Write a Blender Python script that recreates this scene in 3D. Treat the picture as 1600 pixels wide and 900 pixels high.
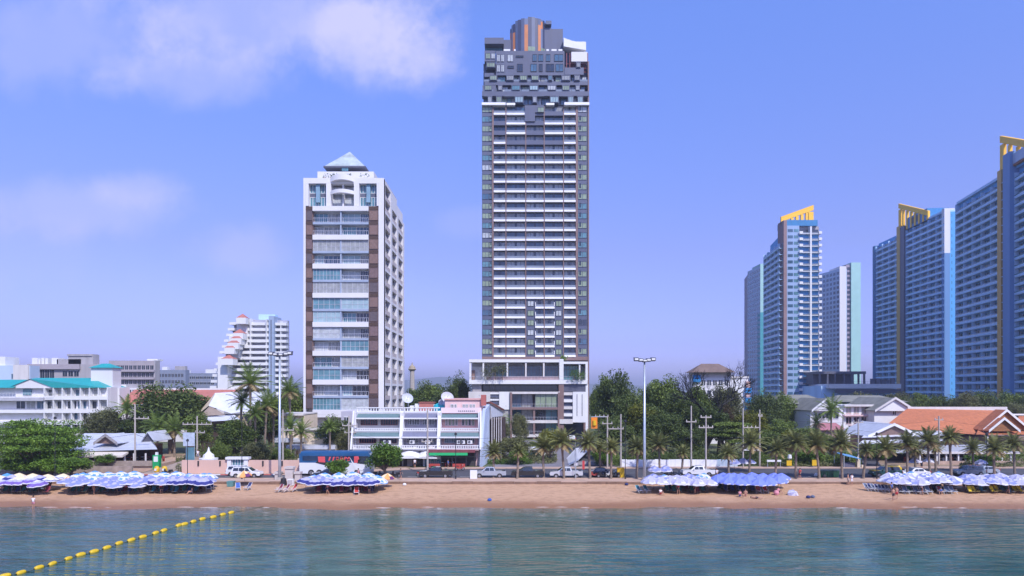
import bpy, math, random
from mathutils import Vector, Matrix, noise
for o in list(bpy.data.objects): bpy.data.objects.remove(o)
R = random.Random(11)
SC = bpy.context.scene
C = SC.collection
F = 1067.0; H = 15.0; HY = 610.0; G = 1.1       # focal length in photo pixels, camera height, horizon row, land level

# ---------------------------------------------------------------- camera, sky, sun, exposure
cam = bpy.data.cameras.new('camera'); camo = bpy.data.objects.new('camera', cam); C.objects.link(camo)
camo.location = (0, 0, H); camo.rotation_euler = (math.radians(90), 0, 0)
cam.sensor_width = 36; cam.lens = 36 * F / 1600; cam.shift_y = 0.1; cam.clip_start = .5; cam.clip_end = 60000
SC.camera = camo
SC.view_settings.view_transform = 'Standard'; SC.view_settings.look = 'None'
SC.view_settings.exposure = 0.17; SC.view_settings.gamma = 1
SUN_EL = math.radians(47); SUN_AZ = math.radians(152)     # azimuth clockwise from +Y (the view direction)
w = bpy.data.worlds.new('World'); SC.world = w; w.use_nodes = True
nt = w.node_tree; nt.nodes.clear()
def N(t, typ, **kw):
    n = t.nodes.new(typ)
    for k, v in kw.items(): setattr(n, k, v)
    return n
def L(t, a, b): t.links.new(a, b)
out = N(nt, 'ShaderNodeOutputWorld'); bg = N(nt, 'ShaderNodeBackground'); bg.inputs['Strength'].default_value = .112
sky = N(nt, 'ShaderNodeTexSky', sky_type='NISHITA', sun_disc=False)
sky.sun_elevation = SUN_EL; sky.sun_rotation = SUN_AZ; sky.air_density = 1.0; sky.dust_density = .6; sky.ozone_density = 3.0; sky.altitude = 0
SKYTINT = (1.02, .95, 1.62)
def vmath(t, op, a, b=None):
    n = N(t, 'ShaderNodeMath', operation=op)
    for i, q in enumerate((a, b)):
        if q is None: continue
        if isinstance(q, (int, float)): n.inputs[i].default_value = q
        else: L(t, q, n.inputs[i])
    return n.outputs[0]
tint = N(nt, 'ShaderNodeMix', data_type='RGBA', blend_type='MULTIPLY'); tint.inputs[0].default_value = 1
L(nt, sky.outputs[0], tint.inputs[6])
tc0 = N(nt, 'ShaderNodeTexCoord'); sp0 = N(nt, 'ShaderNodeSeparateXYZ'); L(nt, tc0.outputs['Generated'], sp0.inputs[0])
grad = N(nt, 'ShaderNodeValToRGB'); L(nt, sp0.outputs[2], grad.inputs[0])      # haze-softened tropical sky: paler low down, bluer above
SK = [(.0, (1.06, 1.04, 1.38)), (.065, (.86, .85, 1.1)), (.193, (1.06, .97, .93)), (.478, (1.3, 1.52, 1.45)), (.8, (1.3, 1.6, 1.4))]
for i, (p_, c_) in enumerate(SK):
    e_ = grad.color_ramp.elements[i] if i < 2 else grad.color_ramp.elements.new(p_)
    e_.position = p_; e_.color = (*[a * b / 2.4 for a, b in zip(c_, SKYTINT)], 1)
sc_ = N(nt, 'ShaderNodeVectorMath', operation='SCALE'); L(nt, grad.outputs[0], sc_.inputs[0]); sc_.inputs['Scale'].default_value = 2.4; L(nt, sc_.outputs[0], tint.inputs[7])
# clouds live in the sky's own directions: soft patches broken by noise
tc = N(nt, 'ShaderNodeTexCoord'); sep = N(nt, 'ShaderNodeSeparateXYZ'); L(nt, tc.outputs['Generated'], sep.inputs[0])
gx = vmath(nt, 'DIVIDE', sep.outputs[0], vmath(nt, 'MAXIMUM', sep.outputs[1], .05))
gz = vmath(nt, 'DIVIDE', sep.outputs[2], vmath(nt, 'MAXIMUM', sep.outputs[1], .05))
cmb = N(nt, 'ShaderNodeCombineXYZ'); L(nt, gx, cmb.inputs[0]); L(nt, gz, cmb.inputs[2])
nz = N(nt, 'ShaderNodeTexNoise'); nz.inputs['Scale'].default_value = 6; nz.inputs['Detail'].default_value = 8; nz.inputs['Roughness'].default_value = .62
L(nt, cmb.outputs[0], nz.inputs['Vector'])
nz2 = N(nt, 'ShaderNodeTexNoise'); nz2.inputs['Scale'].default_value = 1.6; nz2.inputs['Detail'].default_value = 4
L(nt, cmb.outputs[0], nz2.inputs['Vector'])
tot = None
# (centre px, centre py, half width, half height, strength)
for px, py, rw, rh, st in [(575, 55, 150, 85, .46), (430, 25, 300, 95, .42), (655, 85, 62, 60, .34), (620, 20, 90, 60, .2), (130, 60, 200, 110, .36), (290, 120, 190, 60, .36),
                           (120, 325, 170, 55, .4), (215, 295, 75, 36, .3), (370, 395, 90, 45, .34), (30, 400, 200, 60, .12), (725, 345, 60, 30, .14), (300, 470, 500, 60, .08)]:
    dx = vmath(nt, 'DIVIDE', vmath(nt, 'SUBTRACT', gx, (px - 800) / F), rw / F)
    dz = vmath(nt, 'DIVIDE', vmath(nt, 'SUBTRACT', gz, (HY - py) / F), rh / F)
    d = vmath(nt, 'SQRT', vmath(nt, 'ADD', vmath(nt, 'MULTIPLY', dx, dx), vmath(nt, 'MULTIPLY', dz, dz)))
    d = vmath(nt, 'ADD', d, vmath(nt, 'MULTIPLY', vmath(nt, 'SUBTRACT', nz.outputs[0], .5), 2.1))
    mr = N(nt, 'ShaderNodeMapRange', interpolation_type='SMOOTHSTEP'); L(nt, d, mr.inputs[0])
    mr.inputs[1].default_value = 1.15; mr.inputs[2].default_value = .25; mr.inputs[3].default_value = 0; mr.inputs[4].default_value = st
    tot = mr.outputs[0] if tot is None else vmath(nt, 'ADD', tot, mr.outputs[0])
tot = vmath(nt, 'MULTIPLY', tot, vmath(nt, 'ADD', .45, nz2.outputs[0]))
tot = vmath(nt, 'MINIMUM', tot, .85)
cm = N(nt, 'ShaderNodeMix', data_type='RGBA'); L(nt, tot, cm.inputs[0]); L(nt, tint.outputs[2], cm.inputs[6]); cm.inputs[7].default_value = (5.9, 5.8, 8.4, 1)
L(nt, cm.outputs[2], bg.inputs[0]); L(nt, bg.outputs[0], out.inputs[0])
sl = bpy.data.lights.new('sun', 'SUN'); sl.energy = 4.05; sl.angle = math.radians(.6); sl.color = (1, .95, .93)
so = bpy.data.objects.new('sun', sl); C.objects.link(so); so.location = (60, -40, 120)
sd = Vector((math.sin(SUN_AZ) * math.cos(SUN_EL), math.cos(SUN_AZ) * math.cos(SUN_EL), math.sin(SUN_EL)))
so.rotation_euler = sd.to_track_quat('Z', 'Y').to_euler()

# ---------------------------------------------------------------- helpers
def X(px, D): return (px - 800) * D / F
def Z(py, D): return H - (py - HY) * D / F
def beach(D): return max(-3.0, (D - 87.0) / 17.0 * .75) if D < 104 else .75
ORG = {}
def lin(c): return tuple((v / 12.92 if v <= .04045 else ((v + .055) / 1.055) ** 2.4) for v in c)
MATS = {}
def M(name, col, rough=.7, var=.12, scale=.6, metal=0., bump=0., spec=.5, streak=False, coat=0.):
    """procedural material: base colour broken by noise (and vertical weather streaks for walls)"""
    if name in MATS: return MATS[name]
    m = bpy.data.materials.new(name); m.use_nodes = True; t = m.node_tree
    b = t.nodes['Principled BSDF']; b.inputs['Roughness'].default_value = rough; b.inputs['Metallic'].default_value = metal
    b.inputs['Specular IOR Level'].default_value = spec; b.inputs['Coat Weight'].default_value = coat
    tc = N(t, 'ShaderNodeTexCoord'); mp = N(t, 'ShaderNodeMapping'); L(t, tc.outputs['Object'], mp.inputs[0])
    if streak: mp.inputs['Scale'].default_value = (1, 1, .12)
    n = N(t, 'ShaderNodeTexNoise'); n.inputs['Scale'].default_value = scale; n.inputs['Detail'].default_value = 5; n.inputs['Roughness'].default_value = .65
    L(t, mp.outputs[0], n.inputs['Vector'])
    mx = N(t, 'ShaderNodeMix', data_type='RGBA'); r = N(t, 'ShaderNodeMapRange'); L(t, n.outputs[0], r.inputs[0])
    r.inputs[1].default_value = .3; r.inputs[2].default_value = .7
    L(t, r.outputs[0], mx.inputs[0])
    mx.inputs[6].default_value = (*[c * (1 - var) for c in col], 1); mx.inputs[7].default_value = (*[min(1, c * (1 + var)) for c in col], 1)
    L(t, mx.outputs[2], b.inputs['Base Color'])
    if bump:
        bp = N(t, 'ShaderNodeBump'); bp.inputs['Strength'].default_value = bump; bp.inputs['Distance'].default_value = .05
        L(t, n.outputs[0], bp.inputs['Height']); L(t, bp.outputs[0], b.inputs['Normal'])
    MATS[name] = m; return m
def leafmat(name, dark, light, warm=None, tr=.25):
    if name in MATS: return MATS[name]
    m = bpy.data.materials.new(name); m.use_nodes = True; t = m.node_tree
    b = t.nodes['Principled BSDF']; b.inputs['Roughness'].default_value = .62; b.inputs['Specular IOR Level'].default_value = .3
    g = N(t, 'ShaderNodeNewGeometry'); tc = N(t, 'ShaderNodeTexCoord')
    n = N(t, 'ShaderNodeTexNoise'); n.inputs['Scale'].default_value = .55; n.inputs['Detail'].default_value = 3; L(t, tc.outputs['Object'], n.inputs['Vector'])
    oi = N(t, 'ShaderNodeObjectInfo'); f = vmath(t, 'ADD', vmath(t, 'ADD', vmath(t, 'MULTIPLY', g.outputs['Random Per Island'], .5), vmath(t, 'MULTIPLY', vmath(t, 'SUBTRACT', oi.outputs['Random'], .4), .3)), vmath(t, 'MULTIPLY', vmath(t, 'SUBTRACT', n.outputs[0], .28), 1.1))
    cr = N(t, 'ShaderNodeValToRGB'); L(t, f, cr.inputs[0])
    cr.color_ramp.elements[0].position = .1; cr.color_ramp.elements[0].color = (*dark, 1)
    cr.color_ramp.elements[1].position = .85; cr.color_ramp.elements[1].color = (*light, 1)
    if warm:
        e = cr.color_ramp.elements.new(.97); e.color = (*warm, 1)
    L(t, cr.outputs[0], b.inputs['Base Color'])
    tl = N(t, 'ShaderNodeBsdfTranslucent'); L(t, cr.outputs[0], tl.inputs[0]); ms = N(t, 'ShaderNodeMixShader'); ms.inputs[0].default_value = tr
    L(t, b.outputs[0], ms.inputs[1]); L(t, tl.outputs[0], ms.inputs[2]); L(t, ms.outputs[0], t.nodes['Material Output'].inputs[0])
    MATS[name] = m; return m
class MB:
    def __init__(s): s.v = []; s.f = []; s.m = []; s.mats = []
    def mi(s, m):
        if m not in s.mats: s.mats.append(m)
        return s.mats.index(m)
    def poly(s, pts, m):
        k = len(s.v); s.v += [tuple(p) for p in pts]; s.f.append(tuple(range(k, k + len(pts)))); s.m.append(s.mi(m))
    def hexa(s, p, m):      # eight corners: bottom four, top four
        k = len(s.v); s.v += [tuple(q) for q in p]; i = s.mi(m)
        for f in ((3, 2, 1, 0), (4, 5, 6, 7), (0, 1, 5, 4), (1, 2, 6, 5), (2, 3, 7, 6), (3, 0, 4, 7)):
            s.f.append(tuple(k + j for j in f)); s.m.append(i)
        return s
    def box(s, x0, x1, y0, y1, z0, z1, m):
        return s.hexa([(x0, y0, z0), (x1, y0, z0), (x1, y1, z0), (x0, y1, z0), (x0, y0, z1), (x1, y0, z1), (x1, y1, z1), (x0, y1, z1)], m)
    def ob(s, fr, a0, a1, b0, b1, z0, z1, m):   # box in a wall frame: a along, b outwards
        o, u, n = fr; q = lambda a, b, z: (o[0] + u[0] * a + n[0] * b, o[1] + u[1] * a + n[1] * b, z)
        return s.hexa([q(a0, b1, z0), q(a1, b1, z0), q(a1, b0, z0), q(a0, b0, z0), q(a0, b1, z1), q(a1, b1, z1), q(a1, b0, z1), q(a0, b0, z1)], m)
    def prism(s, pts, z0, z1, m, mt=None):      # footprint, counter clockwise
        n = len(pts); k = len(s.v); s.v += [(p[0], p[1], z0) for p in pts] + [(p[0], p[1], z1) for p in pts]; i = s.mi(m)
        for j in range(n): s.f.append((k + j, k + (j + 1) % n, k + n + (j + 1) % n, k + n + j)); s.m.append(i)
        s.f.append(tuple(k + n + j for j in range(n))); s.m.append(s.mi(mt) if mt else i)
        s.f.append(tuple(k + j for j in reversed(range(n)))); s.m.append(i)
        return s
    def side(s, pts, y0, y1, m):                # xz profile extruded along y
        n = len(pts); k = len(s.v); s.v += [(p[0], y0, p[1]) for p in pts] + [(p[0], y1, p[1]) for p in pts]; i = s.mi(m)
        for j in range(n): s.f.append((k + j, k + n + j, k + n + (j + 1) % n, k + (j + 1) % n)); s.m.append(i)
        s.f.append(tuple(k + j for j in range(n))); s.m.append(i); s.f.append(tuple(k + n + j for j in reversed(range(n)))); s.m.append(i)
        return s
    def tube(s, pts, rad, m, seg=6, cap=True):
        pts = [Vector(p) for p in pts]; k0 = len(s.v); i = s.mi(m)
        if not hasattr(rad, '__len__'): rad = [rad] * len(pts)
        for j, p in enumerate(pts):
            d = (pts[min(j + 1, len(pts) - 1)] - pts[max(j - 1, 0)]).normalized()
            a = d.orthogonal().normalized() if abs(d.z) < .999 else Vector((1, 0, 0)); b = d.cross(a).normalized()
            for q in range(seg):
                t = 2 * math.pi * q / seg; s.v.append(tuple(p + (a * math.cos(t) + b * math.sin(t)) * rad[j]))
        for j in range(len(pts) - 1):
            for q in range(seg):
                s.f.append((k0 + j * seg + q, k0 + j * seg + (q + 1) % seg, k0 + (j + 1) * seg + (q + 1) % seg, k0 + (j + 1) * seg + q)); s.m.append(i)
        if cap:
            s.f.append(tuple(k0 + q for q in reversed(range(seg)))); s.m.append(i)
            e = k0 + (len(pts) - 1) * seg; s.f.append(tuple(e + q for q in range(seg))); s.m.append(i)
        return s
    def lathe(s, prof, c, m, seg=12):
        return s.tube([(c[0], c[1], c[2] + z) for r, z in prof], [max(r, .001) for r, z in prof], m, seg)
    def add(s, o):
        k = len(s.v); s.v += o.v; mp = [s.mi(m) for m in o.mats]
        s.f += [tuple(k + j for j in f) for f in o.f]; s.m += [mp[i] for i in o.m]
    def build(s, name, parent=None, smooth=False):
        me = bpy.data.meshes.new(name); og = ORG.get(parent.name, Vector()) if parent else Vector()
        me.from_pydata([(v[0] - og[0], v[1] - og[1], v[2] - og[2]) for v in s.v] if parent else s.v, [], s.f)
        for m in s.mats: me.materials.append(m)
        me.polygons.foreach_set('material_index', s.m)
        if smooth: me.polygons.foreach_set('use_smooth', [True] * len(s.f))
        me.update(); o = bpy.data.objects.new(name, me); C.objects.link(o)
        if parent: o.parent = parent; ORG[o.name] = og
        return o
LABELS = set()
def tag(o, label, cat=None, group=None, kind=None):
    o['label'] = label
    if cat: o['category'] = cat
    if group: o['group'] = group
    if kind: o['kind'] = kind
    return o
def thing(name, label, cat, loc=(0, 0, 0), group=None, rz=0):
    o = bpy.data.objects.new(name, None); C.objects.link(o); o.location = loc; o.rotation_euler = (0, 0, rz); o.empty_display_size = .3
    ORG[o.name] = Vector(loc); tag(o, label, cat, group); return o
def solo(mb, name, label, cat, group=None):
    """a thing that is one mesh, its origin at its base"""
    vs = mb.v; c = Vector(((min(v[0] for v in vs) + max(v[0] for v in vs)) / 2, (min(v[1] for v in vs) + max(v[1] for v in vs)) / 2, min(v[2] for v in vs)))
    mb.v = [(v[0] - c[0], v[1] - c[1], v[2] - c[2]) for v in vs]
    o = mb.build(name); o.location = c; tag(o, label, cat, group); return o
def structure(mb, name):
    o = mb.build(name); o['kind'] = 'structure'; return o
KIDS = {}
def copy_tree(o, parent=None):
    c = o.copy(); C.objects.link(c)
    if parent: c.parent = parent
    for ch in o.children: copy_tree(ch, c)
    return c
class Rep:
    """a repeated part: the 100 that show largest become parts, the rest one stuff part"""
    def __init__(s, name, root, lim=100): s.n = name; s.r = root; s.lim = lim; s.it = []
    def new(s, w=1.): mb = MB(); s.it.append((w, mb)); return mb
    def done(s):
        it = sorted(s.it, key=lambda q: -q[0])
        for w, mb in it[:s.lim]: mb.build(s.n, s.r)
        if len(it) > s.lim:
            r = MB()
            for w, mb in it[s.lim:]: r.add(mb)
            o = r.build(s.n + 's', s.r); o['kind'] = 'stuff'
def frame(a, b):
    d = math.hypot(b[0] - a[0], b[1] - a[1]); u = ((b[0] - a[0]) / d, (b[1] - a[1]) / d)
    return (a, u, (u[1], -u[0])), d
ORD = ['first', 'second', 'third', 'fourth', 'fifth', 'sixth', 'seventh', 'eighth', 'ninth', 'tenth', 'eleventh', 'twelfth', 'thirteenth', 'fourteenth', 'fifteenth', 'sixteenth', 'seventeenth', 'eighteenth', 'nineteenth', 'twentieth', 'twenty-first', 'twenty-second', 'twenty-third', 'twenty-fourth']

# ---------------------------------------------------------------- materials
white = M('white_render', (.66, .65, .66), .75, .06, .25, streak=True)
white2 = M('white_paint', (.7, .7, .7), .6, .05, .5)
offw = M('off_white_wall', (.6, .57, .55), .8, .12, .4, streak=True)
grey = M('grey_concrete', (.36, .34, .35), .85, .15, .4, streak=True)
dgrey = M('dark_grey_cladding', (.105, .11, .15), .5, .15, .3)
tgrey = M('tower_cladding', (.088, .1, .155), .5, .12, .2, streak=True)
brown = M('brown_panel', (.2, .125, .105), .6, .18, .4)
tbrown = M('brown_column', (.2, .13, .12), .6, .12, .4)
orange = M('orange_panel', (.55, .2, .07), .5, .1, .4)
fin = M('orange_paint', (.95, .52, .03), .6, .06, .4)
finp = M('ochre_column', (.62, .38, .12), .7, .1, .3, streak=True)
pink = M('pink_render', (.72, .5, .48), .8, .08, .5, streak=True)
pinkwall = M('pink_wall', (.6, .4, .32), .85, .1, .3, streak=True)
cream = M('cream_wall', (.62, .52, .38), .8, .1, .4, streak=True)
teal = M('teal_roof', (.02, .32, .32), .5, .1, .5)
redroof = M('terracotta_roof', (.47, .135, .06), .75, .16, .5, bump=.3)
palered = M('faded_red_roof', (.42, .15, .12), .8, .14, .5)
tin = M('corrugated_white_roof', (.55, .57, .62), .45, .12, .7, metal=.1)
greyroof = M('mossy_grey_roof', (.2, .2, .17), .9, .25, .5)
brownroof = M('brown_shingle_roof', (.17, .12, .1), .9, .2, .6)
bluepaint = M('blue_wall', (.09, .36, .68), .7, .08, .2, streak=True)
lblue = M('pale_blue_parapet', (.46, .66, .86), .7, .1, .2, streak=True)
pgreen = M('pale_green_wall', (.33, .55, .52), .7, .06, .2)
tgreen = M('teal_wall', (.06, .3, .35), .7, .08, .2)
wood = M('dark_wood', (.07, .04, .03), .7, .25, 2)
black = M('black_paint', (.02, .02, .025), .5, .2, 2)
steel = M('galvanised_steel', (.45, .5, .55), .4, .1, 2, metal=.5)
conc = M('pole_concrete', (.4, .36, .32), .85, .15, 2)
rail = M('railing_paint', (.5, .5, .55), .5, .1, 2)
gl = {
 'dark': M('dark_glass', (.02, .03, .045), .07, .4, .35, spec=.9),
 'blue': M('blue_glass', (.05, .11, .17), .07, .4, .35, spec=.9),
 'teal': M('teal_glass', (.1, .22, .26), .1, .35, .4, spec=.8),
 'green': M('green_glass', (.24, .3, .2), .15, .25, .4, spec=.7),
 'curtain': M('curtained_glass', (.3, .31, .3), .18, .3, 1.1, spec=.7),
 'pale': M('pale_aqua_glass', (.3, .42, .45), .2, .2, .6, spec=.6),
 'drape': M('draped_glass', (.42, .45, .46), .3, .25, 1.5, spec=.6),
}
awng = M('grey_green_awning', (.11, .18, .19), .7, .12, 2)
awnb = M('slate_awning', (.16, .17, .24), .7, .12, 2)
asphalt = M('asphalt', (.07, .07, .08), .9, .2, .5, bump=.3)
pave = M('pale_pavement', (.46, .32, .24), .9, .15, .6, bump=.2)
grassm = M('scrub_grass', (.08, .1, .035), .95, .4, .3, bump=.5)
dirt = M('dry_soil', (.28, .2, .13), .95, .3, .4, bump=.4)
tyre = M('tyre_rubber', (.015, .015, .015), .8, .2, 3)
rim = M('alloy_rim', (.45, .45, .47), .3, .1, 3, metal=.8)
lampg = M('lamp_lens', (.7, .7, .65), .15, .1, 3)
redl = M('tail_lens', (.4, .02, .02), .2, .1, 3)
# ---------------------------------------------------------------- ground, beach, road, sea
def sheet(name, rows, m):
    mb = MB(); k = 0
    for i in range(len(rows) - 1):
        a, b = rows[i], rows[i + 1]
        for j in range(len(a) - 1): mb.poly([a[j], a[j + 1], b[j + 1], b[j]], m)
    return structure(mb, name)
# land sheet: flat, edge at the promenade wall
xs = [-9000, -1500, -400, -150, -100, -60, -30, 0, 30, 60, 100, 150, 400, 1500, 9000]
sheet('ground', [[(x, d, G - .01) for x in xs] for d in (104.3, 130, 200, 400, 1500, 5000, 12000)], grassm)
# beach
def sandmat():
    m = bpy.data.materials.new('sand'); m.use_nodes = True; t = m.node_tree; b = t.nodes['Principled BSDF']
    g = N(t, 'ShaderNodeNewGeometry'); s = N(t, 'ShaderNodeSeparateXYZ'); L(t, g.outputs['Position'], s.inputs[0])
    n = N(t, 'ShaderNodeTexNoise'); n.inputs['Scale'].default_value = .12; n.inputs['Detail'].default_value = 6
    mp = N(t, 'ShaderNodeMapping'); mp.inputs['Scale'].default_value = (1, 3, 1); L(t, g.outputs['Position'], mp.inputs[0]); L(t, mp.outputs[0], n.inputs['Vector'])
    n2 = N(t, 'ShaderNodeTexNoise'); n2.inputs['Scale'].default_value = 2.2; n2.inputs['Detail'].default_value = 6; n2.inputs['Roughness'].default_value = .75; L(t, g.outputs['Position'], n2.inputs['Vector'])
    n3 = N(t, 'ShaderNodeTexNoise'); n3.inputs['Scale'].default_value = .9; n3.inputs['Detail'].default_value = 3; L(t, mp.outputs[0], n3.inputs['Vector'])
    # wetness falls with height above the water line
    wet = N(t, 'ShaderNodeMapRange', interpolation_type='SMOOTHSTEP')
    L(t, vmath(t, 'ADD', s.outputs[2], vmath(t, 'MULTIPLY', vmath(t, 'SUBTRACT', n.outputs[0], .5), .16)), wet.inputs[0])
    wet.inputs[1].default_value = .04; wet.inputs[2].default_value = .30; wet.inputs[3].default_value = 1; wet.inputs[4].default_value = 0
    dry = N(t, 'ShaderNodeMix', data_type='RGBA'); L(t, n2.outputs[0], dry.inputs[0]); dry.inputs[6].default_value = (.44, .25, .14, 1); dry.inputs[7].default_value = (.72, .45, .27, 1)
    d2 = N(t, 'ShaderNodeMix', data_type='RGBA', blend_type='MULTIPLY'); r = N(t, 'ShaderNodeMapRange'); L(t, n3.outputs[0], r.inputs[0]); r.inputs[1].default_value = .5; r.inputs[2].default_value = .72
    L(t, r.outputs[0], d2.inputs[0]); L(t, dry.outputs[2], d2.inputs[6]); d2.inputs[7].default_value = (.66, .62, .56, 1)
    mx = N(t, 'ShaderNodeMix', data_type='RGBA'); L(t, wet.outputs[0], mx.inputs[0]); L(t, d2.outputs[2], mx.inputs[6]); mx.inputs[7].default_value = (.34, .165, .075, 1)
    L(t, mx.outputs[2], b.inputs['Base Color'])
    rr = N(t, 'ShaderNodeMapRange'); L(t, wet.outputs[0], rr.inputs[0]); rr.inputs[3].default_value = .95; rr.inputs[4].default_value = .45; L(t, rr.outputs[0], b.inputs['Roughness'])
    bp = N(t, 'ShaderNodeBump'); bp.inputs['Distance'].default_value = .3; bp.inputs['Strength'].default_value = .9; L(t, n2.outputs[0], bp.inputs['Height']); L(t, bp.outputs[0], b.inputs['Normal'])
    return m
sand = sandmat()
rows = []
for i in range(61):
    d = 60 + i * (103.9 - 60) / 60
    rows.append([(x, d, (beach(d) + .05 * noise.noise((x * .3, d * .5, 0)) * (1 if d > 88 else .3) + (.10 * noise.noise((x * .07, 3, 0)) + .05 * noise.noise((x * .3, 7, 0)) if d > 84 else 0))) for x in [-9000, -500] + [-110 + 1.5 * j for j in range(148)] + [500, 9000]])
o = sheet('beach', rows, sand)
for p in o.data.polygons: p.use_smooth = True
# sea
def seamat():
    m = bpy.data.materials.new('sea_water'); m.use_nodes = True; t = m.node_tree; b = t.nodes['Principled BSDF']
    g = N(t, 'ShaderNodeNewGeometry'); s = N(t, 'ShaderNodeSeparateXYZ'); L(t, g.outputs['Position'], s.inputs[0])
    def nz(sx, sy, rot, det, rough=.6, dist=0.):
        mp = N(t, 'ShaderNodeMapping'); mp.inputs['Scale'].default_value = (sx, sy, 1); mp.inputs['Rotation'].default_value = (0, 0, rot); L(t, g.outputs['Position'], mp.inputs[0])
        n = N(t, 'ShaderNodeTexNoise'); n.inputs['Scale'].default_value = 1; n.inputs['Detail'].default_value = det; n.inputs['Roughness'].default_value = rough; n.inputs['Distortion'].default_value = dist
        L(t, mp.outputs[0], n.inputs['Vector']); return n.outputs[0]
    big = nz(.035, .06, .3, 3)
    # cloudy green water, sandier in the shallows
    sh = N(t, 'ShaderNodeMapRange', interpolation_type='SMOOTHSTEP'); L(t, vmath(t, 'ADD', s.outputs[1], vmath(t, 'MULTIPLY', vmath(t, 'SUBTRACT', big, .5), 8)), sh.inputs[0])
    sh.inputs[1].default_value = 79; sh.inputs[2].default_value = 88.5
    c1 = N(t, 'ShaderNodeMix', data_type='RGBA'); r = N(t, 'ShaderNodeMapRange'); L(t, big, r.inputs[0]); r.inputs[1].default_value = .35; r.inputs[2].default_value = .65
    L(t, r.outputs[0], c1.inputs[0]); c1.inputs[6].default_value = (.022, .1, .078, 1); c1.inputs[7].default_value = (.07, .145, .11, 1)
    ripple_tone = nz(.10, .42, .15, 5, .7, 1.2); cs_ = N(t, 'ShaderNodeMix', data_type='RGBA', blend_type='MULTIPLY'); r_ = N(t, 'ShaderNodeMapRange'); L(t, ripple_tone, r_.inputs[0]); r_.inputs[1].default_value = .42; r_.inputs[2].default_value = .6; L(t, r_.outputs[0], cs_.inputs[0]); L(t, c1.outputs[2], cs_.inputs[6]); cs_.inputs[7].default_value = (.5, .6, .62, 1); c1 = cs_  # darker streaks painted into the water colour in place of ripple reflections
    c2 = N(t, 'ShaderNodeMix', data_type='RGBA'); L(t, sh.outputs[0], c2.inputs[0]); L(t, c1.outputs[2], c2.inputs[6]); c2.inputs[7].default_value = (.22, .17, .11, 1)
    L(t, c2.outputs[2], b.inputs['Base Color']); b.inputs['Roughness'].default_value = .04; b.inputs['IOR'].default_value = 1.333
    w1 = nz(.13, .62, -.12, 2, .5, .9); w2 = nz(.8, 3.0, .18, 3, .6, .3); w3 = nz(.05, .16, .25, 2)
    rdg = lambda n_: vmath(t, 'SUBTRACT', 1.0, vmath(t, 'ABSOLUTE', vmath(t, 'SUBTRACT', vmath(t, 'MULTIPLY', n_, 4.0), 2.0)))
    w4 = nz(.30, 1.15, .30, 2, .5, .6)
    hgt = vmath(t, 'ADD', vmath(t, 'ADD', vmath(t, 'MULTIPLY', rdg(w1), .42), vmath(t, 'MULTIPLY', rdg(w4), .22)), vmath(t, 'ADD', vmath(t, 'MULTIPLY', w2, .25), vmath(t, 'MULTIPLY', w3, 1.5)))
    pt = N(t, 'ShaderNodeMapRange'); L(t, nz(.03, .05, .5, 2), pt.inputs[0]); pt.inputs[1].default_value = .35; pt.inputs[2].default_value = .65; pt.inputs[3].default_value = .25; pt.inputs[4].default_value = 1
    bp = N(t, 'ShaderNodeBump'); bp.inputs['Distance'].default_value = .2; L(t, vmath(t, 'MULTIPLY', pt.outputs[0], vmath(t, 'SUBTRACT', 1.0, vmath(t, 'MULTIPLY', sh.outputs[0], .7))), bp.inputs['Strength']); L(t, hgt, bp.inputs['Height']); L(t, bp.outputs[0], b.inputs['Normal'])
    return m
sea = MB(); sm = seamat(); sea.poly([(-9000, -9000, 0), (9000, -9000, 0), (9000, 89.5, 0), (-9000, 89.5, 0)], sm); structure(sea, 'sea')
# thin foam line at the water's edge: little broken ridges of foam
foam = M('sea_foam', (.75, .72, .7), .6, .1, 3)
mb = MB(); x = X(20, 87)
while x < 70:
    w_ = R.uniform(.6, 2.2); y = 87.25 + .25 * math.sin(x * .4) + R.uniform(-.08, .08)
    if R.random() < (.5 if x < X(160, 87) else .16): mb.tube([(x, y, .03), (x + w_ * .5, y + .06, .04), (x + w_, y, .03)], [.01, .03, .01], foam, 5)
    x += w_
mb2 = structure(mb, 'surf_foam')
# promenade, retaining wall, road, kerbs
RD = [(-300, 111.8), (X(200, 112), 111.8), (X(440, 112), 112.2), (X(560, 115), 116), (X(640, 120), 120), (X(760, 121), 121), (X(1200, 121), 121.5), (300, 122.5)]
def strip(name, near, far, z, m):
    mb = MB(); xs = [a[0] for a in far]
    for i in range(len(far) - 1):
        mb.poly([(far[i][0], near if not isinstance(near, list) else near[i], z), (far[i + 1][0], near if not isinstance(near, list) else near[i + 1], z), (far[i + 1][0], far[i + 1][1], z), (far[i][0], far[i][1], z)], m)
    return structure(mb, name)
strip('road', 107.6, RD, G, asphalt)
lane = M('road_marking', (.6, .6, .58), .8, .15, 2)
mb = MB()
for k in range(-60, 60):
    mb.box(k * 4.2, k * 4.2 + 2.0, 109.9, 110.03, G + .002, G + .006, lane)
structure(mb, 'lane_marking')
mb = MB(); mb.box(-300, 300, 104.25, 107.45, G - .3, G + .06, pave); structure(mb, 'promenade')
mb = MB(); k = 0
for k in range(-80, 80): mb.box(k * 3.6, k * 3.6 + 3.57, 107.45, 107.6, G - .2, G + .13, pave)
structure(mb, 'near_kerb')
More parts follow.
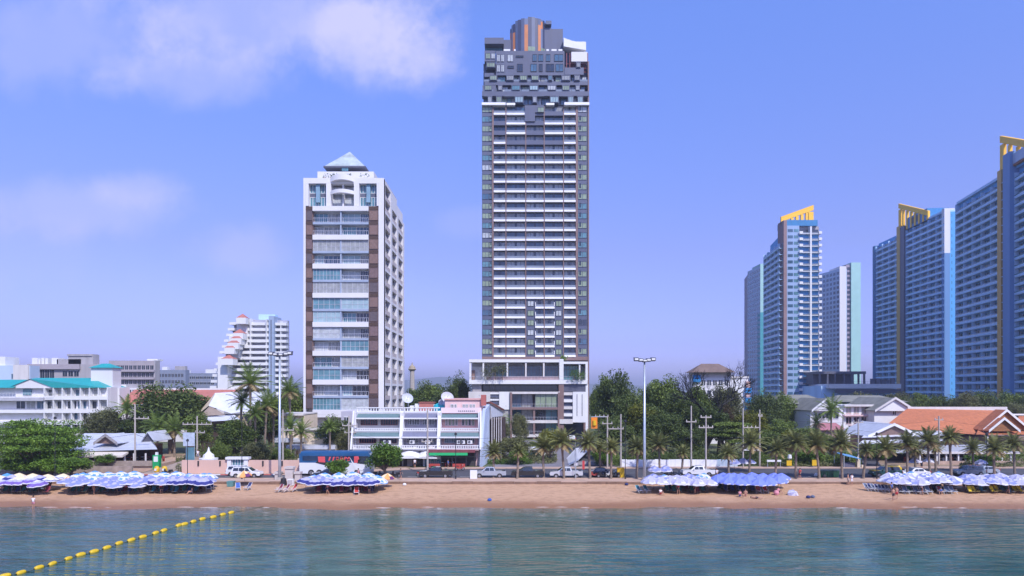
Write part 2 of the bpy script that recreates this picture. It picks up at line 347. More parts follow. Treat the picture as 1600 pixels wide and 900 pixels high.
# far pavement with red and white kerb
redk = M('red_kerb_paint', (.5, .1, .08), .8, .15, 2)
mb = MB(); kb = MB()
for i in range(len(RD) - 1):
    a, b = RD[i], RD[i + 1]; fr, d = frame(a, b)
    mb.ob(fr, 0, d, -2.2, -.16, G - .2, G + .12, pave)
    n = max(1, int(d / 1.6)); 
    for j in range(n): kb.ob(fr, d * j / n, d * (j + 1) / n - .01, -.155, 0, G - .2, G + .14, (white2, redk)[j % 2] if a[0] < -38 else pave)
structure(mb, 'far_pavement'); structure(kb, 'far_kerb')
# beach wall with dark joint and small bollards shadow gaps
wallm = M('beach_wall_stone', (.2, .12, .08), .9, .25, .8, bump=.4)
mb = MB(); x = -110
while x < 120:
    w_ = R.uniform(2.4, 4.5); top = G - .02 + R.uniform(-.08, .05); mb.box(x, x + w_ - .05, 103.75 + R.uniform(0, .08), 104.24, .2, top, wallm); x += w_
solo(mb, 'retaining_wall', 'low weathered stone wall between the sand and the promenade', 'wall')
# driveway up to the tower and side street on the right
dr = M('driveway_concrete', (.19, .18, .2), .9, .12, .5)
mb = MB(); mb.poly([(X(905, 121), 121.2, G + .008), (X(965, 121), 121.2, G + .008), (X(925, 192), 192, G + .008), (X(882, 192), 192, G + .008)], asphalt); structure(mb, 'driveway')
mb = MB(); mb.poly([(X(1325, 122), 121.8, G + .008), (X(1378, 122), 121.8, G + .008), (X(1352, 190), 190, G + .008), (X(1335, 190), 190, G + .008)], asphalt); structure(mb, 'side_street')
mb = MB(); mb.poly([(X(770, 121), 121.3, G + .004), (X(900, 121), 121.3, G + .004), (X(880, 190), 190, G + .004), (X(790, 190), 190, G + .004)], dr); structure(mb, 'forecourt')
mb = MB(); mb.poly([(-75, 114, G + .004), (X(640, 122), 122.3, G + .004), (X(640, 150), 150, G + .004), (-90, 150, G + .004)], dirt); structure(mb, 'garden_soil')
mb = MB(); mb.poly([(X(1190, 122), 123.6, G + .004), (200, 124.6, G + .004), (200, 140, G + .004), (X(1190, 140), 140, G + .004)], dirt); structure(mb, 'roadside_soil')
# far hills
hillm = M('wooded_hill', (.06, .09, .05), .95, .3, .01)
mb = MB(); prev = None
for i in range(141):
    x = -7000 + i * 100; t = x / 1000
    h = 15 + 55 * (noise.noise((t * .8, 1, 0)) + .5) + 25 * noise.noise((t * 3, 5, 0)) + 75 * math.exp(-((x + 560) / 420) ** 2) + 60 * math.exp(-((x + 1600) / 600) ** 2)
    h = max(8, h * .95)
    row = [(x, 5000, G), (x, 5200, h * .6), (x, 5500, h), (x, 6000, h * .6), (x, 6500, G - 5)]
    if prev:
        for j in range(4): mb.poly([prev[j], row[j], row[j + 1], prev[j + 1]], hillm)
    prev = row
structure(mb, 'hills')
# ================================================================ white condominium
def fr_front(px0, px1, D): return frame((X(px0, D), D), (X(px1, D), D))
def window(mb, fr, a0, a1, z0, z1, gm, fm, nm=2, b=0., t=.07, sill=None, tr=None):
    """glass pane with frame and mullions standing proud of it"""
    mb.ob(fr, a0, a1, b - .08, b, z0, z1, gm)
    w_ = a1 - a0
    mb.ob(fr, a0, a1, b + .002, b + t, z0, z0 + t, fm); mb.ob(fr, a0, a1, b + .002, b + t, z1 - t, z1, fm)
    for i in range(nm + 1):
        c = a0 + w_ * i / nm; c = min(max(c, a0 + t / 2), a1 - t / 2)
        mb.ob(fr, c - t / 2, c + t / 2, b + .003, b + t - .002, z0 + t, z1 - t, fm)
    if tr: mb.ob(fr, a0, a1, b + .004, b + t - .004, z0 + (z1 - z0) * tr, z0 + (z1 - z0) * tr + t, fm)
def railing(mb, fr, a0, a1, b, z0, h, m, step=.35):
    mb.ob(fr, a0, a1, b, b + .06, z0 + h - .06, z0 + h, m); mb.ob(fr, a0, a1, b, b + .05, z0 + .08, z0 + .13, m)
    n = max(2, int((a1 - a0) / step))
    for i in range(n + 1):
        c = a0 + (a1 - a0 - .04) * i / n; mb.ob(fr, c, c + .04, b + .01, b + .045, z0, z0 + h - .06, m)
def condo():
    D = 150.; px0, px1 = 474, 600; x0, x1 = X(px0, D), X(px1, D); D2 = 178.5
    T = thing('condominium', 'white sixteen-storey apartment block with brown edge strips and small pyramid roof', 'building', ((x0 + x1) / 2, D, G))
    (fr, Wd) = frame((x0, D), (x1, D)); A = lambda px: X(px, D) - x0; z = lambda py: Z(py, D)
    core = MB(); core.box(x0 + .4, x1 - 2.0, D + 1.9, D2 - .5, G, z(325), white)
    core.box(x0 + .4, x1 - 2.0, D + 2.6, D2 - .5, z(325), z(281), white); core.build('core', T)
    fa = MB(); zt = z(278)
    # outer frame of the front
    fa.ob(fr, 0, A(477.5), -D2 + D, 0, G, zt, white)
    fa.ob(fr, A(591.5), A(600) - .001, -1.2, 0, G, zt, white)
    fa.ob(fr, A(477.5), A(591.5), -3, 0, z(286.5), zt, white)                     # top beam
    fa.ob(fr, A(477.6), A(482), -2.5, -.01, z(321.5), z(286.5), white); fa.ob(fr, A(509.5), A(517), -2.5, -.01, z(321.5), z(286.5), white)
    fa.ob(fr, A(553), A(561), -2.5, -.01, z(321.5), z(286.5), white); fa.ob(fr, A(588.5), A(591.4), -2.5, -.01, z(321.5), z(286.5), white)
    fa.build('wall', T)
    # penthouse windows
    rw = Rep('penthouse_window', T)
    for a0, a1 in ((482, 509.5), (561, 588.5)):
        for (t0, t1, g) in ((286.6, 300, 'teal'), (306, 321.4, 'teal')):
            window(rw.new(), fr, A(a0), A(a1), z(t1), z(t0), gl[g], white2, 6, -1.2, .09)
        m = rw.new(); m.ob(fr, A(a0), A(a1), -1.3, -1.1, z(306), z(300), dgrey)
        m = MB(); m.ob(fr, A((a0 + a1) / 2 - 3), A((a0 + a1) / 2 + 3), -1.1, -.5, z(315), z(286.6), M('blue_grey_shaft', (.2, .33, .42), .6)); m.build('shaft', T)
    for t0, t1 in ((289, 300), (307, 321)): window(rw.new(), fr, A(517), A(553), z(t1), z(t0), gl['drape'], rail, 4, -1.9, .09)
    rw.done()
    # bowed balconies at the top
    for (tp, bt) in ((276.5, 284.5), (298.5, 304)):
        mb = MB(); c = A(535); ww = A(553) - A(517); n = 10
        for i in range(n):
            t0, t1 = -1 + 2 * i / n, -1 + 2 * (i + 1) / n
            f0, f1 = 1 - t0 * t0, 1 - t1 * t1
            xa, xb = x0 + c + t0 * ww / 2, x0 + c + t1 * ww / 2
            ya, yb = D - .15 - 1.0 * f0, D - .15 - 1.0 * f1
            ar = .28 if tp < 290 else .15
            mb.hexa([(xa, ya, z(bt) + ar * f0), (xb, yb, z(bt) + ar * f1), (xb, D - .02, z(bt) + ar * f1), (xa, D - .02, z(bt) + ar * f0),
                     (xa, ya, z(tp) + ar * f0 * 1.2), (xb, yb, z(tp) + ar * f1 * 1.2), (xb, D - .02, z(tp) + ar * f1 * 1.2), (xa, D - .02, z(tp) + ar * f0 * 1.2)], white)
        mb.build('bowed_parapet', T)
    bd = MB(); bd.ob(fr, A(534), A(536), -2.5, -.6, z(321), z(286), white); bd.build('divider', T)
    bands = [326, 371, 416, 461.5, 507, 552, 597, 644]
    rb = Rep('band_parapet', T); rs = Rep('mid_slab', T); rg = Rep('glazed_bay', T); rr = Rep('railing', T); rp = Rep('brown_window', T); rd = Rep('bay_divider', T)
    for i, y in enumerate(bands):
        rb.new().ob(fr, A(489), A(576), -1.9, .35, z(y + 3.9), z(y - 3.5), white)
        if i == len(bands) - 1: rb.new().ob(fr, A(482), A(576.5), -1.9, .34, z(y + 8), z(y + 3.95), white); break
        ym = y + 22.7; yb = bands[i + 1]
        rs.new().ob(fr, A(489), A(576), -1.9, .15, z(ym + 2.0), z(ym - 1.2), M('mid_slab_paint', (.3, .36, .46), .7, .1, .3))
        for (f0, f1) in ((y + 3.9, ym - 1.2), (ym + 2.0, yb - 3.5)):
            for (a0, a1) in ((489, 531.5), (533.5, 576)):
                g = R.choice(['curtain', 'drape', 'pale', 'drape', 'teal', 'pale', 'curtain'])
                mb = rg.new(); q = R.random()
                if q < .45:      # loggia closed with glass near the front
                    window(mb, fr, A(a0), A(a1), z(f1), z(f0), gl[g], rail, R.choice([5, 6, 8]), -.1, .06, tr=.42)
                else:            # open loggia: doors at the back, one side closed
                    cut = R.choice([.35, .5, .65]); ac = A(a0) + (A(a1) - A(a0)) * cut
                    window(mb, fr, A(a0), ac, z(f1), z(f0) - .25, gl[g], white2, 3, -1.3, .07); window(mb, fr, ac, A(a1), z(f1), z(f0) - .25, gl[R.choice(['dark', 'blue', 'curtain', 'drape'])], white2, 4, -1.5, .07)
                    mb.ob(fr, A(a0), A(a1), -1.6, -1.45, z(f0) - .25, z(f0), offw)
                    railing(rr.new(), fr, A(a0), A(a1), .02, z(f1), 1.0, rail, .45)
        rd.new().ob(fr, A(531.5), A(533.5), -1.9, .05, z(yb - 3.5), z(y + 3.9), M('mid_slab_paint', (0, 0, 0)))
        for k in range(2):
            yy = y + k * 22.7
            for (a0, a1) in ((477.6, 488.9), (576.1, 591.4)):
                mb = rp.new(); c = R.choice([brown, M('tan_blind', (.2, .125, .1), .5, .25, 2), M('rose_brown_blind', (.17, .11, .105), .5, .25, 2), M('dusky_blind', (.11, .085, .09), .5, .25, 2)])
                mb.ob(fr, A(a0), A(a1), -1.5, -.16, z(yy + 22.7 - 4), z(yy - 4), brown)
                mb.ob(fr, A(a0), A(a1), -.15, -.05, z(yy + 1.5), z(yy - 3.0), wood)
                window(mb, fr, A(a0) + .12, A(a1) - .12, z(yy + 18), z(yy + 2), c, M('bronze_frame', (.16, .1, .08), .5), 1, -.06, .07)
    for r_ in (rb, rs, rg, rr, rp, rd): r_.done()
    # right side: white grid with deep loggias
    (fs, Ls) = frame((x1, D), (x1, D2)); rs_ = Rep('side_loggia', T); g = MB()
    cols = [(1.6, 8.2), (10.4, 17.0), (19.2, 26.2)]; nz_ = 17; hz = (z(280) - z(648)) / 16.2
    edges = [0] + [q for c in cols for q in c] + [Ls]
    for i in range(0, len(edges), 2): g.ob(fs, edges[i] + (.001 if i == 0 else 0), edges[i + 1], -2.0 if i else -1.15, -.001, G, z(279) - (0 if i < 4 else 3.2), white)
    zb = z(648)
    for ci, (c0, c1) in enumerate(cols):
        g.ob(fs, c0, c1, -2, -.3, G, zb, white)
        top = 16 if ci < 1 else 15
        for k in range(top):
            zz = zb + k * hz; 
            if k % 2 == 0: g.ob(fs, c0, c1, -2, -.05, zz, zz + .55, white)
            mb = rs_.new(1.); s = zz + (.55 if k % 2 == 0 else .12)
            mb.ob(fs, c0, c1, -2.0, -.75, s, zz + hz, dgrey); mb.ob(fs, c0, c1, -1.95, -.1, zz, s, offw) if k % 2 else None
            window(mb, fs, c0 + .3, c1 - .3, s + .2, zz + hz - .3, gl['dark'], grey, 3, -.66, .07)
            mb.ob(fs, c0, c1, -.22, -.08, s, s + .85, M('beige_parapet', (.5, .44, .42), .8, .12, .8))
        zz = zb + top * hz; g.ob(fs, c0, c1, -2, -.01, zz, z(279) - (0 if ci < 2 else 3.2), white)
    g.ob(fs, 17.3, Ls - .3, -6, -.4, z(279) - 3.3, z(279) - .6, white)
    g.build('side_wall', T); rs_.done()
    # roof: terrace, stepped block, pyramid
    rf = MB(); rf.box(X(477.7, D), x1 - .05, D + 3.0, D2 - 11.2, z(281), z(277.5) - .02, grey)
    rf.box(X(496, 154), X(584, 154), D + 4, D + 16, z(277.5), Z(268, 154), white); rf.box(X(509, 156), X(572, 156), D + 6, D + 22, z(268.5), z(259.5), white)
    rf.box(X(534, 155.5), X(544, 155.5), 155.5, 155.7, Z(267, 155.5), Z(260.8, 155.5), gl['teal']); rf.build('roof_block', T)
    xa, xb, ya, yb = X(507, 155.5), X(570, 155.5), D + 5.5, D + 15; za = Z(259.5, 155.5); ap = (X(546.5, 160), D + 10, Z(237, 160))
    pm = M('weathered_pyramid_roof', (.36, .42, .42), .8, .3, .5, bump=.3)
    py = MB(); py.box(xa - .2, xb + .2, ya - .2, yb + .2, za - .35, za, dgrey)
    for p, q in (((xa, ya), (xb, ya)), ((xb, ya), (xb, yb)), ((xb, yb), (xa, yb)), ((xa, yb), (xa, ya))): py.poly([(*p, za + .01), (*q, za + .01), ap], pm)
    py.build('pyramid_roof', T)
    pot = Rep('roof_planter', T)
    for i in range(16):
        a = A(R.choice([481, 487, 505, 509, 514, 519, 524, 529, 534, 540, 545, 563, 568, 573, 580, 590])) + R.uniform(-.2, .2)
        mb = pot.new(); mb.lathe([(.25, 0), (.35, .35)], (x0 + a, D + 1.2, zt), R.choice([white2, redroof]), 8)
        for k in range(12): 
            c = Vector((x0 + a, D + 1.2, zt + .6)) + Vector((R.uniform(-.4, .4), R.uniform(-.4, .4), R.uniform(-.2, .7))); d = [Vector((R.uniform(-.25, .25), R.uniform(-.25, .25), R.uniform(-.25, .25))) for _ in range(3)]
            mb.poly([c + d[0], c + d[1], c + d[2]], leafmat('shrub_leaf', (.02, .05, .012), (.07, .13, .03)))
    pot.done()
condo()
# ================================================================ tall dark tower
def tower():
    D = 212.; x0 = X(753, D); x1 = X(920.5, D)
    T = thing('residential_tower', 'very tall slate grey residential tower with white balcony edges and curved crown', 'building', ((x0 + x1) / 2, D, G))
    fr, W_ = frame((x0, D), (x1, D)); A = lambda px: X(px, D) - x0; z = lambda py: Z(py, D)
    sp = 15.13; slabs = [557 - sp * k for k in range(27)]
    core = MB(); core.box(x0 + .4, x1 - .4, D + 2.2, D + 26, G, z(164), tgrey); core.build('core', T)
    cl = MB()
    for a0, a1 in ((753, 770), (901, 918.4)): cl.ob(fr, A(a0), A(a1), -2.3, -.25, z(560), z(167), tgrey)
    cl.ob(fr, A(918.5), A(920.5), -24, .1, G, z(58 + 38), tbrown); cl.ob(fr, A(753), A(920.5), -2.3, 0, z(563), z(557.2), tbrown)
    cl.build('cladding', T)
    cols = Rep('fin', T)
    for px, w_ in ((770.2, 2.6), (790.5, 1.4), (821.5, 1.4), (850.3, 1.4), (880.5, 1.4), (901.3, 3.4)): cols.new().ob(fr, A(px - w_ / 2), A(px + w_ / 2), -2.2, -.02, z(557.2), z(166 if px > 800 else 168), tbrown)
    cols.done()
    bays = [(771.4, 789.7), (791.3, 820.7), (822.3, 849.5), (851.1, 879.7), (881.3, 899.4)]
    rb = Rep('balcony', T); rw = Rep('bay_window', T); rs = Rep('corner_window', T)
    railm = M('balcony_glass', (.2, .23, .27), .12, .15, .3, spec=.8)
    slab = M('balcony_slab', (.78, .77, .77), .7, .05, .3)
    G_ = ['blue', 'curtain', 'drape', 'curtain', 'blue', 'drape', 'curtain']
    for k in range(26):
        y = slabs[k]; wt = 100 - k; z0, z1 = z(y), z(y - sp)
        for j, (a0, a1) in enumerate(bays):
            low = k < 6 and j in (2, 3)
            if low:
                a0, a1 = (836.3, 849.6) if j == 2 else (851.0, 866.5)
            plain = (k, j) in ((25, 2), (24, 2), (23, 2), (22, 1), (22, 2), (22, 3), (24, 0), (23, 0)) or k == 25 and j == 3
            w = rw.new(wt)
            n = 4 if a1 - a0 > 22 else 3
            window(w, fr, A(a0), A(a1), z0 + .12, z1 - .3, gl[R.choice(G_)], M('dark_frame', (.08, .08, .1), .5), n * 1, -1.15, .08, tr=None)
            c = A(a0) + (A(a1) - A(a0)) * .5; w.ob(fr, c - .35, c + .35, -1.06, -.98, z0 + .12, z1 - .45, gl['dark'])
            w.ob(fr, A(a0), A(a1), -2.2, -1.07, z1 - .3, z1 - .14, tgrey)
            b = rb.new(wt)
            if plain:
                b.ob(fr, A(a0), A(a1), -2.1, -.3, z0 - .2, z0 + .1, tgrey); b.ob(fr, A(a0), A(a1), -.3, -.1, z0 - .3, z0 + 1.0, tgrey)
            else:
                b.ob(fr, A(a0), A(a1), -2.1, -.05, z0 - .12, z0 + .12, slab); b.ob(fr, A(a0), A(a1), -.06, .18, z0 - .16, z0 + .44, slab)
                b.ob(fr, A(a0) + .05, A(a1) - .05, -.02, .03, z0 + .44, z0 + 1.15, railm)
                if low: b.ob(fr, A(a0 if j == 2 else a1 - .9), A(a0 + .9 if j == 2 else a1), -.05, .2, z0 + .6, z0 + 1.8, slab)
        for a0, a1, m in ((753, 769, 1), (903, 918.3, 0)):
            w = rs.new(wt); g = gl[R.choices(['green', 'teal', 'blue', 'drape', 'dark'], [9, 2.5, 1.5, 1.2, .7])[0]]
            a0 += .4; mid = A(a0 + 10.5) if m else A(a0 + 4.5)
            zl, zh = z0 + .75, z1 - .5
            window(w, fr, A(a0), mid if m else A(a1) - .25, zl, zh, g, tgrey, 2, -.2, .09)
            if m: window(w, fr, mid, A(a1 - .2), zl, zh, g, M('window_frame_black', (.03, .03, .04), .5), 1, -.18, .12); w.ob(fr, mid + .45, A(a1 - .2) - .3, -.17, -.1, zl + .9, zl + 1.5, gl['dark'])
            else: w.ob(fr, A(a0) + .4, A(a0) + .9, -.15, -.05, zl + .6, zl + 1.9, gl['dark'])
        if k < 6:
            for a0, a1 in ((822.4, 836.2), (866.6, 879.6)):
                w = rs.new(wt); w.ob(fr, A(a0), A(a1), -2.2, -.3, z0 - .2, z1 - .2, tgrey); window(w, fr, A(a0 + 2), A(a1 - 2), z0 + .6, z1 - .7, gl[R.choice(['green', 'green', 'drape'])], M('window_frame_black', (0, 0, 0)), 2, -.2, .08)
    for px in (822.2, 879.8): cl2 = MB()
    rb.done(); rw.done(); rs.done()
    # slab at row 164, projecting full width
    for a_ in ((753, 790, .9, 165.6, 161.8), (791.5, 805, .5, 165, 161.8), (853, 866, .5, 165, 161.8), (881.5, 920.5, .9, 165.6, 161.5)): mb = MB(); mb.ob(fr, A(a_[0]), A(a_[1]), -2, a_[2], z(a_[3]), z(a_[4]), slab); mb.build('long_balcony', T)
    # upper storeys: stepping boxes of slate cladding with window rows
    up = MB()
    def blk(p0, p1, yt, yb, b0, b1, m=tgrey): up.ob(fr, A(p0), A(p1), b0, b1, z(yb), z(yt), m)
    blk(755, 919, 97, 164, -25, -2.2)
    blk(753.3, 920, 143.5, 150.5, -2.2, .35); blk(754, 775, 134, 143.4, -2.2, .3)
    blk(820, 836, 165, 190, -2.0, .3); blk(836, 850, 165, 176, -2.0, .31)
    blk(757, 919, 127.5, 133, -2.2, .1)
    blk(757, 772, 114, 120, -2.2, 0); blk(757, 774, 78, 95, -6, -.4)
    blk(775, 882, 79.5, 117.5, -5, 0); blk(882, 912, 106, 117, -2.2, .2)
    blk(757, 787, 58, 67.5, -6, -.3); blk(787, 799, 57, 80, -6, -2)
    blk(755, 919, 95, 97, -22, -2.0); blk(800, 882, 60, 79.5, -24, -6)
    up.build('upper_cladding', T)
    uw = Rep('upper_window', T); dk = M('window_frame_black', (0, 0, 0))
    def uwin(p0, p1, y0, y1, g, b, n=2): window(uw.new(), fr, A(p0), A(p1), z(y1), z(y0), gl[g], dk if g in ('dark', 'blue') else tgrey, n, b, .09)
    for row, (y0, y1, b) in enumerate([(151, 161.5, -1.3), (134, 142, -.8), (118, 126, -.9)]):
        p = 757 + 2 * row
        while p < 912:
            w_ = R.choice([6, 9, 12, 16, 10]); g = R.choice(['teal', 'drape', 'dark', 'blue', 'curtain', 'blue', 'green']); e = min(p + w_, 918); uwin(p, e, y0, y1, g, b, max(2, int(w_ / 4))); p = e + R.choice([.6, .8, 3])
    for p in (776.5, 783, 793): 
        uwin(p, p + (5 if p < 790 else 9), 85, 96.5, 'drape', .09); 
        if p < 790: uwin(p, p + 5, 101, 112.5, 'drape', .09)
    uwin(806, 818, 87, 90, 'dark', .09); uwin(793, 803, 103, 107, 'dark', .09)
    for p0, p1, g in ((832, 839, 'blue'), (841, 849, 'blue'), (853, 860, 'blue'), (866, 880, 'blue')): uwin(p0, p1, 85, 96, g, .09)
    for p0, p1, g in ((808, 817, 'dark'), (829, 839, 'blue'), (842, 848, 'dark'), (853, 866, 'dark'), (868, 880, 'blue')): uwin(p0, p1, 100, 112, g, .09)
    uwin(759, 766, 82, 91, 'green', -.3); uwin(767.5, 773.5, 82, 91, 'drape', -.3); uwin(758, 785, 68.5, 77, 'teal', -2.5, 8); uwin(758, 773, 98, 107, 'dark', -1.5, 3)
    uwin(840, 850, 168, 176, 'green', .4)
    for y0, y1, ph_ in ((98, 106, 3), (118, 126.2, 8), (133.5, 141.8, 0), (151, 161, 5)):
        p = 757 + ph_
        while p < 908:
            w_ = R.choice([7, 9, 12, 14]); g = R.choice(['drape', 'teal', 'pale', 'green', 'drape', 'curtain'])
            if y0 > 110 or p > 884 or p < 768: up2 = MB(); up2.ob(fr, A(p), A(p + w_), -2.2, .45, z(y1 + 1), z(y0), tgrey); up2.build('bay_box', T); uwin(p + .8, p + w_ - .8, y0 + 1, y1, g, .54, 3)
            p += w_ + R.choice([6, 9, 14, 20])
    rs2 = Rep('balustrade', T)
    for y_, b_ in ((143.5, .34), (127.5, .1), (150.8, .34)):
        p = 756
        while p < 905: w_ = R.choice([14, 20, 26]); rs2.new().ob(fr, A(p), A(min(p + w_, 918)), b_ - .1, b_, z(y_ + .2), z(y_ - 3), railm); p += w_ + R.choice([1, 10, 18])
    rs2.done(); uw.done()
    # right shoulder: white roof boxes and maroon frames
    sh = MB(); sh.ob(fr, A(893), A(918), -10, -.4, z(95), z(80), white); sh.ob(fr, A(882), A(893), -12, -4, z(97), z(66), tgrey)
    for i in range(5):
        f = i / 5; sh.hexa([(x0 + A(881 + 7 * i), D + .5, z(71 + 1.2 * i)), (x0 + A(888 + 7 * i), D + .5, z(72.2 + 1.2 * i)), (x0 + A(888 + 7 * i), D + 14, z(72.2 + 1.2 * i)), (x0 + A(881 + 7 * i), D + 14, z(71 + 1.2 * i)),
                            (x0 + A(881 + 7 * i), D + .5, z(57.5 + 6 * min(1, f * 2))), (x0 + A(888 + 7 * i), D + .5, z(58 + 6 * min(1, f * 2 + .4))), (x0 + A(888 + 7 * i), D + 14, z(57 + 6 * min(1, f * 2 + .4))), (x0 + A(881 + 7 * i), D + 14, z(56.5 + 6 * min(1, f * 2)))], white2)
    sh.build('white_roof_volume', T)
    mr = M('maroon_frame', (.22, .05, .06), .6); mb = MB()
    for p in (885, 890, 918): mb.ob(fr, A(p), A(p + 1), -1.5, -.3, z(117), z(82), mr)
    for y in (97, 104, 110): mb.ob(fr, A(886), A(918), -1.2, -.9, z(y + .8), z(y), mr)
    mb.ob(fr, A(893), A(917), -4, -2, z(106), z(95.2), M('rust_screen', (.16, .05, .06), .8, .3, 2)); mb.build('maroon_frame', T)
    # curved crown of vertical panels
    cx = x0 + A(825); n = 16; Rr = (A(853) - A(797)) / 2; ph = Rep('crown_panel', T)
    cb = M('crown_blue_grey', (.085, .11, .19), .45, .1, .3); cb3 = M('crown_pale_slate', (.15, .18, .27), .4, .1, .3); cb2 = M('crown_slate', (.05, .06, .11), .45, .1, .3)
    tops = [q + 2 for q in [37, 37, 32.5, 32, 28, 27, 25.5, 26, 23.5, 23.5, 24.5, 24.5, 25, 25.5, 27, 27]]
    for i in range(n):
        a0 = math.pi * (1 - i / n); a1 = math.pi * (1 - (i + 1) / n); r = Rr * (1 + .02 * (i % 2))
        p = [(cx + r * math.cos(a0), D + 3 - 2.9 * math.sin(a0)), (cx + r * math.cos(a1), D + 3 - 2.9 * math.sin(a1)), (cx + .8 * r * math.cos(a1), D + 8), (cx + .8 * r * math.cos(a0), D + 8)]
        m = [cb2, cb, cb3, cb2, cb][i % 5]; mb = ph.new(); yt, yb = tops[i] + .5, 79.4
        segs = {1: (46, 79.4), 3: (48, 79.4), 7: (38, 79.4), 11: (37, 79.4), 12: (30.6, 42), 14: (53, 79.4)}
        if i in segs:
            s0, s1 = segs[i]
            mb.prism(p, z(s1), z(s0), orange)
            if s1 < 79: mb.prism(p, z(79.4), z(s1) - .01, m)
            if s0 > yt + .5: mb.prism(p, z(s0) + .01, z(yt), m)
        else: mb.prism(p, z(yb), z(yt), m)
        if i in (8, 9, 12, 13): 
            q = [((a[0] - cx) * 1.02 + cx, a[1] - .12) for a in p[:2]] + p[2:]; mb.prism(q, z(79.2), z(72.5), gl['green'])
    ph.done()
    mb = MB(); mb.box(x0 + A(800), x0 + A(851), D + 8.01, D + 18, z(79), z(34), tgrey); mb.box(x0 + A(851), x0 + A(862), D + 2, D + 12, z(79), z(38), tgrey); mb.box(x0 + A(853), x0 + A(862), D + 1, D + 11, z(35), z(29.5), cb)
    mb.box(x0 + A(862), x0 + A(880.5), D + 2.5, D + 14, z(79), z(38.5), tgrey); mb.build('plant_room', T)
    par = MB(); 
    for p0, p1 in ((787, 797), (803, 820), (854, 858), (862, 870), (873, 879)): par.ob(fr, A(p0), A(p1), -1.2, -.9, z(79.5), z(74.5), white2)
    par.build('terrace_screen', T)
tower()
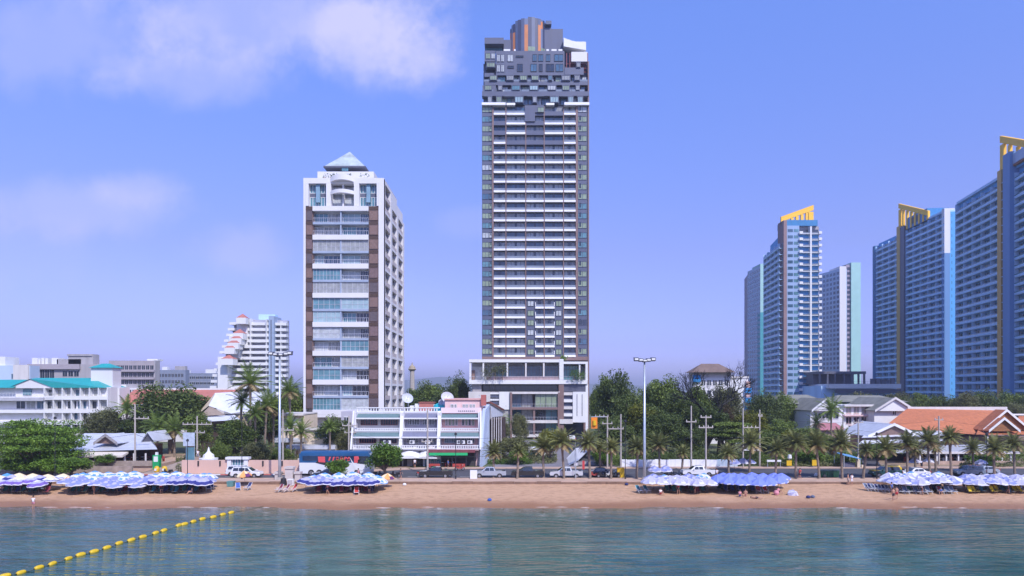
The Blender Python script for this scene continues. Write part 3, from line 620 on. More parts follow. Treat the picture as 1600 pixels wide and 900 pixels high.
# ================================================================ podium of the tower
def podium():
    D = 195.; x0 = X(733, D)
    T = thing('tower_podium', 'low modern block with open white-framed terrace, brown framed storeys and garage mouth', 'building', (X(826, D), D, G))
    fr, W_ = frame((x0, D), (X(919, D), D)); A = lambda px: X(px, D) - x0; z = lambda py: Z(py, D)
    c = MB(); c.box(x0 + .5, X(880, D), D + 5, D + 16.7, G, z(566), offw); c.box(X(880.1, D), X(918, D), D + 5, D + 16.7, z(660), z(566), offw); c.box(X(880.1, D), X(918, D), D + 14, D + 16.6, G, z(660), dgrey); c.build('core', T)
    w = MB()
    w.ob(fr, 0, A(875), -5, .1, z(566), z(561.5), white2); w.ob(fr, 0, A(918), -5.2, .3, z(600), z(594), white2)
    w.ob(fr, A(874), A(880.5), -5, .2, z(594), z(561), white2); w.ob(fr, A(880.6), A(918.5), -5, 0, z(568.5), z(565), white2)
    w.ob(fr, A(915), A(918.4), -5, -.01, z(594), z(568.6), white2); w.ob(fr, A(905), A(907), -3, -.3, z(594), z(568.6), white2)
    w.ob(fr, A(875.2), A(918), -5, -.3, z(612), z(600), dgrey); w.ob(fr, A(738), A(752), -5, -1, z(612), z(600), grey)
    w.ob(fr, A(732), A(766), -5, -.2, z(640), z(612), offw); w.ob(fr, A(780), A(796.5), -5, -.2, z(640), z(612), white2); w.ob(fr, A(766), A(780), -5, -1.0, z(640), z(612), grey)
    for k in range(5): w.ob(fr, A(766), A(780), -1, -.4, z(616 + 5 * k), z(613.4 + 5 * k), (white2, tgrey)[k % 2])
    w.ob(fr, A(732), A(796.5), -5, -.6, G, z(640), grey)
    w.ob(fr, A(895), A(915), -5, .1, z(660), z(612.2), white2); w.ob(fr, A(915.1), A(919), -5, -.1, G, z(600.3), white2)
    w.ob(fr, A(912), A(915), -4, 0, G, z(660.2), tbrown); w.ob(fr, A(873), A(881), -5, .15, G, z(600.5), tbrown)
    w.ob(fr, A(881), A(895), -5, -.8, z(660), z(612.2), tgrey)
    for y in (613, 624, 635, 646): w.ob(fr, A(881), A(895), -.8, -.1, z(y + 4.5), z(y), (white2, offw)[y % 2])
    w.ob(fr, A(874), A(895), -5, .5, z(662), z(655), offw)
    for px in (901, 909): w.ob(fr, A(px), A(px + 1), .08, .16, z(650), z(616), dgrey)
    w.build('wall', T)
    for px in (733.5, 754, 791.5, 820.5, 848.5):
        m = MB(); m.ob(fr, A(px), A(px + 2.4), -2.0, -.1, z(594), z(566), white2 if px in (733.5, 754, 791.5) else offw); m.build('terrace_column', T)
    r = Rep('terrace_glass', T)
    for p0, p1, g in ((756, 771, 'curtain'), (774, 791, 'teal'), (794.5, 820, 'blue'), (823.5, 848, 'blue'), (851.5, 873.5, 'blue'), (882, 905, 'teal'), (907, 915, 'blue')):
        window(r.new(), fr, A(p0), A(p1), z(593.9), z(571), gl[g], M('dark_frame', (0, 0, 0)), 5, -3.2, .1, tr=.75)
    r.done()
    m = MB(); m.ob(fr, A(736), A(753.5), -4.5, -4, z(594), z(572), white2); m.ob(fr, A(736), A(741), -4, -2.5, z(594), z(578), brown); m.build('terrace_room', T)
    m = MB(); railing(m, fr, A(735), A(915), .15, z(594), 1.1, rail, .9); m.ob(fr, A(760), A(873), -.2, -.05, z(594), z(588.5), M('terrace_planter', (.42, .3, .3), .8, .2, 1)); m.build('terrace_railing', T)
    m = MB(); m.ob(fr, A(752), A(874), -5, -3.2, z(612), z(600.2), black); 
    for i in range(12): m.ob(fr, A(754 + 10 * i), A(763.4 + 10 * i), -3.2, -3.1, z(611), z(602), gl['dark'])
    m.build('dark_glazed_band', T)
    # brown framed storeys
    m = MB(); rows_ = [(613, 637), (640, 659), (661, 681)]
    for px in (797, 833, 871.5): m.ob(fr, A(px), A(px + 3.2), -4, .4 if px != 833 else .1, G, z(613 if px != 833 else 638), tbrown)
    for y0, y1 in ((612, 615.5), (636.5, 640), (657, 661), (679, 683)): m.ob(fr, A(797), A(874.7), -4, .35 if y0 < 650 else .2, z(y1), z(y0), (tbrown if y0 in (636.5,) else offw))
    m.build('brown_frame', T)
    r = Rep('storey_window', T)
    for (y0, y1) in ((615.5, 636.5), (640, 657), (661, 679)):
        for (p0, p1, g) in ((800.2, 815, 'blue'), (815, 833, 'curtain'), (836.2, 853, 'dark' if y0 > 620 else 'green'), (853, 871.5, 'teal' if y0 > 620 else 'green')):
            window(r.new(), fr, A(p0), A(p1), z(y1), z(y0), gl[g], M('dark_frame', (0, 0, 0)), 2, -2.4 if y0 > 620 or p0 < 836 else -.4, .1)
        railing(r.new(), fr, A(800.2), A(871.5), .05, z(y1), 1.0, rail, .8)
    r.done()
podium()
# ================================================================ slab towers on the right
def slabtower(T, a, b, z0, z1, fh, bw, wall, par, wt=lambda d: 1, depth=1.4, names=('balcony', 'bay_window'), gs=('blue', 'teal', 'teal', 'blue', 'curtain', 'teal'), div=None, reps=None):
    """one facade a->b: real balconies, recessed glass, dividing walls"""
    fr, Ln = frame(a, b); n = max(1, round(Ln / bw)); bw = Ln / n; nf = int((z1 - z0) / fh)
    rb, rw = reps
    for k in range(nf):
        zz = z1 - (k + 1) * fh
        for i in range(n):
            a0, a1 = i * bw, (i + 1) * bw; mid = (a[0] + fr[1][0] * a0, a[1] + fr[1][1] * a0)
            wgt = 1 / mid[1] + 1e-6 * (k + i)
            m = rw.new(wgt); m.ob(fr, a0 + .12, a1 - .12, -depth - .1, -depth, zz + .1, zz + fh * .82, gl[R.choice(gs)])
            c = (a0 + a1) / 2 + R.choice([-.5, .5]); m.ob(fr, c - .05, c + .05, -depth + .002, -depth + .06, zz + .1, zz + fh * .82, white2)
            if R.random() < .55: m.ob(fr, c + .15, c + .9, -depth + .004, -depth + .1, zz + .3, zz + fh * .7, gl['dark'])
            m = rb.new(wgt); m.ob(fr, a0 + .1, a1 - .1, -depth, 0.05, zz - .1, zz + .12, par); m.ob(fr, a0 + .1, a1 - .1, -.05, .1, zz + .12, zz + .75, par); m.ob(fr, a0 + .1, a1 - .1, 0, .05, zz + .75, zz + 1.15, gl['teal'])
            if i % 2 == 0: m.ob(fr, a0 - .09, a0 + .09, -depth, .04, zz - .1, zz + fh - .1, par)
            if R.random() < .3: m.ob(fr, a0 + .4, a0 + 1.1, -depth, -depth + .35, zz + .12, zz + .75, white2)
def finroof(T, fr, a0, a1, b0, b1, zb, z_0, z_1, n, slope=True):
    m = MB(); t = 1.3
    o, u, nn = fr; q = lambda a, b, z: (o[0] + u[0] * a + nn[0] * b, o[1] + u[1] * a + nn[1] * b, z)
    def zt(a): return z_0 + (z_1 - z_0) * (a - a0) / (a1 - a0)
    m.hexa([q(a0, b1, zt(a0) - 2.4), q(a1, b1, zt(a1) - 2.4), q(a1, b0, zt(a1) - 2.4), q(a0, b0, zt(a0) - 2.4), q(a0, b1, zt(a0)), q(a1, b1, zt(a1)), q(a1, b0, zt(a1)), q(a0, b0, zt(a0))], fin)
    for i in range(n + 1):
        c = a0 + (a1 - a0 - t) * i / n; w_ = t * (2.0 if (i == 0) == (z_0 > z_1) and i in (0, n) else 1.)
        c0 = min(c, a1 - w_); m.ob(fr, c0, c0 + w_, b0 + .05, b1 - .05, zb, min(zt(c0), zt(c0 + w_)) - 2.3, fin)
    m.build('roof_fin', T)
def towerB():
    A_, B_ = (177.8, 274.), (162.2, 196.)
    T = thing('slab_tower', 'nearest blue slab tower with ochre column and orange fin, cut by the right edge', 'building', (185, 235, G), 'blue slab towers with orange roof fins')
    fr, Ln = frame(A_, B_); u = fr[1]; zr = 89.5; P_ = lambda a, b=0: (A_[0] + u[0] * a + fr[2][0] * b, A_[1] + u[1] * a + fr[2][1] * b)
    core = MB(); core.ob(fr, .2, Ln, -22, -1.5, G, zr, bluepaint); core.ob(fr, 0, .2, -22, 0, G, zr, lblue); core.build('wall', T)
    rb, rw = Rep('balcony', T), Rep('bay_window', T)
    def aof(px):      # along-facade position seen at photo column px
        t = (px - 800) / F; return (t * A_[1] - A_[0]) / (u[0] - t * u[1])
    a1, a2, a3 = aof(1563), aof(1574), aof(1585)
    slabtower(T, P_(.2), P_(a1), 8, zr - 1.2, 2.95, 3.6, bluepaint, lblue, reps=(rb, rw)); slabtower(T, P_(a3), P_(Ln), 8, zr - 1.2, 2.95, 3.6, bluepaint, lblue, reps=(rb, rw)); rb.done(); rw.done()
    m = MB(); m.ob(fr, a1, a1 + (a2 - a1) * .55, -3, 1.0, G, zr + 2, finp); m.build('ochre_column', T)
    m = MB()
    for k in range(29): m.ob(fr, a1 + (a2 - a1) * .56, a2, -1.4, .9, 4 + k * 2.95, 4.25 + k * 2.95, offw)
    m.ob(fr, a1 + (a2 - a1) * .56, a2, -2.5, -1.41, G, zr, tgrey); m.build('stair_landing', T)
    m = MB(); m.ob(fr, a2, a3, -3, 1.4, G, zr + 6, M('mid_blue_pillar', (.13, .27, .5), .6, .08, .2, streak=True)); m.build('blue_pillar', T)
    m = MB(); m.ob(fr, .2, a1 - .1, -8, -.4, zr, zr + .9, lblue); m.ob(fr, 14, a1 - 1, -9, -3, zr + .9, zr + 2.2, dgrey); m.build('roof_parapet', T)
    m = MB(); m.ob(fr, a3 + .1, Ln, -12, .6, zr + 1.5, zr + 5.0, M('sky_panel', (.33, .42, .55), .3, .1, .2)); m.ob(fr, a3 + .1, Ln, -12, .4, zr + .9, zr + 1.45, M('rust_soffit', (.35, .13, .06), .7)); m.ob(fr, a3 + .1, Ln, -12, -.5, zr, zr + .88, bluepaint); m.build('crown_panel', T)
    finroof(T, fr, a1, Ln, -.8, .2, zr + 1, 104, 97 - (Ln - aof(1600)) * .45, 8)
towerB()
def towerC():
    A_, B_ = (198.6, 373.), (193.4, 305.5)
    T = thing('slab_tower', 'middle blue slab tower with slim ochre column and orange fin, white upper end wall', 'building', (205, 340, G), 'blue slab towers with orange roof fins')
    fr, Ln = frame(A_, B_); u = fr[1]; P_ = lambda a, b=0: (A_[0] + u[0] * a + fr[2][0] * b, A_[1] + u[1] * a + fr[2][1] * b)
    def aof(px): t = (px - 800) / F; return (t * A_[1] - A_[0]) / (u[0] - t * u[1])
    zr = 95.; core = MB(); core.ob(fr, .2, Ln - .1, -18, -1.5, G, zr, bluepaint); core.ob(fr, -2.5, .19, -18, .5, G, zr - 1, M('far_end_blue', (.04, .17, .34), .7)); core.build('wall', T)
    a1, a2, a3 = aof(1404), aof(1409), aof(1415)
    rb, rw = Rep('balcony', T), Rep('bay_window', T)
    slabtower(T, P_(.2), P_(a1), 8, zr - 1.5, 3.0, 3.6, bluepaint, lblue, reps=(rb, rw)); slabtower(T, P_(a3), P_(Ln - .1), 8, zr - .2, 3.0, 3.6, bluepaint, lblue, reps=(rb, rw)); rb.done(); rw.done()
    m = MB(); m.ob(fr, a1, a2, -3, 1.0, 12, zr + 3, finp); m.build('ochre_column', T)
    m = MB(); m.ob(fr, a2, a3, -3, .8, G, zr + 2, tgrey); m.build('slate_pillar', T)
    m = MB(); m.ob(fr, a3 + .1, aof(1448), -10, -.2, zr, zr + 5.5, M('deep_blue_panel', (.03, .2, .42), .5)); 
    for c in ((a3 + 5, 2), (a3 + 10, 1.5)): m.ob(fr, c[0], c[0] + c[1] * 1.6, -.2, -.1, zr + 1.5, zr + 4.4, black)
    m.build('crown_panel', T)
    m = MB(); m.ob(fr, aof(1436), Ln - .1, -6, -.3, zr, zr + .9, lblue); m.build('roof_parapet', T)
    finroof(T, fr, a1, aof(1450), -.9, .1, zr, 110, 99, 7)
    # end wall towards the sea
    fe, Le = frame((193.4, 305.4), (216., 305.4)); m = MB()
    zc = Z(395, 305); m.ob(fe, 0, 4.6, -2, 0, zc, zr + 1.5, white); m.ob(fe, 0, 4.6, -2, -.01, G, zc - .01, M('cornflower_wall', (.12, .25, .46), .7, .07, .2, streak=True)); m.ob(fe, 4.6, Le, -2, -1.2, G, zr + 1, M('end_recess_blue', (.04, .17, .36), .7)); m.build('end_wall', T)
    r = Rep('end_window', T); r2 = Rep('end_balcony', T)
    for k in range(28):
        zz = zr - 2.4 - k * 3.0; w = r.new(); w.ob(fe, 3.2, 4.2, 0, .06, zz, zz + 1.3, gl['dark']); w.ob(fe, 4.8, 7.2, -1.2, -1.1, zz - .4, zz + 1.7, gl['dark']); w.ob(fe, 5.95, 6.05, -1.1, -1.0, zz - .4, zz + 1.7, white2)
        r2.new().ob(fe, 4.7, 12, -1.2, .1, zz - .9, zz - .5, white2 if k < 7 else M('cornflower_wall', (0, 0, 0)))
    r.done(); r2.done()
towerC()
def towerA():
    D = 320.; zr = Z(353, D); x0, x1, xm = X(1226, D), X(1281, D), X(1248, D)
    T = thing('slab_tower', 'slim tower with stacked white end balconies and orange fin, leftmost of the slab towers', 'building', (X(1250, D), D, G), 'blue slab towers with orange roof fins')
    far = (X(1197.5, 350), 350.); near = (X(1223, D), D); fr, Ln = frame(far, near)
    c = MB(); c.prism([near, (x1 - .5, D + .5), (x1 - .5, D + 24), (far[0] + 2, far[1])], G, zr - 3, bluepaint); c.build('wall', T)
    rb, rw = Rep('balcony', T), Rep('bay_window', T)
    # left side
    fs = frame((far[0] - 1.5, far[1]), (near[0] - 1.5, near[1]))
    slabtower(T, (far[0] - 1.5, far[1]), (near[0] - 1.5, near[1]), 6, Z(378, D), 2.93, 3.2, bluepaint, lblue, reps=(rb, rw))
    m = MB(); m.box(near[0], X(1228, D), D - 1.2, D + 6, G, Z(345, D), M('mauve_brown_column', (.26, .17, .17), .7, .1, .3)); m.build('brown_column', T)
    # curved pale blue glazed strip
    fe, Le = frame((X(1228, D), D - .6), (x1, D - .6)); ae = lambda px: X(px, D) - X(1228, D)
    m = MB(); m.ob(fe, 0, ae(1248), -3, 0, G, zr, M('periwinkle_wall', (.27, .38, .56), .5, .08, .2, streak=True)); m.ob(fe, ae(1248), ae(1281), -3, -1.6, G, zr, grey); m.build('front_wall', T)
    r = Rep('strip_window', T); r2 = Rep('wide_balcony', T)
    for k in range(27):
        zz = zr - 1.0 - (k + 1) * 2.93
        if zz < 4: break
        for p0, p1 in ((1230, 1238), (1239.5, 1247)): r.new().ob(fe, ae(p0), ae(p1), 0, .05, zz + .9, zz + 2.3, gl['blue'] if p0 < 1235 else gl['teal'])
        b = r2.new(); b.ob(fe, ae(1247.5), ae(1281.5), -1.6, .6, zz - .12, zz + .12, white2); b.ob(fe, ae(1249), ae(1280), .45, .6, zz + .12, zz + .75, M('balcony_glass', (0, 0, 0)))
        b.ob(fe, ae(1247.2), ae(1252.5), .6, 1.0, zz - .1, zz + 1.1, white2); b.ob(fe, ae(1277.5), ae(1282), .6, 1.0, zz - .1, zz + 1.1, white2)
        for p0, p1 in ((1249, 1264), (1266.5, 1280)):
            r.new().ob(fe, ae(p0), ae(p1), -1.6, -1.5, zz + .2, zz + 2.4, gl[R.choice(['dark', 'curtain', 'curtain'])])
    r.done(); r2.done(); rb.done(); rw.done()
    m = MB(); m.ob(fe, ae(1264), ae(1266.5), -1.6, .75, G, zr - .5, white2); m.build('mullion_wall', T)
    m = MB(); m.box(x0 + .5, x1 - 1.2, D - .4, D + 10, zr, Z(344, D), M('deep_blue_panel', (0, 0, 0))); m.build('crown_panel', T)
    finroof(T, frame((X(1223, D), D - .2), (x1, D - .2))[0], 0, ae(1274) + 1.5, -3, -2, Z(349, D), Z(337, D), Z(318.5, D), 6)
towerA()
def backtower(pts_side, pts_front, D, ytop, label, cols):
    pass
def green_towers():
    for (lab, D, faces) in (
      ('pale green and blue tower half hidden behind the slim white-balconied tower, on its left', 430., [('side', 1163, 1168, 470, 452, 'mauve', 420), ('win', 1168, 1188, 452, 430, 'lb', 415), ('flat', 1188, 1197.5, 430, 430, 'green', 412)]),
      ('pale green and white tower behind the slim white-balconied tower, on its right', 432., [('win', 1280, 1312, 452, 432, 'lb', 420), ('flat', 1312, 1322, 432, 432, 'white', 416), ('slot', 1322, 1330, 433, 433, 'mauve', 413), ('flat', 1330, 1345, 432, 432, 'green', 410)])):
        T = thing('green_tower', lab, 'building', (X(faces[-1][1], D), D, G), 'pale green towers far behind')
        mats_ = {'mauve': M('mauve_wall', (.3, .26, .32), .7), 'lb': M('ice_blue_wall', (.4, .5, .62), .6, .08, .2), 'green': pgreen, 'white': white}
        rw = Rep('window_bay', T); m = MB()
        for i, (k, p0, p1, d0, d1, c, yt) in enumerate(faces):
            a, b = (X(p0, d0), d0), (X(p1, d1), d1); fr, Ln = frame(a, b); zt = Z(yt, D) 
            m.ob(fr, 0, Ln, -14 - .3 * i, 0, G, zt, mats_[c])
            if c == 'green' and p0 < 1200: m.ob(fr, -.1, Ln + .1, -14, .05, G, Z(488, D), tgreen)
            if k in ('win', 'slot'):
                n = 6 if k == 'win' else 1
                for q in range(n):
                    w = Ln / n; z_ = zt - 3.4
                    while z_ > 5:
                        rw.new(z_).ob(fr, q * w + w * .2, q * w + w * .8, 0, .1, z_, z_ + 1.7, gl['blue'] if k == 'win' else gl['dark']); z_ -= 3.0
        m.build('wall', T); rw.done()
green_towers()
def carpark():
    D = 300.; T = thing('amenity_deck', 'low grey pergola deck with planters between the slab towers', 'building', (X(1330, D), D, G))
    z = lambda y: Z(y, D); m = MB(); m.box(X(1283, D), X(1400, D), D, D + 20, G, z(603), lblue); m.box(X(1290, D), X(1402, D), D - 3, D + 15, z(607), z(600), white2); m.box(X(1300, D), X(1402, D), D - 3.2, D - 3.05, z(614), z(608), dgrey); m.build('wall', T)
    m = MB(); m.box(X(1284, D), X(1357, D), D + 2, D + 18, z(584), z(580), dgrey)
    for p in (1284, 1296, 1308, 1322, 1334, 1345, 1354): m.box(X(p, D), X(p + 2, D), D + 2.1, D + 3, z(600), z(584.01), dgrey)
    m.box(X(1286, D), X(1352, D), D + 10, D + 17, z(600), z(584.02), tgrey); m.build('pergola', T)
    m = MB(); fr, _ = frame((X(1283, D), D - 2.9), (X(1470, D), D - 2.9)); railing(m, fr, 0, 33, 0, z(600), 1.2, dgrey, 1.); 
    for k in range(5): m.ob(fr, 21 + 2.2 * k, 22.6 + 2.2 * k, -2, -1, z(600), z(588 + R.uniform(0, 5)), dgrey)
    m.build('planter_screen', T)
carpark()
# ================================================================ terraced hotel with red pyramids
def pyramid_hotel():
    D = 337.; z = lambda y: Z(y, D); x = lambda p: X(p, D)
    T = thing('terraced_hotel', 'distant white hotel stepping down to the left with small red pyramid roofs', 'building', (x(395), D, G))
    lefts = [362, 360, 358, 355, 352, 349, 347, 344, 342, 340, 338, 337, 336]
    core = MB(); dk = M('hotel_recess', (.34, .35, .42), .8, .1, .2)
    rf = Rep('balcony_floor', T); rp = Rep('pier', T)
    for i, l in enumerate(lefts):
        yt = 499 + 9.0 * i; core.box(x(l + 3), x(421), D + 2, D + 12, z(yt + 9), z(yt), dk); core.box(x(429), x(445), D + 4, D + 7, z(yt + 9), z(yt), dk)
        m = rf.new(); m.box(x(l), x(421), D - (i * .35), D + 2.5, z(yt + 9), z(yt + 4.6), white2); m.box(x(429), x(446), D + 1, D + 4.5, z(yt + 9), z(yt + 4.8), white2)
        # canted corner bays on the stepped end
        m = rf.new(); m.box(x(l - 1), x(l + 9), D - 2 - i * .35, D + 3, z(yt + 9), z(yt + 5), white2)
    for p in (392, 417): rp.new().box(x(p), x(p + 1), D - 1.5, D + 2.2, G, z(499), white2)
    for p in (437,): rp.new().box(x(p), x(p + .8), D + .9, D + 4, G, z(501), white2)
    core.box(x(340), x(446), D, D + 7, G, z(616), white); core.build('core', T); rf.done(); rp.done()
    m = MB(); m.box(x(351), x(366), D - 8, D + 2, G, z(560), white2); m.box(x(371), x(388), D - 1, D + 12, z(540), z(496), white2); m.box(x(363), x(378), D - 4, D + 2, z(560), z(526), white2); m.build('stair_tower', T)
    m = MB(); m.box(x(421), x(429), D - 1, D + 10, G, z(494), M('steel_blue_core', (.3, .38, .5), .5)); m.box(x(424), x(425.4), D - 1.1, D, G, z(500), dgrey); m.box(X(404, D + 6), X(430, D + 6), D + 6, D + 10, z(501), z(489), lblue); m.build('lift_core', T)
    for k, (px, y, w_) in enumerate(((379.5, 490, 8), (375, 514, 8.5), (371.5, 522, 8.5), (367.5, 529, 9), (361.5, 536.5, 8), (358.5, 553.5, 9.5))):
        d = D - 2.5 - 1.3 * k; m = MB(); c = (X(px, d), d, Z(y, d)); h = 7 * .316; r_ = w_ * .3; zb = c[2] - h
        cs = [(c[0] - r_, d - r_), (c[0] + r_, d - r_), (c[0] + r_, d + r_), (c[0] - r_, d + r_)]
        for i in range(4): m.poly([(*cs[i], zb), (*cs[(i + 1) % 4], zb), c], palered)
        m.prism([(a[0] * .98 + c[0] * .02, a[1]) for a in cs], zb - 3, zb - .01, white2); m.build('red_pyramid_roof', T)
pyramid_hotel()
# ================================================================ generic block with window rows
def block(name, label, px0, px1, ytop, D, depth, wallm, rows=(), parts=(), cat='building', group=None, par=None):
    """rows: (y0, y1, px list start, end, pitch, width, glass, band material)"""
    T = thing(name, label, cat, ((X(px0, D) + X(px1, D)) / 2, D, G), group)
    z = lambda y: Z(y, D); fr, W_ = frame((X(px0, D), D), (X(px1, D), D)); A = lambda p: X(p, D) - X(px0, D)
    m = MB(); m.ob(fr, 0, W_, -depth, 0, G, z(ytop), wallm)
    if par: m.ob(fr, -.2, W_ + .2, -depth - .2, .2, z(ytop) + .001, z(ytop) + .5, par)
    m.build('wall', T); r = Rep('window', T)
    for (y0, y1, p0, p1, pitch, w_, g, fm) in rows:
        p = p0
        while p + w_ <= p1 + .1:
            mb = r.new(); gg = R.choice(g) if isinstance(g, (list, tuple)) else g
            mb.ob(fr, A(p) - .08, A(p + w_) + .08, .004, .1, z(y1) - .12, z(y1), fm); mb.ob(fr, A(p) - .08, A(p + w_) + .08, .004, .1, z(y0), z(y0) + .12, fm)
            mb.ob(fr, A(p), A(p + w_), .003, .03, z(y1), z(y0), gl[gg]); c = A(p + w_ / 2); mb.ob(fr, c - .04, c + .04, .031, .08, z(y1), z(y0), fm); p += pitch
    r.done(); return T, fr, A, z
def hip(mb, x0, x1, y0, y1, z0, z1, m, ins=None, insy=None):
    """hipped roof; ins = ridge inset in x"""
    ins = (y1 - y0) / 2 if ins is None else ins; yc = (y0 + y1) / 2
    a, b = (x0 + ins, yc, z1), (x1 - ins, yc, z1)
    c = [(x0, y0, z0), (x1, y0, z0), (x1, y1, z0), (x0, y1, z0)]
    mb.poly([c[0], c[1], b, a], m); mb.poly([c[2], c[3], a, b], m); mb.poly([c[1], c[2], b], m); mb.poly([c[3], c[0], a], m); mb.poly(c[::-1], m)
# ---- teal roofed hotel on the left
def teal_hotel():
    D = 180.; rows_ = [(609, 618.5, 76, 172, 14.2, 11, ['blue', 'dark', 'curtain'], white2), (627, 638.5, 26, 172, 16, 13, ['blue', 'dark', 'curtain', 'dark'], white2), (645, 656, 96, 172, 14.2, 11, ['dark', 'blue', 'curtain'], white2), (662, 674, 30, 172, 14.2, 11, ['dark', 'blue'], white2)]
    T, fr, A, z = block('teal_roof_hotel', 'white hotel with bright teal roof behind the leafy tree at the left edge', -60, 173, 605, D, 9, white, rows_)
    r = MB(); x = lambda p: X(p, D)
    # gable front then teal roof running right, a lower wing on the left
    r.poly([(x(17), D - 1.2, z(606.5)), (x(88), D - 1.2, z(606.5)), (x(53), D - 1.2, z(592.5))], white)
    r.poly([(x(88), D - 1.4, z(606)), (x(168), D - 1.4, z(606)), (X(150, D + 5), D + 5, z(590)), (X(56, D + 5), D + 5, z(590)), (x(53), D - 1.5, z(592))], teal)
    r.poly([(x(17), D - 1.5, z(606.5)), (x(53), D - 1.5, z(592)), (X(56, D + 5), D + 5, z(590)), (X(20, D + 9), D + 9, z(606))], teal); r.poly([(x(168), D - 1.4, z(606)), (x(168), D + 10, z(606)), (X(150, D + 5), D + 5, z(590))], teal)
    r.poly([(x(-60), D - 2.2, z(606)), (x(30), D - 2.2, z(606)), (X(44, D + 3), D + 3, z(593)), (X(-60, D + 3), D + 3, z(593))], teal); r.build('teal_roof', T)
    m = MB()
    for y in (619.5, 640, 658): m.ob(fr, A(-60), A(172), .11, 1.5, z(y + 5), z(y), white2)
    m.ob(fr, A(-60), A(76), .11, 2.2, z(626), z(621), M('ledge_grey', (.42, .42, .46), .8)); m.build('balcony_band', T)
    m = MB(); railing(m, fr, A(-60), A(90), 1.7, z(621), 1.2, white2, .8); m.ob(fr, A(37), A(50), .02, .3, z(617), z(607.5), gl['teal']); m.build('roof_terrace_railing', T)
    c = MB()
    for p in range(74, 173, 14): c.ob(fr, A(p), A(p + 1.3), .2, 1.45, z(700), z(606), white2)
    c.build('pier', T)
    # stair tower with teal cap
    m = MB(); m.box(X(142, D + 3), X(176, D + 3), D + 3, D + 7, G, z(573), white); m.box(X(177, D + 3), X(186, D + 3), D + 3.2, D + 6, G, z(606), white); m.build('stair_tower', T)
    m = MB(); hip(m, X(140, D + 3), X(178, D + 3), D + 2.4, D + 7.6, z(574), z(567), teal, 2.2); m.build('teal_cap', T)
teal_hotel()
T, fr, A, z = block('hotel_wing', 'long pinkish grey hotel wing with four rows of dark windows behind the teal cap', 170, 241, 563.5, 250., 3.5, M('pinkish_concrete', (.36, .32, .34), .85, .1, .3), [(y, y + 6.5, 182, 243, 6.6, 5, 'dark', grey) for y in (571, 582.5, 594, 605)])
m = MB()
for y in (578, 590, 601): m.ob(fr, 0, A(243), .05, 1.2, z(y + 3), z(y), M('pinkish_concrete', (0, 0, 0)))
m.ob(fr, A(241), A(243.3), -3, .4, G, z(563), grey); m.ob(fr, A(225), A(242), -6, -2, z(563.5), z(560.5), white2); m.build('balcony_band', T)
T, fr, A, z = block('concrete_block', 'bare grey concrete block with rooftop tanks, behind the gable of the teal hotel', 45, 168, 569, 262., 6, grey, [(578, 591, 48, 90, 7.5, 6.5, 'dark', grey), (580, 588, 98, 125, 9, 7, 'dark', grey)])
m = MB()
for p0, p1, y0 in ((47, 56, 558), (57, 60, 560), (62, 66, 558), (68, 72, 558.5), (78, 88, 558), (86, 124, 561), (104, 143, 553.5)): m.ob(fr, A(p0), A(p1), -5, -1, z(569), z(y0 + (1 if p0 < 80 else 0)), white2 if p1 < 90 else grey)
m.ob(fr, A(45), A(126), 0, 1, z(577), z(569), M('pinkish_concrete', (0, 0, 0))); m.ob(fr, A(103), A(142), -5.4, -.6, z(556), z(553), grey); m.build('roof_structure', T)
T, fr, A, z = block('pale_blue_block', 'pale blue and white office block at the far left edge', -40, 47, 571, 245., 5, M('pale_blue_wall', (.45, .55, .68), .7, .06, .2), [(584, 592, 18, 40, 12, 8, 'blue', white2)])
m = MB(); m.ob(fr, A(22), A(46), .01, .5, z(600), z(570), offw); m.ob(fr, A(-40), A(5), -8, -1, z(571), z(557), white2); m.build('roof_structure', T)
for (px0, px1, yt, D, lab, mt, rws) in (
    (246, 290, 578, 420., 'distant grey block with rooftop plant beside the long hotel wing', M('slate_wall', (.2, .23, .3), .8), [(584, 589, 248, 288, 5, 3.5, 'dark', grey), (594, 599, 248, 288, 5, 3.5, 'dark', grey)]),
    (280, 338, 583, 440., 'distant dark blue-grey block with white roof boxes left of the terraced hotel', M('slate_wall', (0, 0, 0)), [(588, 592, 282, 336, 6, 4.6, 'dark', white2), (597, 601, 282, 336, 6, 4.6, 'dark', white2)]),
    (180, 215, 606, 215., 'low white annex right of the teal-capped stair tower', white, [(609, 614, 183, 212, 6, 4, 'dark', white2)])):
    T, fr, A, z = block('distant_block', lab, px0, px1, yt, D, 5, mt, rws, group=None)
    m = MB(); m.ob(fr, A(px0 + 6), A(px0 + 14), -4, -1, z(yt), z(yt - 5), white2); m.build('roof_structure', T); m = MB(); m.ob(fr, A(px1 - 18), A(px1 - 2), -4, -1, z(yt), z(yt - 6), white2 if px0 > 250 else grey); m.build('roof_structure', T)
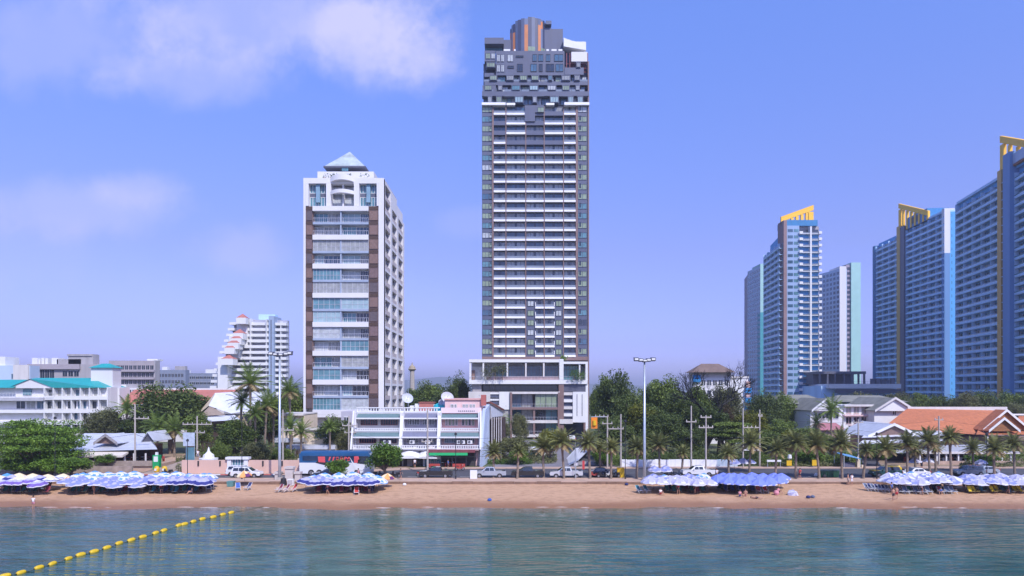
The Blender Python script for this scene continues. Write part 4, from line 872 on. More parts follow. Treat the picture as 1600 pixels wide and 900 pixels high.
# ================================================================ town houses on the beach road
def townhouse(name, label, px0, px1, D, wallm, awn, ground, seedv, top='parapet'):
    rr = random.Random(seedv)
    T = thing(name, label, 'building', ((X(px0, D) + X(px1, D)) / 2, D, G), 'stepped town houses on the beach road')
    fr, W_ = frame((X(px0, D), D), (X(px1, D), D)); A = lambda p: X(p, D) - X(px0, D); z = lambda y: Z(y, D); s = A(px0 + 1)
    # storeys step back: ground projects most
    st = [(z(704), z(686), 2.6), (z(686), z(658), 1.3), (z(658), z(644), 0)]
    m = MB(); m.ob(fr, .3, W_ - .3, -12, -.6, G, z(645), wallm); m.ob(fr, .3, W_ - .3, -11, .6, G, z(676), wallm); m.ob(fr, .3, W_ - .3, -10, 1.2, G, z(705), wallm)
    for a in (0, W_ - .3): m.ob(fr, a, a + .3, -12, 1.2, G, z(644), white)
    m.build('wall', T)
    rw = Rep('window', T); ra = Rep('awning', T); rb = Rep('parapet', T)
    fm = white2; n = 2
    # upper floor windows, middle floor windows
    for (yt, yb, b) in ((653, 664.5, -.6), (684, 692, .62)):
        for i in range(n):
            a0 = .8 + i * (W_ - 1.2) / n; a1 = a0 + (W_ - 1.2) / n - .6; w = rw.new()
            if wallm is pink and yt < 660:
                k = 4
                for q in range(k): window(w, fr, a0 + (a1 - a0) * q / k + .05, a0 + (a1 - a0) * (q + 1) / k - .05, z(yb + 1), z(yt), gl[rr.choice(['curtain', 'dark', 'green'])], white2, 1, b + .1, .09)
            else: window(w, fr, a0, a1, z(yb), z(yt), gl[rr.choice(['dark', 'dark', 'blue'])] if yt > 660 else gl['dark'], M('maroon_frame', (0, 0, 0)) if wallm is offw else white2, 7, b + .1, .09)
    # slanting awnings above each floor with white fascia
    for (y0, y1, b0, b1) in ((646.5, 653, -.6, 1.1), (673.5, 681.5, 1.25, 2.6)):
        m = ra.new(); q = lambda a, b, zz: (X(px0, D) + a, D - b, zz)
        m.hexa([q(.1, b1, z(y1) - .1), q(W_ - .1, b1, z(y1) - .1), q(W_ - .1, b0, z(y0) - .12), q(.1, b0, z(y0) - .12), q(.1, b1, z(y1)), q(W_ - .1, b1, z(y1)), q(W_ - .1, b0, z(y0)), q(.1, b0, z(y0))], awn)
        m.ob(fr, .05, W_ - .05, b1, b1 + .08, z(y1) - .18, z(y1) + .08, white2)
    # pierced balustrades
    for (yt, yb, b) in ((668, 673.3, 1.6), (693.5, 700, 3.1)):
        m = rb.new(); m.ob(fr, .1, W_ - .1, b - .12, b, z(yb), z(yb) + .22, white2); m.ob(fr, .1, W_ - .1, b - .14, b + .02, z(yt) - .15, z(yt), white2)
        c = .2
        while c < W_ - .3: m.ob(fr, c, c + .22, b - .11, b - .01, z(yb) + .22, z(yt) - .15, white2); c += .42
        m.ob(fr, .1, W_ - .1, b - 3, b - .12, z(yb) - .2, z(yb), wallm)
    # side ribs climbing in steps
    for a in (-.35, W_ + .05):
        m = MB(); m.hexa([(X(px0, D) + a, D - 3.2, z(700)), (X(px0, D) + a + .3, D - 3.2, z(700)), (X(px0, D) + a + .3, D + .5, z(700)), (X(px0, D) + a, D + .5, z(700)), (X(px0, D) + a, D - .9, z(642)), (X(px0, D) + a + .3, D - .9, z(642)), (X(px0, D) + a + .3, D + .5, z(642)), (X(px0, D) + a, D + .5, z(642))], white2); m.build('party_wall', T)
    if top == 'parapet':
        m = MB(); m.ob(fr, 0, W_, -.8, -.55, z(645), z(642.5), white2); m.ob(fr, 0, W_, -.8, -.5, z(638), z(636.5), white2); c = .1
        while c < W_ - .2: m.ob(fr, c, c + .2, -.78, -.6, z(642.5), z(638), white2); c += .5
        m.build('roof_balustrade', T)
    rw.done(); ra.done(); rb.done()
    for i in range(2 if seedv != 3 else 3):    # air conditioners on the middle balcony
        a = 1.2 + rr.random() * (W_ - 3); m = MB(); m.ob(fr, a, a + .9, 1.9, 2.3, z(692), z(692) + .65, white2); m.tube([(X(px0, D) + a + .35, D - 2.3, z(692) + .33), (X(px0, D) + a + .35, D - 2.33, z(692) + .33)], .24, dgrey, 10); m.build('air_conditioner', T)
    return T, fr, A, z, W_
T, fr, A, z, W_ = townhouse('townhouse', 'cream town house with two grey-green awnings, left of the slate-awned one', 556, 629, 127, offw, awng, None, 1)
m = MB(); m.ob(fr, -9.5, W_ - .2, .9, 4.2, z(716), z(713), offw); m.ob(fr, 0, W_, .8, 1.3, G, z(716), wood); m.build('shop_canopy', T)
T, fr, A, z, W_ = townhouse('townhouse', 'grey town house with slate awnings in the middle of the row of three', 630, 687, 127, M('mauve_grey_wall', (.42, .4, .45), .8, .1, .4), awnb, None, 2)
# arched marquee and shop fronts
m = MB()
for i in range(10):
    a0 = W_ * i / 10; a1 = W_ * (i + 1) / 10; h = lambda a: .9 * math.sin(math.pi * ((a / W_ * 2) % 1)) 
    m.hexa([(X(630, 127) + a0, 122.8, z(713)), (X(630, 127) + a1, 122.8, z(713)), (X(630, 127) + a1, 126, z(711)), (X(630, 127) + a0, 126, z(711)), (X(630, 127) + a0, 122.8, z(712) + h(a0) * .5), (X(630, 127) + a1, 122.8, z(712) + h(a1) * .5), (X(630, 127) + a1, 126, z(702) + h(a1)), (X(630, 127) + a0, 126, z(702) + h(a0))], white2)
m.build('shop_marquee', T)
m = MB(); m.ob(fr, A(632), A(664), 1.25, 1.35, G, z(713), M('shop_dark', (.05, .045, .05), .6, .2, 1)); m.ob(fr, A(638), A(646), 1.36, 1.4, G, z(717), grey); m.ob(fr, A(650), A(658), 1.36, 1.42, G, z(716), gl['dark']); m.build('shop_front', T)
m = MB(); m.ob(fr, A(663), A(690), 1.3, 1.9, z(716), z(711.5), white2); m.ob(fr, A(663), A(665.5), 1.3, 1.9, G, z(716), white2); m.ob(fr, A(666), A(690), 1.35, 1.4, G, z(716), M('turquoise_shop_glass', (.08, .3, .36), .12, .35, .8, spec=.9))
for i in range(7): m.ob(fr, A(667 + 3 * i), A(669 + 3 * i), 1.42, 1.46, G + .2, G + .9 + .3 * (i % 3), gl['drape'])
m.build('turquoise_shop_front', T)
T, fr, A, z, W_ = townhouse('townhouse', 'pink town house with top terrace and green-signed restaurant below', 688, 750, 127, pink, awng, None, 3, top='none')
m = MB(); m.ob(fr, A(694), A(752), -10, -1.5, z(645), z(625), pink); m.ob(fr, A(693), A(753), -10.2, -1.2, z(625), z(623), M('salmon_trim', (.62, .36, .32), .7)); m.build('wall', T)
r = Rep('window', T)
for p0, p1 in ((703, 708), (709, 713), (722, 726), (727, 731), (733, 737), (738, 742)): window(r.new(), fr, A(p0), A(p1), z(641), z(631.5), gl['curtain'], white2, 1, -1.4, .1)
r.done()
m = MB(); m.ob(fr, A(689), A(752), -.4, -.2, z(645.5), z(637), M('pale_pink_parapet', (.75, .6, .62), .8, .05, .5))
for i in range(9): m.ob(fr, A(716 + 3 * i), A(717.6 + 3 * i), -.19, -.15, z(643), z(641.5), dgrey)
m.build('parapet', T)
# pale blue gable end wall and red roof edge
m = MB(); q = lambda p, D_, y: (X(p, D_), D_, Z(y, D_))
m.hexa([(X(750.5, 127) , 124, G), (X(754, 127) , 123.6, G), (X(766, 134), 134, G), (X(757, 134), 134, G), (X(754, 127), 126.5, z(640)), (X(759, 127), 126.3, z(640)), (X(766, 134), 134, z(632)), (X(757, 134), 134, z(632))], M('pale_blue_gable', (.5, .58, .72), .7, .08, .4)); m.build('gable_wall', T)
m = MB(); m.ob(fr, A(751), A(759), -3, -1, z(634), z(617), M('brick_red_chimney', (.4, .12, .1), .8)); m.build('chimney', T)
m = MB()
m.poly([q(757, 133, 629), q(766, 133, 627), q(789, 146, 640), q(780, 146, 644)], palered); m.poly([q(766, 132.8, 633), q(786, 145, 645), q(786, 145, 650), q(768, 132.8, 652)], tin); m.poly([q(760, 132.9, 631), q(768, 133, 631), q(790, 146, 644), q(786, 145.8, 646)], white2); m.build('side_roof', T)
m = MB(); m.prism([(X(766, 133), 133), (X(783, 133), 133), (X(790, 146), 146), (X(770, 146), 146)], G, Z(655, 133), wood)
for i in range(5): m.box(X(768 + 3.6 * i, 132), X(769 + 3.6 * i, 132), 132.4, 132.9, G, Z(652, 132), offw)
m.build('side_lean_to', T)
# restaurant front below
grn = M('green_awning', (.02, .42, .14), .6, .1, 2); rp = M('red_shop_panel', (.36, .05, .04), .6, .15, 2)
m = MB(); m.ob(fr, A(672), A(744), 1.3, 4.2, z(704), z(700), M('maroon_canopy', (.2, .05, .06), .7, .2, 2)); m.ob(fr, A(673), A(744), 1.0, 1.28, G, z(704), M('shop_dark', (0, 0, 0))); m.build('canopy', T)
m = MB(); m.ob(fr, A(675), A(733), 4.22, 4.5, z(708), z(704.2), grn); m.build('green_sign_board', T)
m = MB(); m.ob(fr, A(674), A(691), 3.9, 4.1, G, z(721), rp); m.ob(fr, A(710), A(729), 3.9, 4.1, G, z(721), rp); m.ob(fr, A(705), A(710), 3.9, 4.1, G, z(727), rp); m.build('red_panel', T)
m = MB()
for p in (674, 692, 709, 730, 743): m.ob(fr, A(p), A(p) + .15, 3.9, 4.05, G, z(704), black)
m.build('canopy_post', T)
for k in range(5):
    a = A(693 + 3.2 * k); m = MB(); m.ob(fr, a, a + .5, 2.2 + .2 * (k % 2), 2.7, G, G + .75, (wood, rp)[k % 2]); m.ob(fr, a - .1, a + .6, 2.1, 2.8, G + .75, G + .8, white2); m.ob(fr, a, a + .45, 1.6, 1.65, G + .4, G + 1.0, wood)
    solo(m, 'cafe_table', '%s cafe table from the left in the gap between the red panels' % ORD[k], 'table', 'tables in the green-signed restaurant')
# roof clutter on the town houses
def dish(px, py, D, r, lab, lean=.5, m_=tin):
    m = MB(); c = Vector((X(px, D), D, Z(py, D))); m.tube([(c.x, D + .1, Z(py, D) - r * 1.9), (c.x, D + .1, c.z)], .06, dgrey)
    T = thing('satellite_dish', lab, 'satellite dish', (c.x, D, c.z - r * 1.9)); m.build('mast', T); m = MB(); d = Vector((.3, -.75, lean)).normalized()
    m.tube([c + d * .45 * r * f * f for f in (0, .3, .6, .85, 1)], [.02 * r, .3 * r, .6 * r, .85 * r, r], m_, 14, cap=False); m.tube([c, c + d * r * .9], .04, dgrey, 4); m.build('dish', T, smooth=True)
dish(636, 624, 130, 1.1, 'grey satellite dish on the flat roof by the leaning pole'); dish(698, 623, 131, 1.25, 'white satellite dish beside the turquoise tank'); dish(690, 630, 132, .7, 'small satellite dish left of the turquoise tank')
m = MB(); m.lathe([(.1, 0), (1.5, .02), (1.7, .6), (1.5, 1.3), (.6, 1.7), (0, 1.75)], (X(690, 133), 133, Z(643, 133)), M('turquoise_tank', (.02, .45, .5), .4, .12, 1), 14); solo(m, 'water_tank', 'rounded turquoise water tank on the roof of the middle town house', 'water tank')
m = MB(); m.box(X(655, 134), X(677, 134), 134, 137, Z(645, 134), Z(630, 134), palered); m.box(X(654, 134), X(678, 134), 133.9, 137.1, Z(630, 134), Z(628, 134), M('rust_trim', (.25, .08, .06), .8)); solo(m, 'rooftop_shed', 'faded red rooftop shed on the middle town house', 'shed')
m = MB()
for p0, p1, y in ((640, 646, 634), (648, 655, 631), (677, 682, 632)): m.box(X(p0, 134), X(p1, 134), 134.2, 136, Z(646, 134), Z(y, 134), white2)
solo(m, 'roof_housing', 'white block housings on the flat roof between the dishes', 'roof housing')
# ================================================================ other low buildings and walls
def gable(mb, x0, x1, y0, y1, z0, z1, m, mw, over=.0, barge=None):
    """gable facing the viewer, ridge along y"""
    xc = (x0 + x1) / 2
    mb.poly([(x0, y0, z0), (x1, y0, z0), (xc, y0, z1)], mw)
    t = .12; yf = y0 - .5
    for a, b in ((x0, xc), (xc, x1)):
        za, zb = (z0, z1) if a == x0 else (z1, z0)
        mb.hexa([(a, yf, za), (b, yf, zb), (b, y1, zb), (a, y1, za), (a, yf, za + t), (b, yf, zb + t), (b, y1, zb + t), (a, y1, za + t)], m)
        if barge: mb.hexa([(a, yf - .1, za - .25), (b, yf - .1, zb - .25), (b, yf - .003, zb - .25), (a, yf - .003, za - .25), (a, yf - .1, za + .3), (b, yf - .1, zb + .3), (b, yf - .003, zb + .3), (a, yf - .003, za + .3)], barge)
# open restaurant with corrugated roof
def restaurant():
    D = 121.; z = lambda y: Z(y, D); x = lambda p: X(p, D); zg = 2.1
    T = thing('open_restaurant', 'open-sided beach restaurant with pale corrugated roof and two small gables', 'building', (x(175), D, G))
    m = MB(); m.box(x(100), x(255), D - 3.5, D + 12, G, zg, pave); m.box(X(110, D + 7), X(235, D + 7), D + 7, D + 11.5, zg, z(700), wood); m.build('floor_base', T)
    m = MB(); sl = lambda pts: m.poly(pts, tin)
    sl([(X(103, D - 2.5), D - 2.5, Z(706, D - 2.5)), (X(246, D - 2.5), D - 2.5, Z(702, D - 2.5)), (X(232, D + 4), D + 4, Z(688, D + 4)), (X(112, D + 4), D + 4, Z(692, D + 4))])
    sl([(X(112, D + 4), D + 4, Z(692, D + 4)), (X(232, D + 4), D + 4, Z(689, D + 4)), (X(226, D + 9), D + 9, Z(677, D + 9)), (X(132, D + 9), D + 9, Z(677, D + 9))])
    sl([(X(132, D + 9), D + 9, Z(677, D + 9)), (X(226, D + 9), D + 9, Z(677, D + 9)), (X(240, D + 15), D + 15, Z(690, D + 15)), (X(110, D + 15), D + 15, Z(690, D + 15))])
    sl([(X(246, D - 2.5), D - 2.5, Z(702, D - 2.5)), (X(240, D + 15), D + 15, Z(690, D + 15)), (X(226, D + 9), D + 9, Z(677, D + 9)), (X(232, D + 4), D + 4, Z(688, D + 4))]); m.build('roof', T)
    m = MB(); gm = M('brown_gable_boards', (.2, .13, .11), .8, .2, 3)
    gable(m, X(150, D), X(187, D), D - .2, D + 5, z(693), z(679.5), tin, gm, barge=M('grey_barge', (.3, .28, .28), .7)); gable(m, X(222, D + 3), X(243, D + 3), D + 3, D + 9, z(692), z(677), tin, M('dark_slate_gable', (.08, .08, .1), .8)); m.build('roof_gable', T)
    m = MB(); cv = M('canvas_awning', (.62, .56, .48), .8, .12, 2)
    for i in range(9):
        a0, a1 = x(118 + 10.5 * i), x(118 + 10.5 * (i + 1)); m.hexa([(a0, D - 4.2, z(711)), (a1, D - 4.2, z(711)), (a1, D - 2.4, z(707)), (a0, D - 2.4, z(707)), (a0, D - 4.2, z(708)), (a1, D - 4.2, z(708)), (a1, D - 2.4, z(704)), (a0, D - 2.4, z(704))], cv)
    m.build('canvas_awning', T)
    r = Rep('post', T)
    for p in (106, 117, 133, 148, 163, 178, 193, 208, 222, 240): r.new().box(x(p), x(p) + .22, D - 2.9, D - 2.7, zg, z(706), offw)
    r.done()
    m = MB(); m.box(x(112), x(255), D - 3.8, D - 3.55, zg - .1, zg + .8, M('stone_parapet', (.3, .24, .2), .9, .25, 1, bump=.5)); m.build('terrace_wall', T)
    rt = Rep('dining_set', T)
    for i in range(12):
        a = x(120 + 10 * i); b = D + R.uniform(-1, 4); m = rt.new(); m.box(a, a + 1.0, b, b + .8, zg + .7, zg + .76, R.choice([wood, rp, white2])); m.tube([(a + .5, b + .4, zg), (a + .5, b + .4, zg + .7)], .05, black, 5)
        for s in (-.45, 1.05): m.box(a + s, a + s + .4, b + .2, b + .6, zg + .42, zg + .47, R.choice([rp, wood, offw])); m.box(a + s, a + s + .4, b + .58, b + .63, zg, zg + .95, R.choice([rp, wood]))
    rt.done()
restaurant()
# slanting retaining wall of the ramp left of the pink wall
m = MB(); m.hexa([(X(205, 112), 114, G), (X(284, 112), 118.5, G), (X(284, 112), 118.9, G), (X(205, 112), 114.4, G), (X(205, 112), 114, Z(742, 114)), (X(284, 112), 118.5, Z(712, 118)), (X(284, 112), 118.9, Z(712, 118)), (X(205, 112), 114.4, Z(742, 114))], M('ramp_wall', (.36, .29, .25), .85, .15, .6)); solo(m, 'ramp_wall', 'low pale wall slanting up towards the signboards beside the restaurant', 'wall')
m = MB(); m.hexa([(X(0, 114), 114.2, G), (X(205, 114), 114.2, G), (X(205, 114), 114.6, G), (X(0, 114), 114.6, G), (X(0, 114), 114.2, Z(729, 114)), (X(205, 114), 114.2, Z(729, 114)), (X(205, 114), 114.6, Z(729, 114)), (X(0, 114), 114.6, Z(729, 114))], M('stone_parapet', (0, 0, 0))); solo(m, 'garden_wall', 'grey-brown stone garden wall in front of the open restaurant', 'wall')
# pink boundary wall with lamps and gate
D = 114.; x = lambda p: X(p, D); z = lambda y: Z(y, D)
T = thing('pink_wall', 'long salmon pink boundary wall with white gateway behind the white cars', 'wall', (x(330), D, G))
m = MB(); m.box(x(284), x(357), D, D + .3, G, z(719), pinkwall); m.box(x(387), x(470), D, D + .3, G, z(719), pinkwall); m.build('wall_panel', T)
m = MB(); m.box(x(356), x(362), D - .3, D + .5, G, z(715), white2); m.box(x(382), x(388), D - .3, D + .5, G, z(715), white2); m.box(x(354), x(390), D - .5, D + .7, z(717.5), z(714), white2); m.build('gateway', T)
m = MB(); m.box(x(362.1), x(381.9), D, D + .1, G, z(717.6), gl['teal'])
for i in range(5): m.box(x(363 + 4.2 * i), x(363 + 4.2 * i) + .08, D - .06, D - .002, G, z(717.7), white2)
m.build('gate', T)
for p in (309, 343, 410, 440):
    m = MB(); m.box(x(p), x(p) + .22, D - .14, D - .003, z(728), z(720), black); m.build('wall_lamp', T)
# white shrine behind the wall
m = MB(); c = (X(326, 118), 118, Z(717, 118)); m.lathe([(1.6, -2), (1.6, 0), (1.6, .15), (1.0, .2), (.9, .7), (.5, 1.0), (.25, 1.3), (.1, 1.9), (0, 2.1)], c, white2, 10); solo(m, 'spirit_house', 'small white shrine with a pointed top behind the pink wall', 'shrine')
# signboards on posts at the restaurant corner
m = MB(); m.box(X(286, 117), X(304, 117), 117, 117.15, Z(697, 117), Z(676, 117), M('pale_sign', (.42, .48, .56), .6, .2, 2))
T = thing('road_sign', 'pale double signboard on tall posts at the corner by the restaurant', 'sign', (X(295, 117), 117, G)); m.build('sign_board', T)
m = MB(); [m.tube([(X(p, 117), 117.2, G), (X(p, 117), 117.2, Z(676, 117))], .07, steel) for p in (291, 303)]; m.build('post', T)
m = MB(); m.box(X(291, 117), X(303, 117), 117, 117.1, Z(724, 117), Z(699, 117), gl['teal']); m.build('lower_board', T)
# thai house with white tiled roofs
D = 150.; x = lambda p: X(p, D); z = lambda y: Z(y, D)
T = thing('garden_house', 'brown-walled house with steep white tiled roofs among the palms', 'building', (x(340), D, G))
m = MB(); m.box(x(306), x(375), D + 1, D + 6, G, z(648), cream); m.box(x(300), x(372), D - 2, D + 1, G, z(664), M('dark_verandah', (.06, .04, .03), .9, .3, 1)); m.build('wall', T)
wt = M('white_roof_tiles', (.58, .6, .66), .6, .1, .8)
m = MB(); m.poly([(X(326, D - 1), D - 1, Z(634, D - 1)), (X(361, D - 1), D - 1, Z(646, D - 1)), (X(400, D + 3), D + 3, Z(640, D + 3)), (X(372, D + 8), D + 8, Z(612, D + 8)), (X(336, D + 3), D + 3, Z(614, D + 3))], wt); m.poly([(X(336, D + 2.5), D + 2.5, Z(614, D + 2.5)), (X(326, D - .9), D - .9, Z(634, D - .9)), (x(306), D, z(650))], cream); m.poly([(X(312, D - 1.1), D - 1.1, Z(650, D - 1.1)), (X(352, D - 1.1), D - 1.1, Z(648, D - 1.1)), (X(328, D - .9), D - .9, Z(634, D - .9))], M('tan_gable', (.34, .27, .22), .85, .15, 1))
m.poly([(X(300, D - 4), D - 4, Z(660, D - 4)), (X(376, D - 4), D - 4, Z(656, D - 4)), (x(366), D, z(648)), (x(304), D, z(650))], wt); m.poly([(X(380, D + 4), D + 4, Z(634, D + 4)), (X(425, D + 4), D + 4, Z(636, D + 4)), (X(418, D + 10), D + 10, Z(612, D + 10)), (X(390, D + 10), D + 10, Z(614, D + 10))], wt); m.build('roof', T)
T, fr, A, z = block('red_roof_house', 'low house with wide faded red roof behind the big dark tree', 182, 350, 634, 185, 12, offw, [])
m = MB(); m.poly([(X(178, 184), 184, Z(632, 184)), (X(352, 184), 184, Z(630, 184)), (X(352, 184), 192, Z(609, 188)), (X(186, 184), 192, Z(608, 188))], palered); m.poly([(X(178, 184), 200, Z(632, 184)), (X(352, 184), 200, Z(630, 184)), (X(352, 184), 192, Z(609, 188)), (X(186, 184), 192, Z(608, 188))], palered); m.box(X(182, 184), X(353, 184), 191.8, 192.2, Z(609, 186), Z(606.6, 186), white2); m.build('red_roof', T)
# beige low houses behind the bus
T, fr, A, z = block('beige_house', 'flat-roofed beige house beneath the condominium, left side', 438, 476, 648, 136, 9, cream, [(655, 664, 444, 470, 12, 9, 'drape', offw)])
m = MB(); m.ob(fr, A(436), A(476), -9, 1, z(649), z(646), offw); m.ob(fr, A(432), A(476), -3, 2.0, z(690), z(684), tin); m.build('roof_slab', T)
T, fr, A, z = block('beige_house', 'cream terrace building with blue-railed balcony directly behind the white and blue bus', 477, 556, 672, 132, 9, cream, [(676, 684, 492, 530, 13, 11, 'blue', white2)])
m = MB(); m.ob(fr, A(455), A(530), -1, 3.0, z(700), z(694), tin); m.ob(fr, A(455), A(530), -.5, 2.6, z(714), z(700.2), cream); m.ob(fr, A(477), A(540), 0, .5, z(672), z(668), offw)
for p in (470, 498, 512): m.ob(fr, A(p), A(p + 2.5), 2.62, 2.9, z(716), z(702), M('tan_post', (.35, .22, .1), .8))
m.build('lean_to', T)
T, fr, A, z = block('grey_annex', 'small grey annex between the beige house and the cream town house', 533, 557, 643, 133, 6, M('mauve_grey_wall', (0, 0, 0)), [(652, 662, 538, 546, 9, 6, 'dark', white2)])
# right of the tower: white building with blue air-conditioner bays
D = 178.; z = lambda y: Z(y, D); x = lambda p: X(p, D)
T, fr, A, z = block('blue_bay_building', 'white building with bright blue bays and brown hipped roof behind the bare tree', 1084, 1147, 590, D, 5, white, [(594, 602, 1096, 1142, 9, 6, 'dark', white2), (610, 618, 1096, 1142, 9, 6, 'dark', white2)])
m = MB(); hip(m, X(1078, D), X(1146, D), D - 2, D + 5, Z(582, D), Z(568, D), brownroof, 3.4); m.box(X(1083, D), X(1143, D), D + .4, D + 4.5, Z(590, D), Z(581.8, D), offw); m.build('brown_hip_roof', T)
m = MB(); m.ob(fr, A(1140), A(1170), -9, -.5, G, Z(589, D), white2); m.ob(fr, A(1143), A(1171), -9.2, -.3, Z(591, D), Z(588, D), offw); m.build('wing_wall', T)
bb = M('vivid_blue_paint', (.02, .26, .62), .6, .06, 1)
for p0, p1, y0, y1 in ((1083, 1094, 586, 597), (1165, 1173, 606, 614), (1165, 1173, 621, 629), (1165, 1172, 635, 640)):
    m = MB(); m.ob(fr, A(p0), A(p1), -.49, .6, Z(y1, D), Z(y0, D), bb); m.tube([(X((p0 + p1) / 2, D), D - .6, Z((y0 + y1) / 2, D)), (X((p0 + p1) / 2, D), D - .66, Z((y0 + y1) / 2, D))], .28, black, 8); m.build('blue_bay', T)
m = MB(); m.ob(fr, A(1166), A(1172), -1, .2, G, Z(596, D), M('salmon_panel', (.6, .38, .34), .8, .1, 1)); m.build('salmon_strip', T)
# grey barn-like roofs, white gabled house, etc.
T, fr, A, z = block('patterned_house', 'long house with mossy grey roof and patterned grey wall', 1222, 1268, 632, 180, 14, M('patterned_wall', (.5, .46, .62), .8, .6, 2.6), [(634, 664, 1224, 1266, 7, 4.4, 'drape', grey)])
m = MB(); hip(m, X(1216, 179), X(1300, 179), 178, 196, Z(631, 179), Z(617, 179), greyroof, 3); m.build('grey_roof', T)
T, fr, A, z = block('white_gabled_house', 'white house with wide gable and pink-roofed porch beside the single tall palm', 1266, 1316, 640, 168, 10, white, [(646, 654, 1280, 1312, 11, 8, 'dark', white2)])
m = MB(); gable(m, X(1264, 168), X(1312, 168), 167, 182, Z(642, 168), Z(623, 168), greyroof, white, barge=white2); m.build('gable_roof', T)
m = MB(); m.poly([(X(1280, 164), 163.6, Z(672, 164)), (X(1322, 164), 163.6, Z(672, 164)), (X(1318, 164), 167.8, Z(662, 164)), (X(1284, 164), 167.8, Z(662, 164))], M('dusty_pink_roof', (.36, .15, .17), .8, .15, 1)); m.box(X(1282, 164), X(1320, 164), 164.4, 167.7, G, Z(672.4, 164), M('rose_wall', (.42, .26, .26), .8)); m.build('porch', T)
T, fr, A, z = block('white_shophouse', 'white three-storey shophouse with small shaded windows, right of the tall palm', 1318, 1372, 633, 170, 12, white2, [(636, 646, 1322, 1368, 12, 8, 'curtain', pink), (652, 662, 1322, 1368, 12, 8, 'dark', pink), (665, 671, 1326, 1366, 12, 8, 'dark', pink)])
m = MB(); m.ob(fr, A(1316), A(1374), .1, 1.2, Z(650, 170), Z(648, 170), pink); m.ob(fr, A(1316), A(1374), .1, 1.2, Z(635, 170), Z(632, 170), offw); m.build('ledge', T)
T, fr, A, z = block('white_gabled_house', 'plain white gable end with one dark window, left of the orange roof', 1366, 1421, 640, 166, 14, white2, [(642, 648, 1395, 1401, 8, 5, 'dark', white2)])
m = MB(); gable(m, X(1362, 166), X(1426, 166), 165, 182, Z(642, 166), Z(622, 166), greyroof, white2, barge=offw); m.build('gable_roof', T)
m = MB(); hip(m, X(1310, 182), X(1425, 182), 183, 199, Z(628, 182), Z(618, 182), greyroof, 4); solo(m, 'long_grey_roof', 'long low mossy roof right behind the white gabled houses', 'roof')
# large orange tiled roof
D = 150.; x = lambda p, d=150.: X(p, d); z = lambda y, d=150.: Z(y, d)
T = thing('orange_roof_hall', 'wide hall under a sweeping orange tiled roof with white-edged double gable', 'building', (x(1490), D, G))
tile = M('orange_roof_tiles', (.43, .145, .06), .75, .2, 1.4, bump=.35)
m = MB(); m.poly([(X(1380, D - 2), D - 2, Z(668, D - 2)), (X(1540, D - 2), D - 2, Z(680, D - 2)), (x(1572, 159), D + 9, z(641, 159)), (x(1418, 159), D + 9, z(638, 159))], tile)
m.poly([(X(1380, D - 2), D - 2, Z(668, D - 2)), (x(1418, 159), D + 9, z(638, 159)), (X(1400, D + 22), D + 22, Z(668, D + 22))], tile); m.poly([(X(1400, D + 22), D + 22, Z(668, D + 22)), (x(1418, 159), D + 9, z(638, 159)), (x(1572, 159), D + 9, z(641, 159)), (X(1600, D + 22), D + 22, Z(680, D + 22))], tile)
m.poly([(X(1525, D - 5), D - 5, Z(679, D - 5)), (X(1640, D - 5), D - 5, Z(679, D - 5)), (X(1640, D - 1.5), D - 1.5, Z(672, D - 1.5)), (X(1528, D - 1.5), D - 1.5, Z(672, D - 1.5))], tile); m.build('roof', T)
m = MB(); gable(m, x(1531, 148), x(1605, 148), 147.5, 150.5, Z(672, 148), Z(641, 148), tile, M('ornate_gable', (.26, .11, .04), .8, .35, 2), barge=white2); m.build('rear_gable', T)
m = MB(); gable(m, x(1545, 145), x(1594, 145), 145.5, 148.4, Z(674, 145), Z(654, 145), tile, M('ornate_gable', (0, 0, 0)), barge=white2); m.build('front_gable', T)
m = MB(); m.poly([(X(1585, D + 1), D + 1, Z(668, D + 1)), (X(1700, D + 1), D + 1, Z(668, D + 1)), (X(1700, D + 8), D + 8, Z(650, D + 8)), (X(1592, D + 8), D + 8, Z(650, D + 8))], tile); m.box(x(1590), x(1700), D + 7.8, D + 8.2, z(651), z(648.5), white2); m.build('side_roof', T)
m = MB(); m.box(x(1392), x(1640), D + .5, D + 18, G, z(682), M('rose_brown_wall', (.28, .19, .17), .85, .15, .4)); 
for p in (1519, 1556, 1590): m.box(x(p), x(p + 2.5), D - 4.6, D - 4.2, G, z(680), white2)
m.build('wall', T)
m = MB(); m.box(x(1418, 159), x(1573, 159), D + 8.8, D + 9.2, z(640.5, 159) - .3, z(638, 159) + .35, offw); m.build('ridge', T)
# white tent-like roof restaurant in front of it
D = 136.; x = lambda p: X(p, D); z = lambda y: Z(y, D)
T = thing('pavilion_restaurant', 'open pavilion with layered white roofs and dark interior below the orange roof', 'building', (x(1430), D, G))
m = MB(); gable(m, x(1354), x(1436), D, D + 12, z(682), z(663), tin, M('brown_gable_boards', (0, 0, 0)), barge=white2); m.build('roof_gable', T)
m = MB(); wr = M('white_sheet_roof', (.6, .61, .64), .5, .1, .5)
m.poly([(X(1346, D - 2), D - 2, Z(684, D - 2)), (X(1476, D - 2), D - 2, Z(680, D - 2)), (X(1470, D + 3), D + 3, Z(673, D + 3)), (X(1352, D + 3), D + 3, Z(678, D + 3))], wr); m.poly([(X(1340, D - 4), D - 4, Z(694, D - 4)), (X(1480, D - 4), D - 4, Z(690, D - 4)), (X(1472, D - 1.9), D - 1.9, Z(685, D - 1.9)), (X(1348, D - 1.9), D - 1.9, Z(688, D - 1.9))], wr)
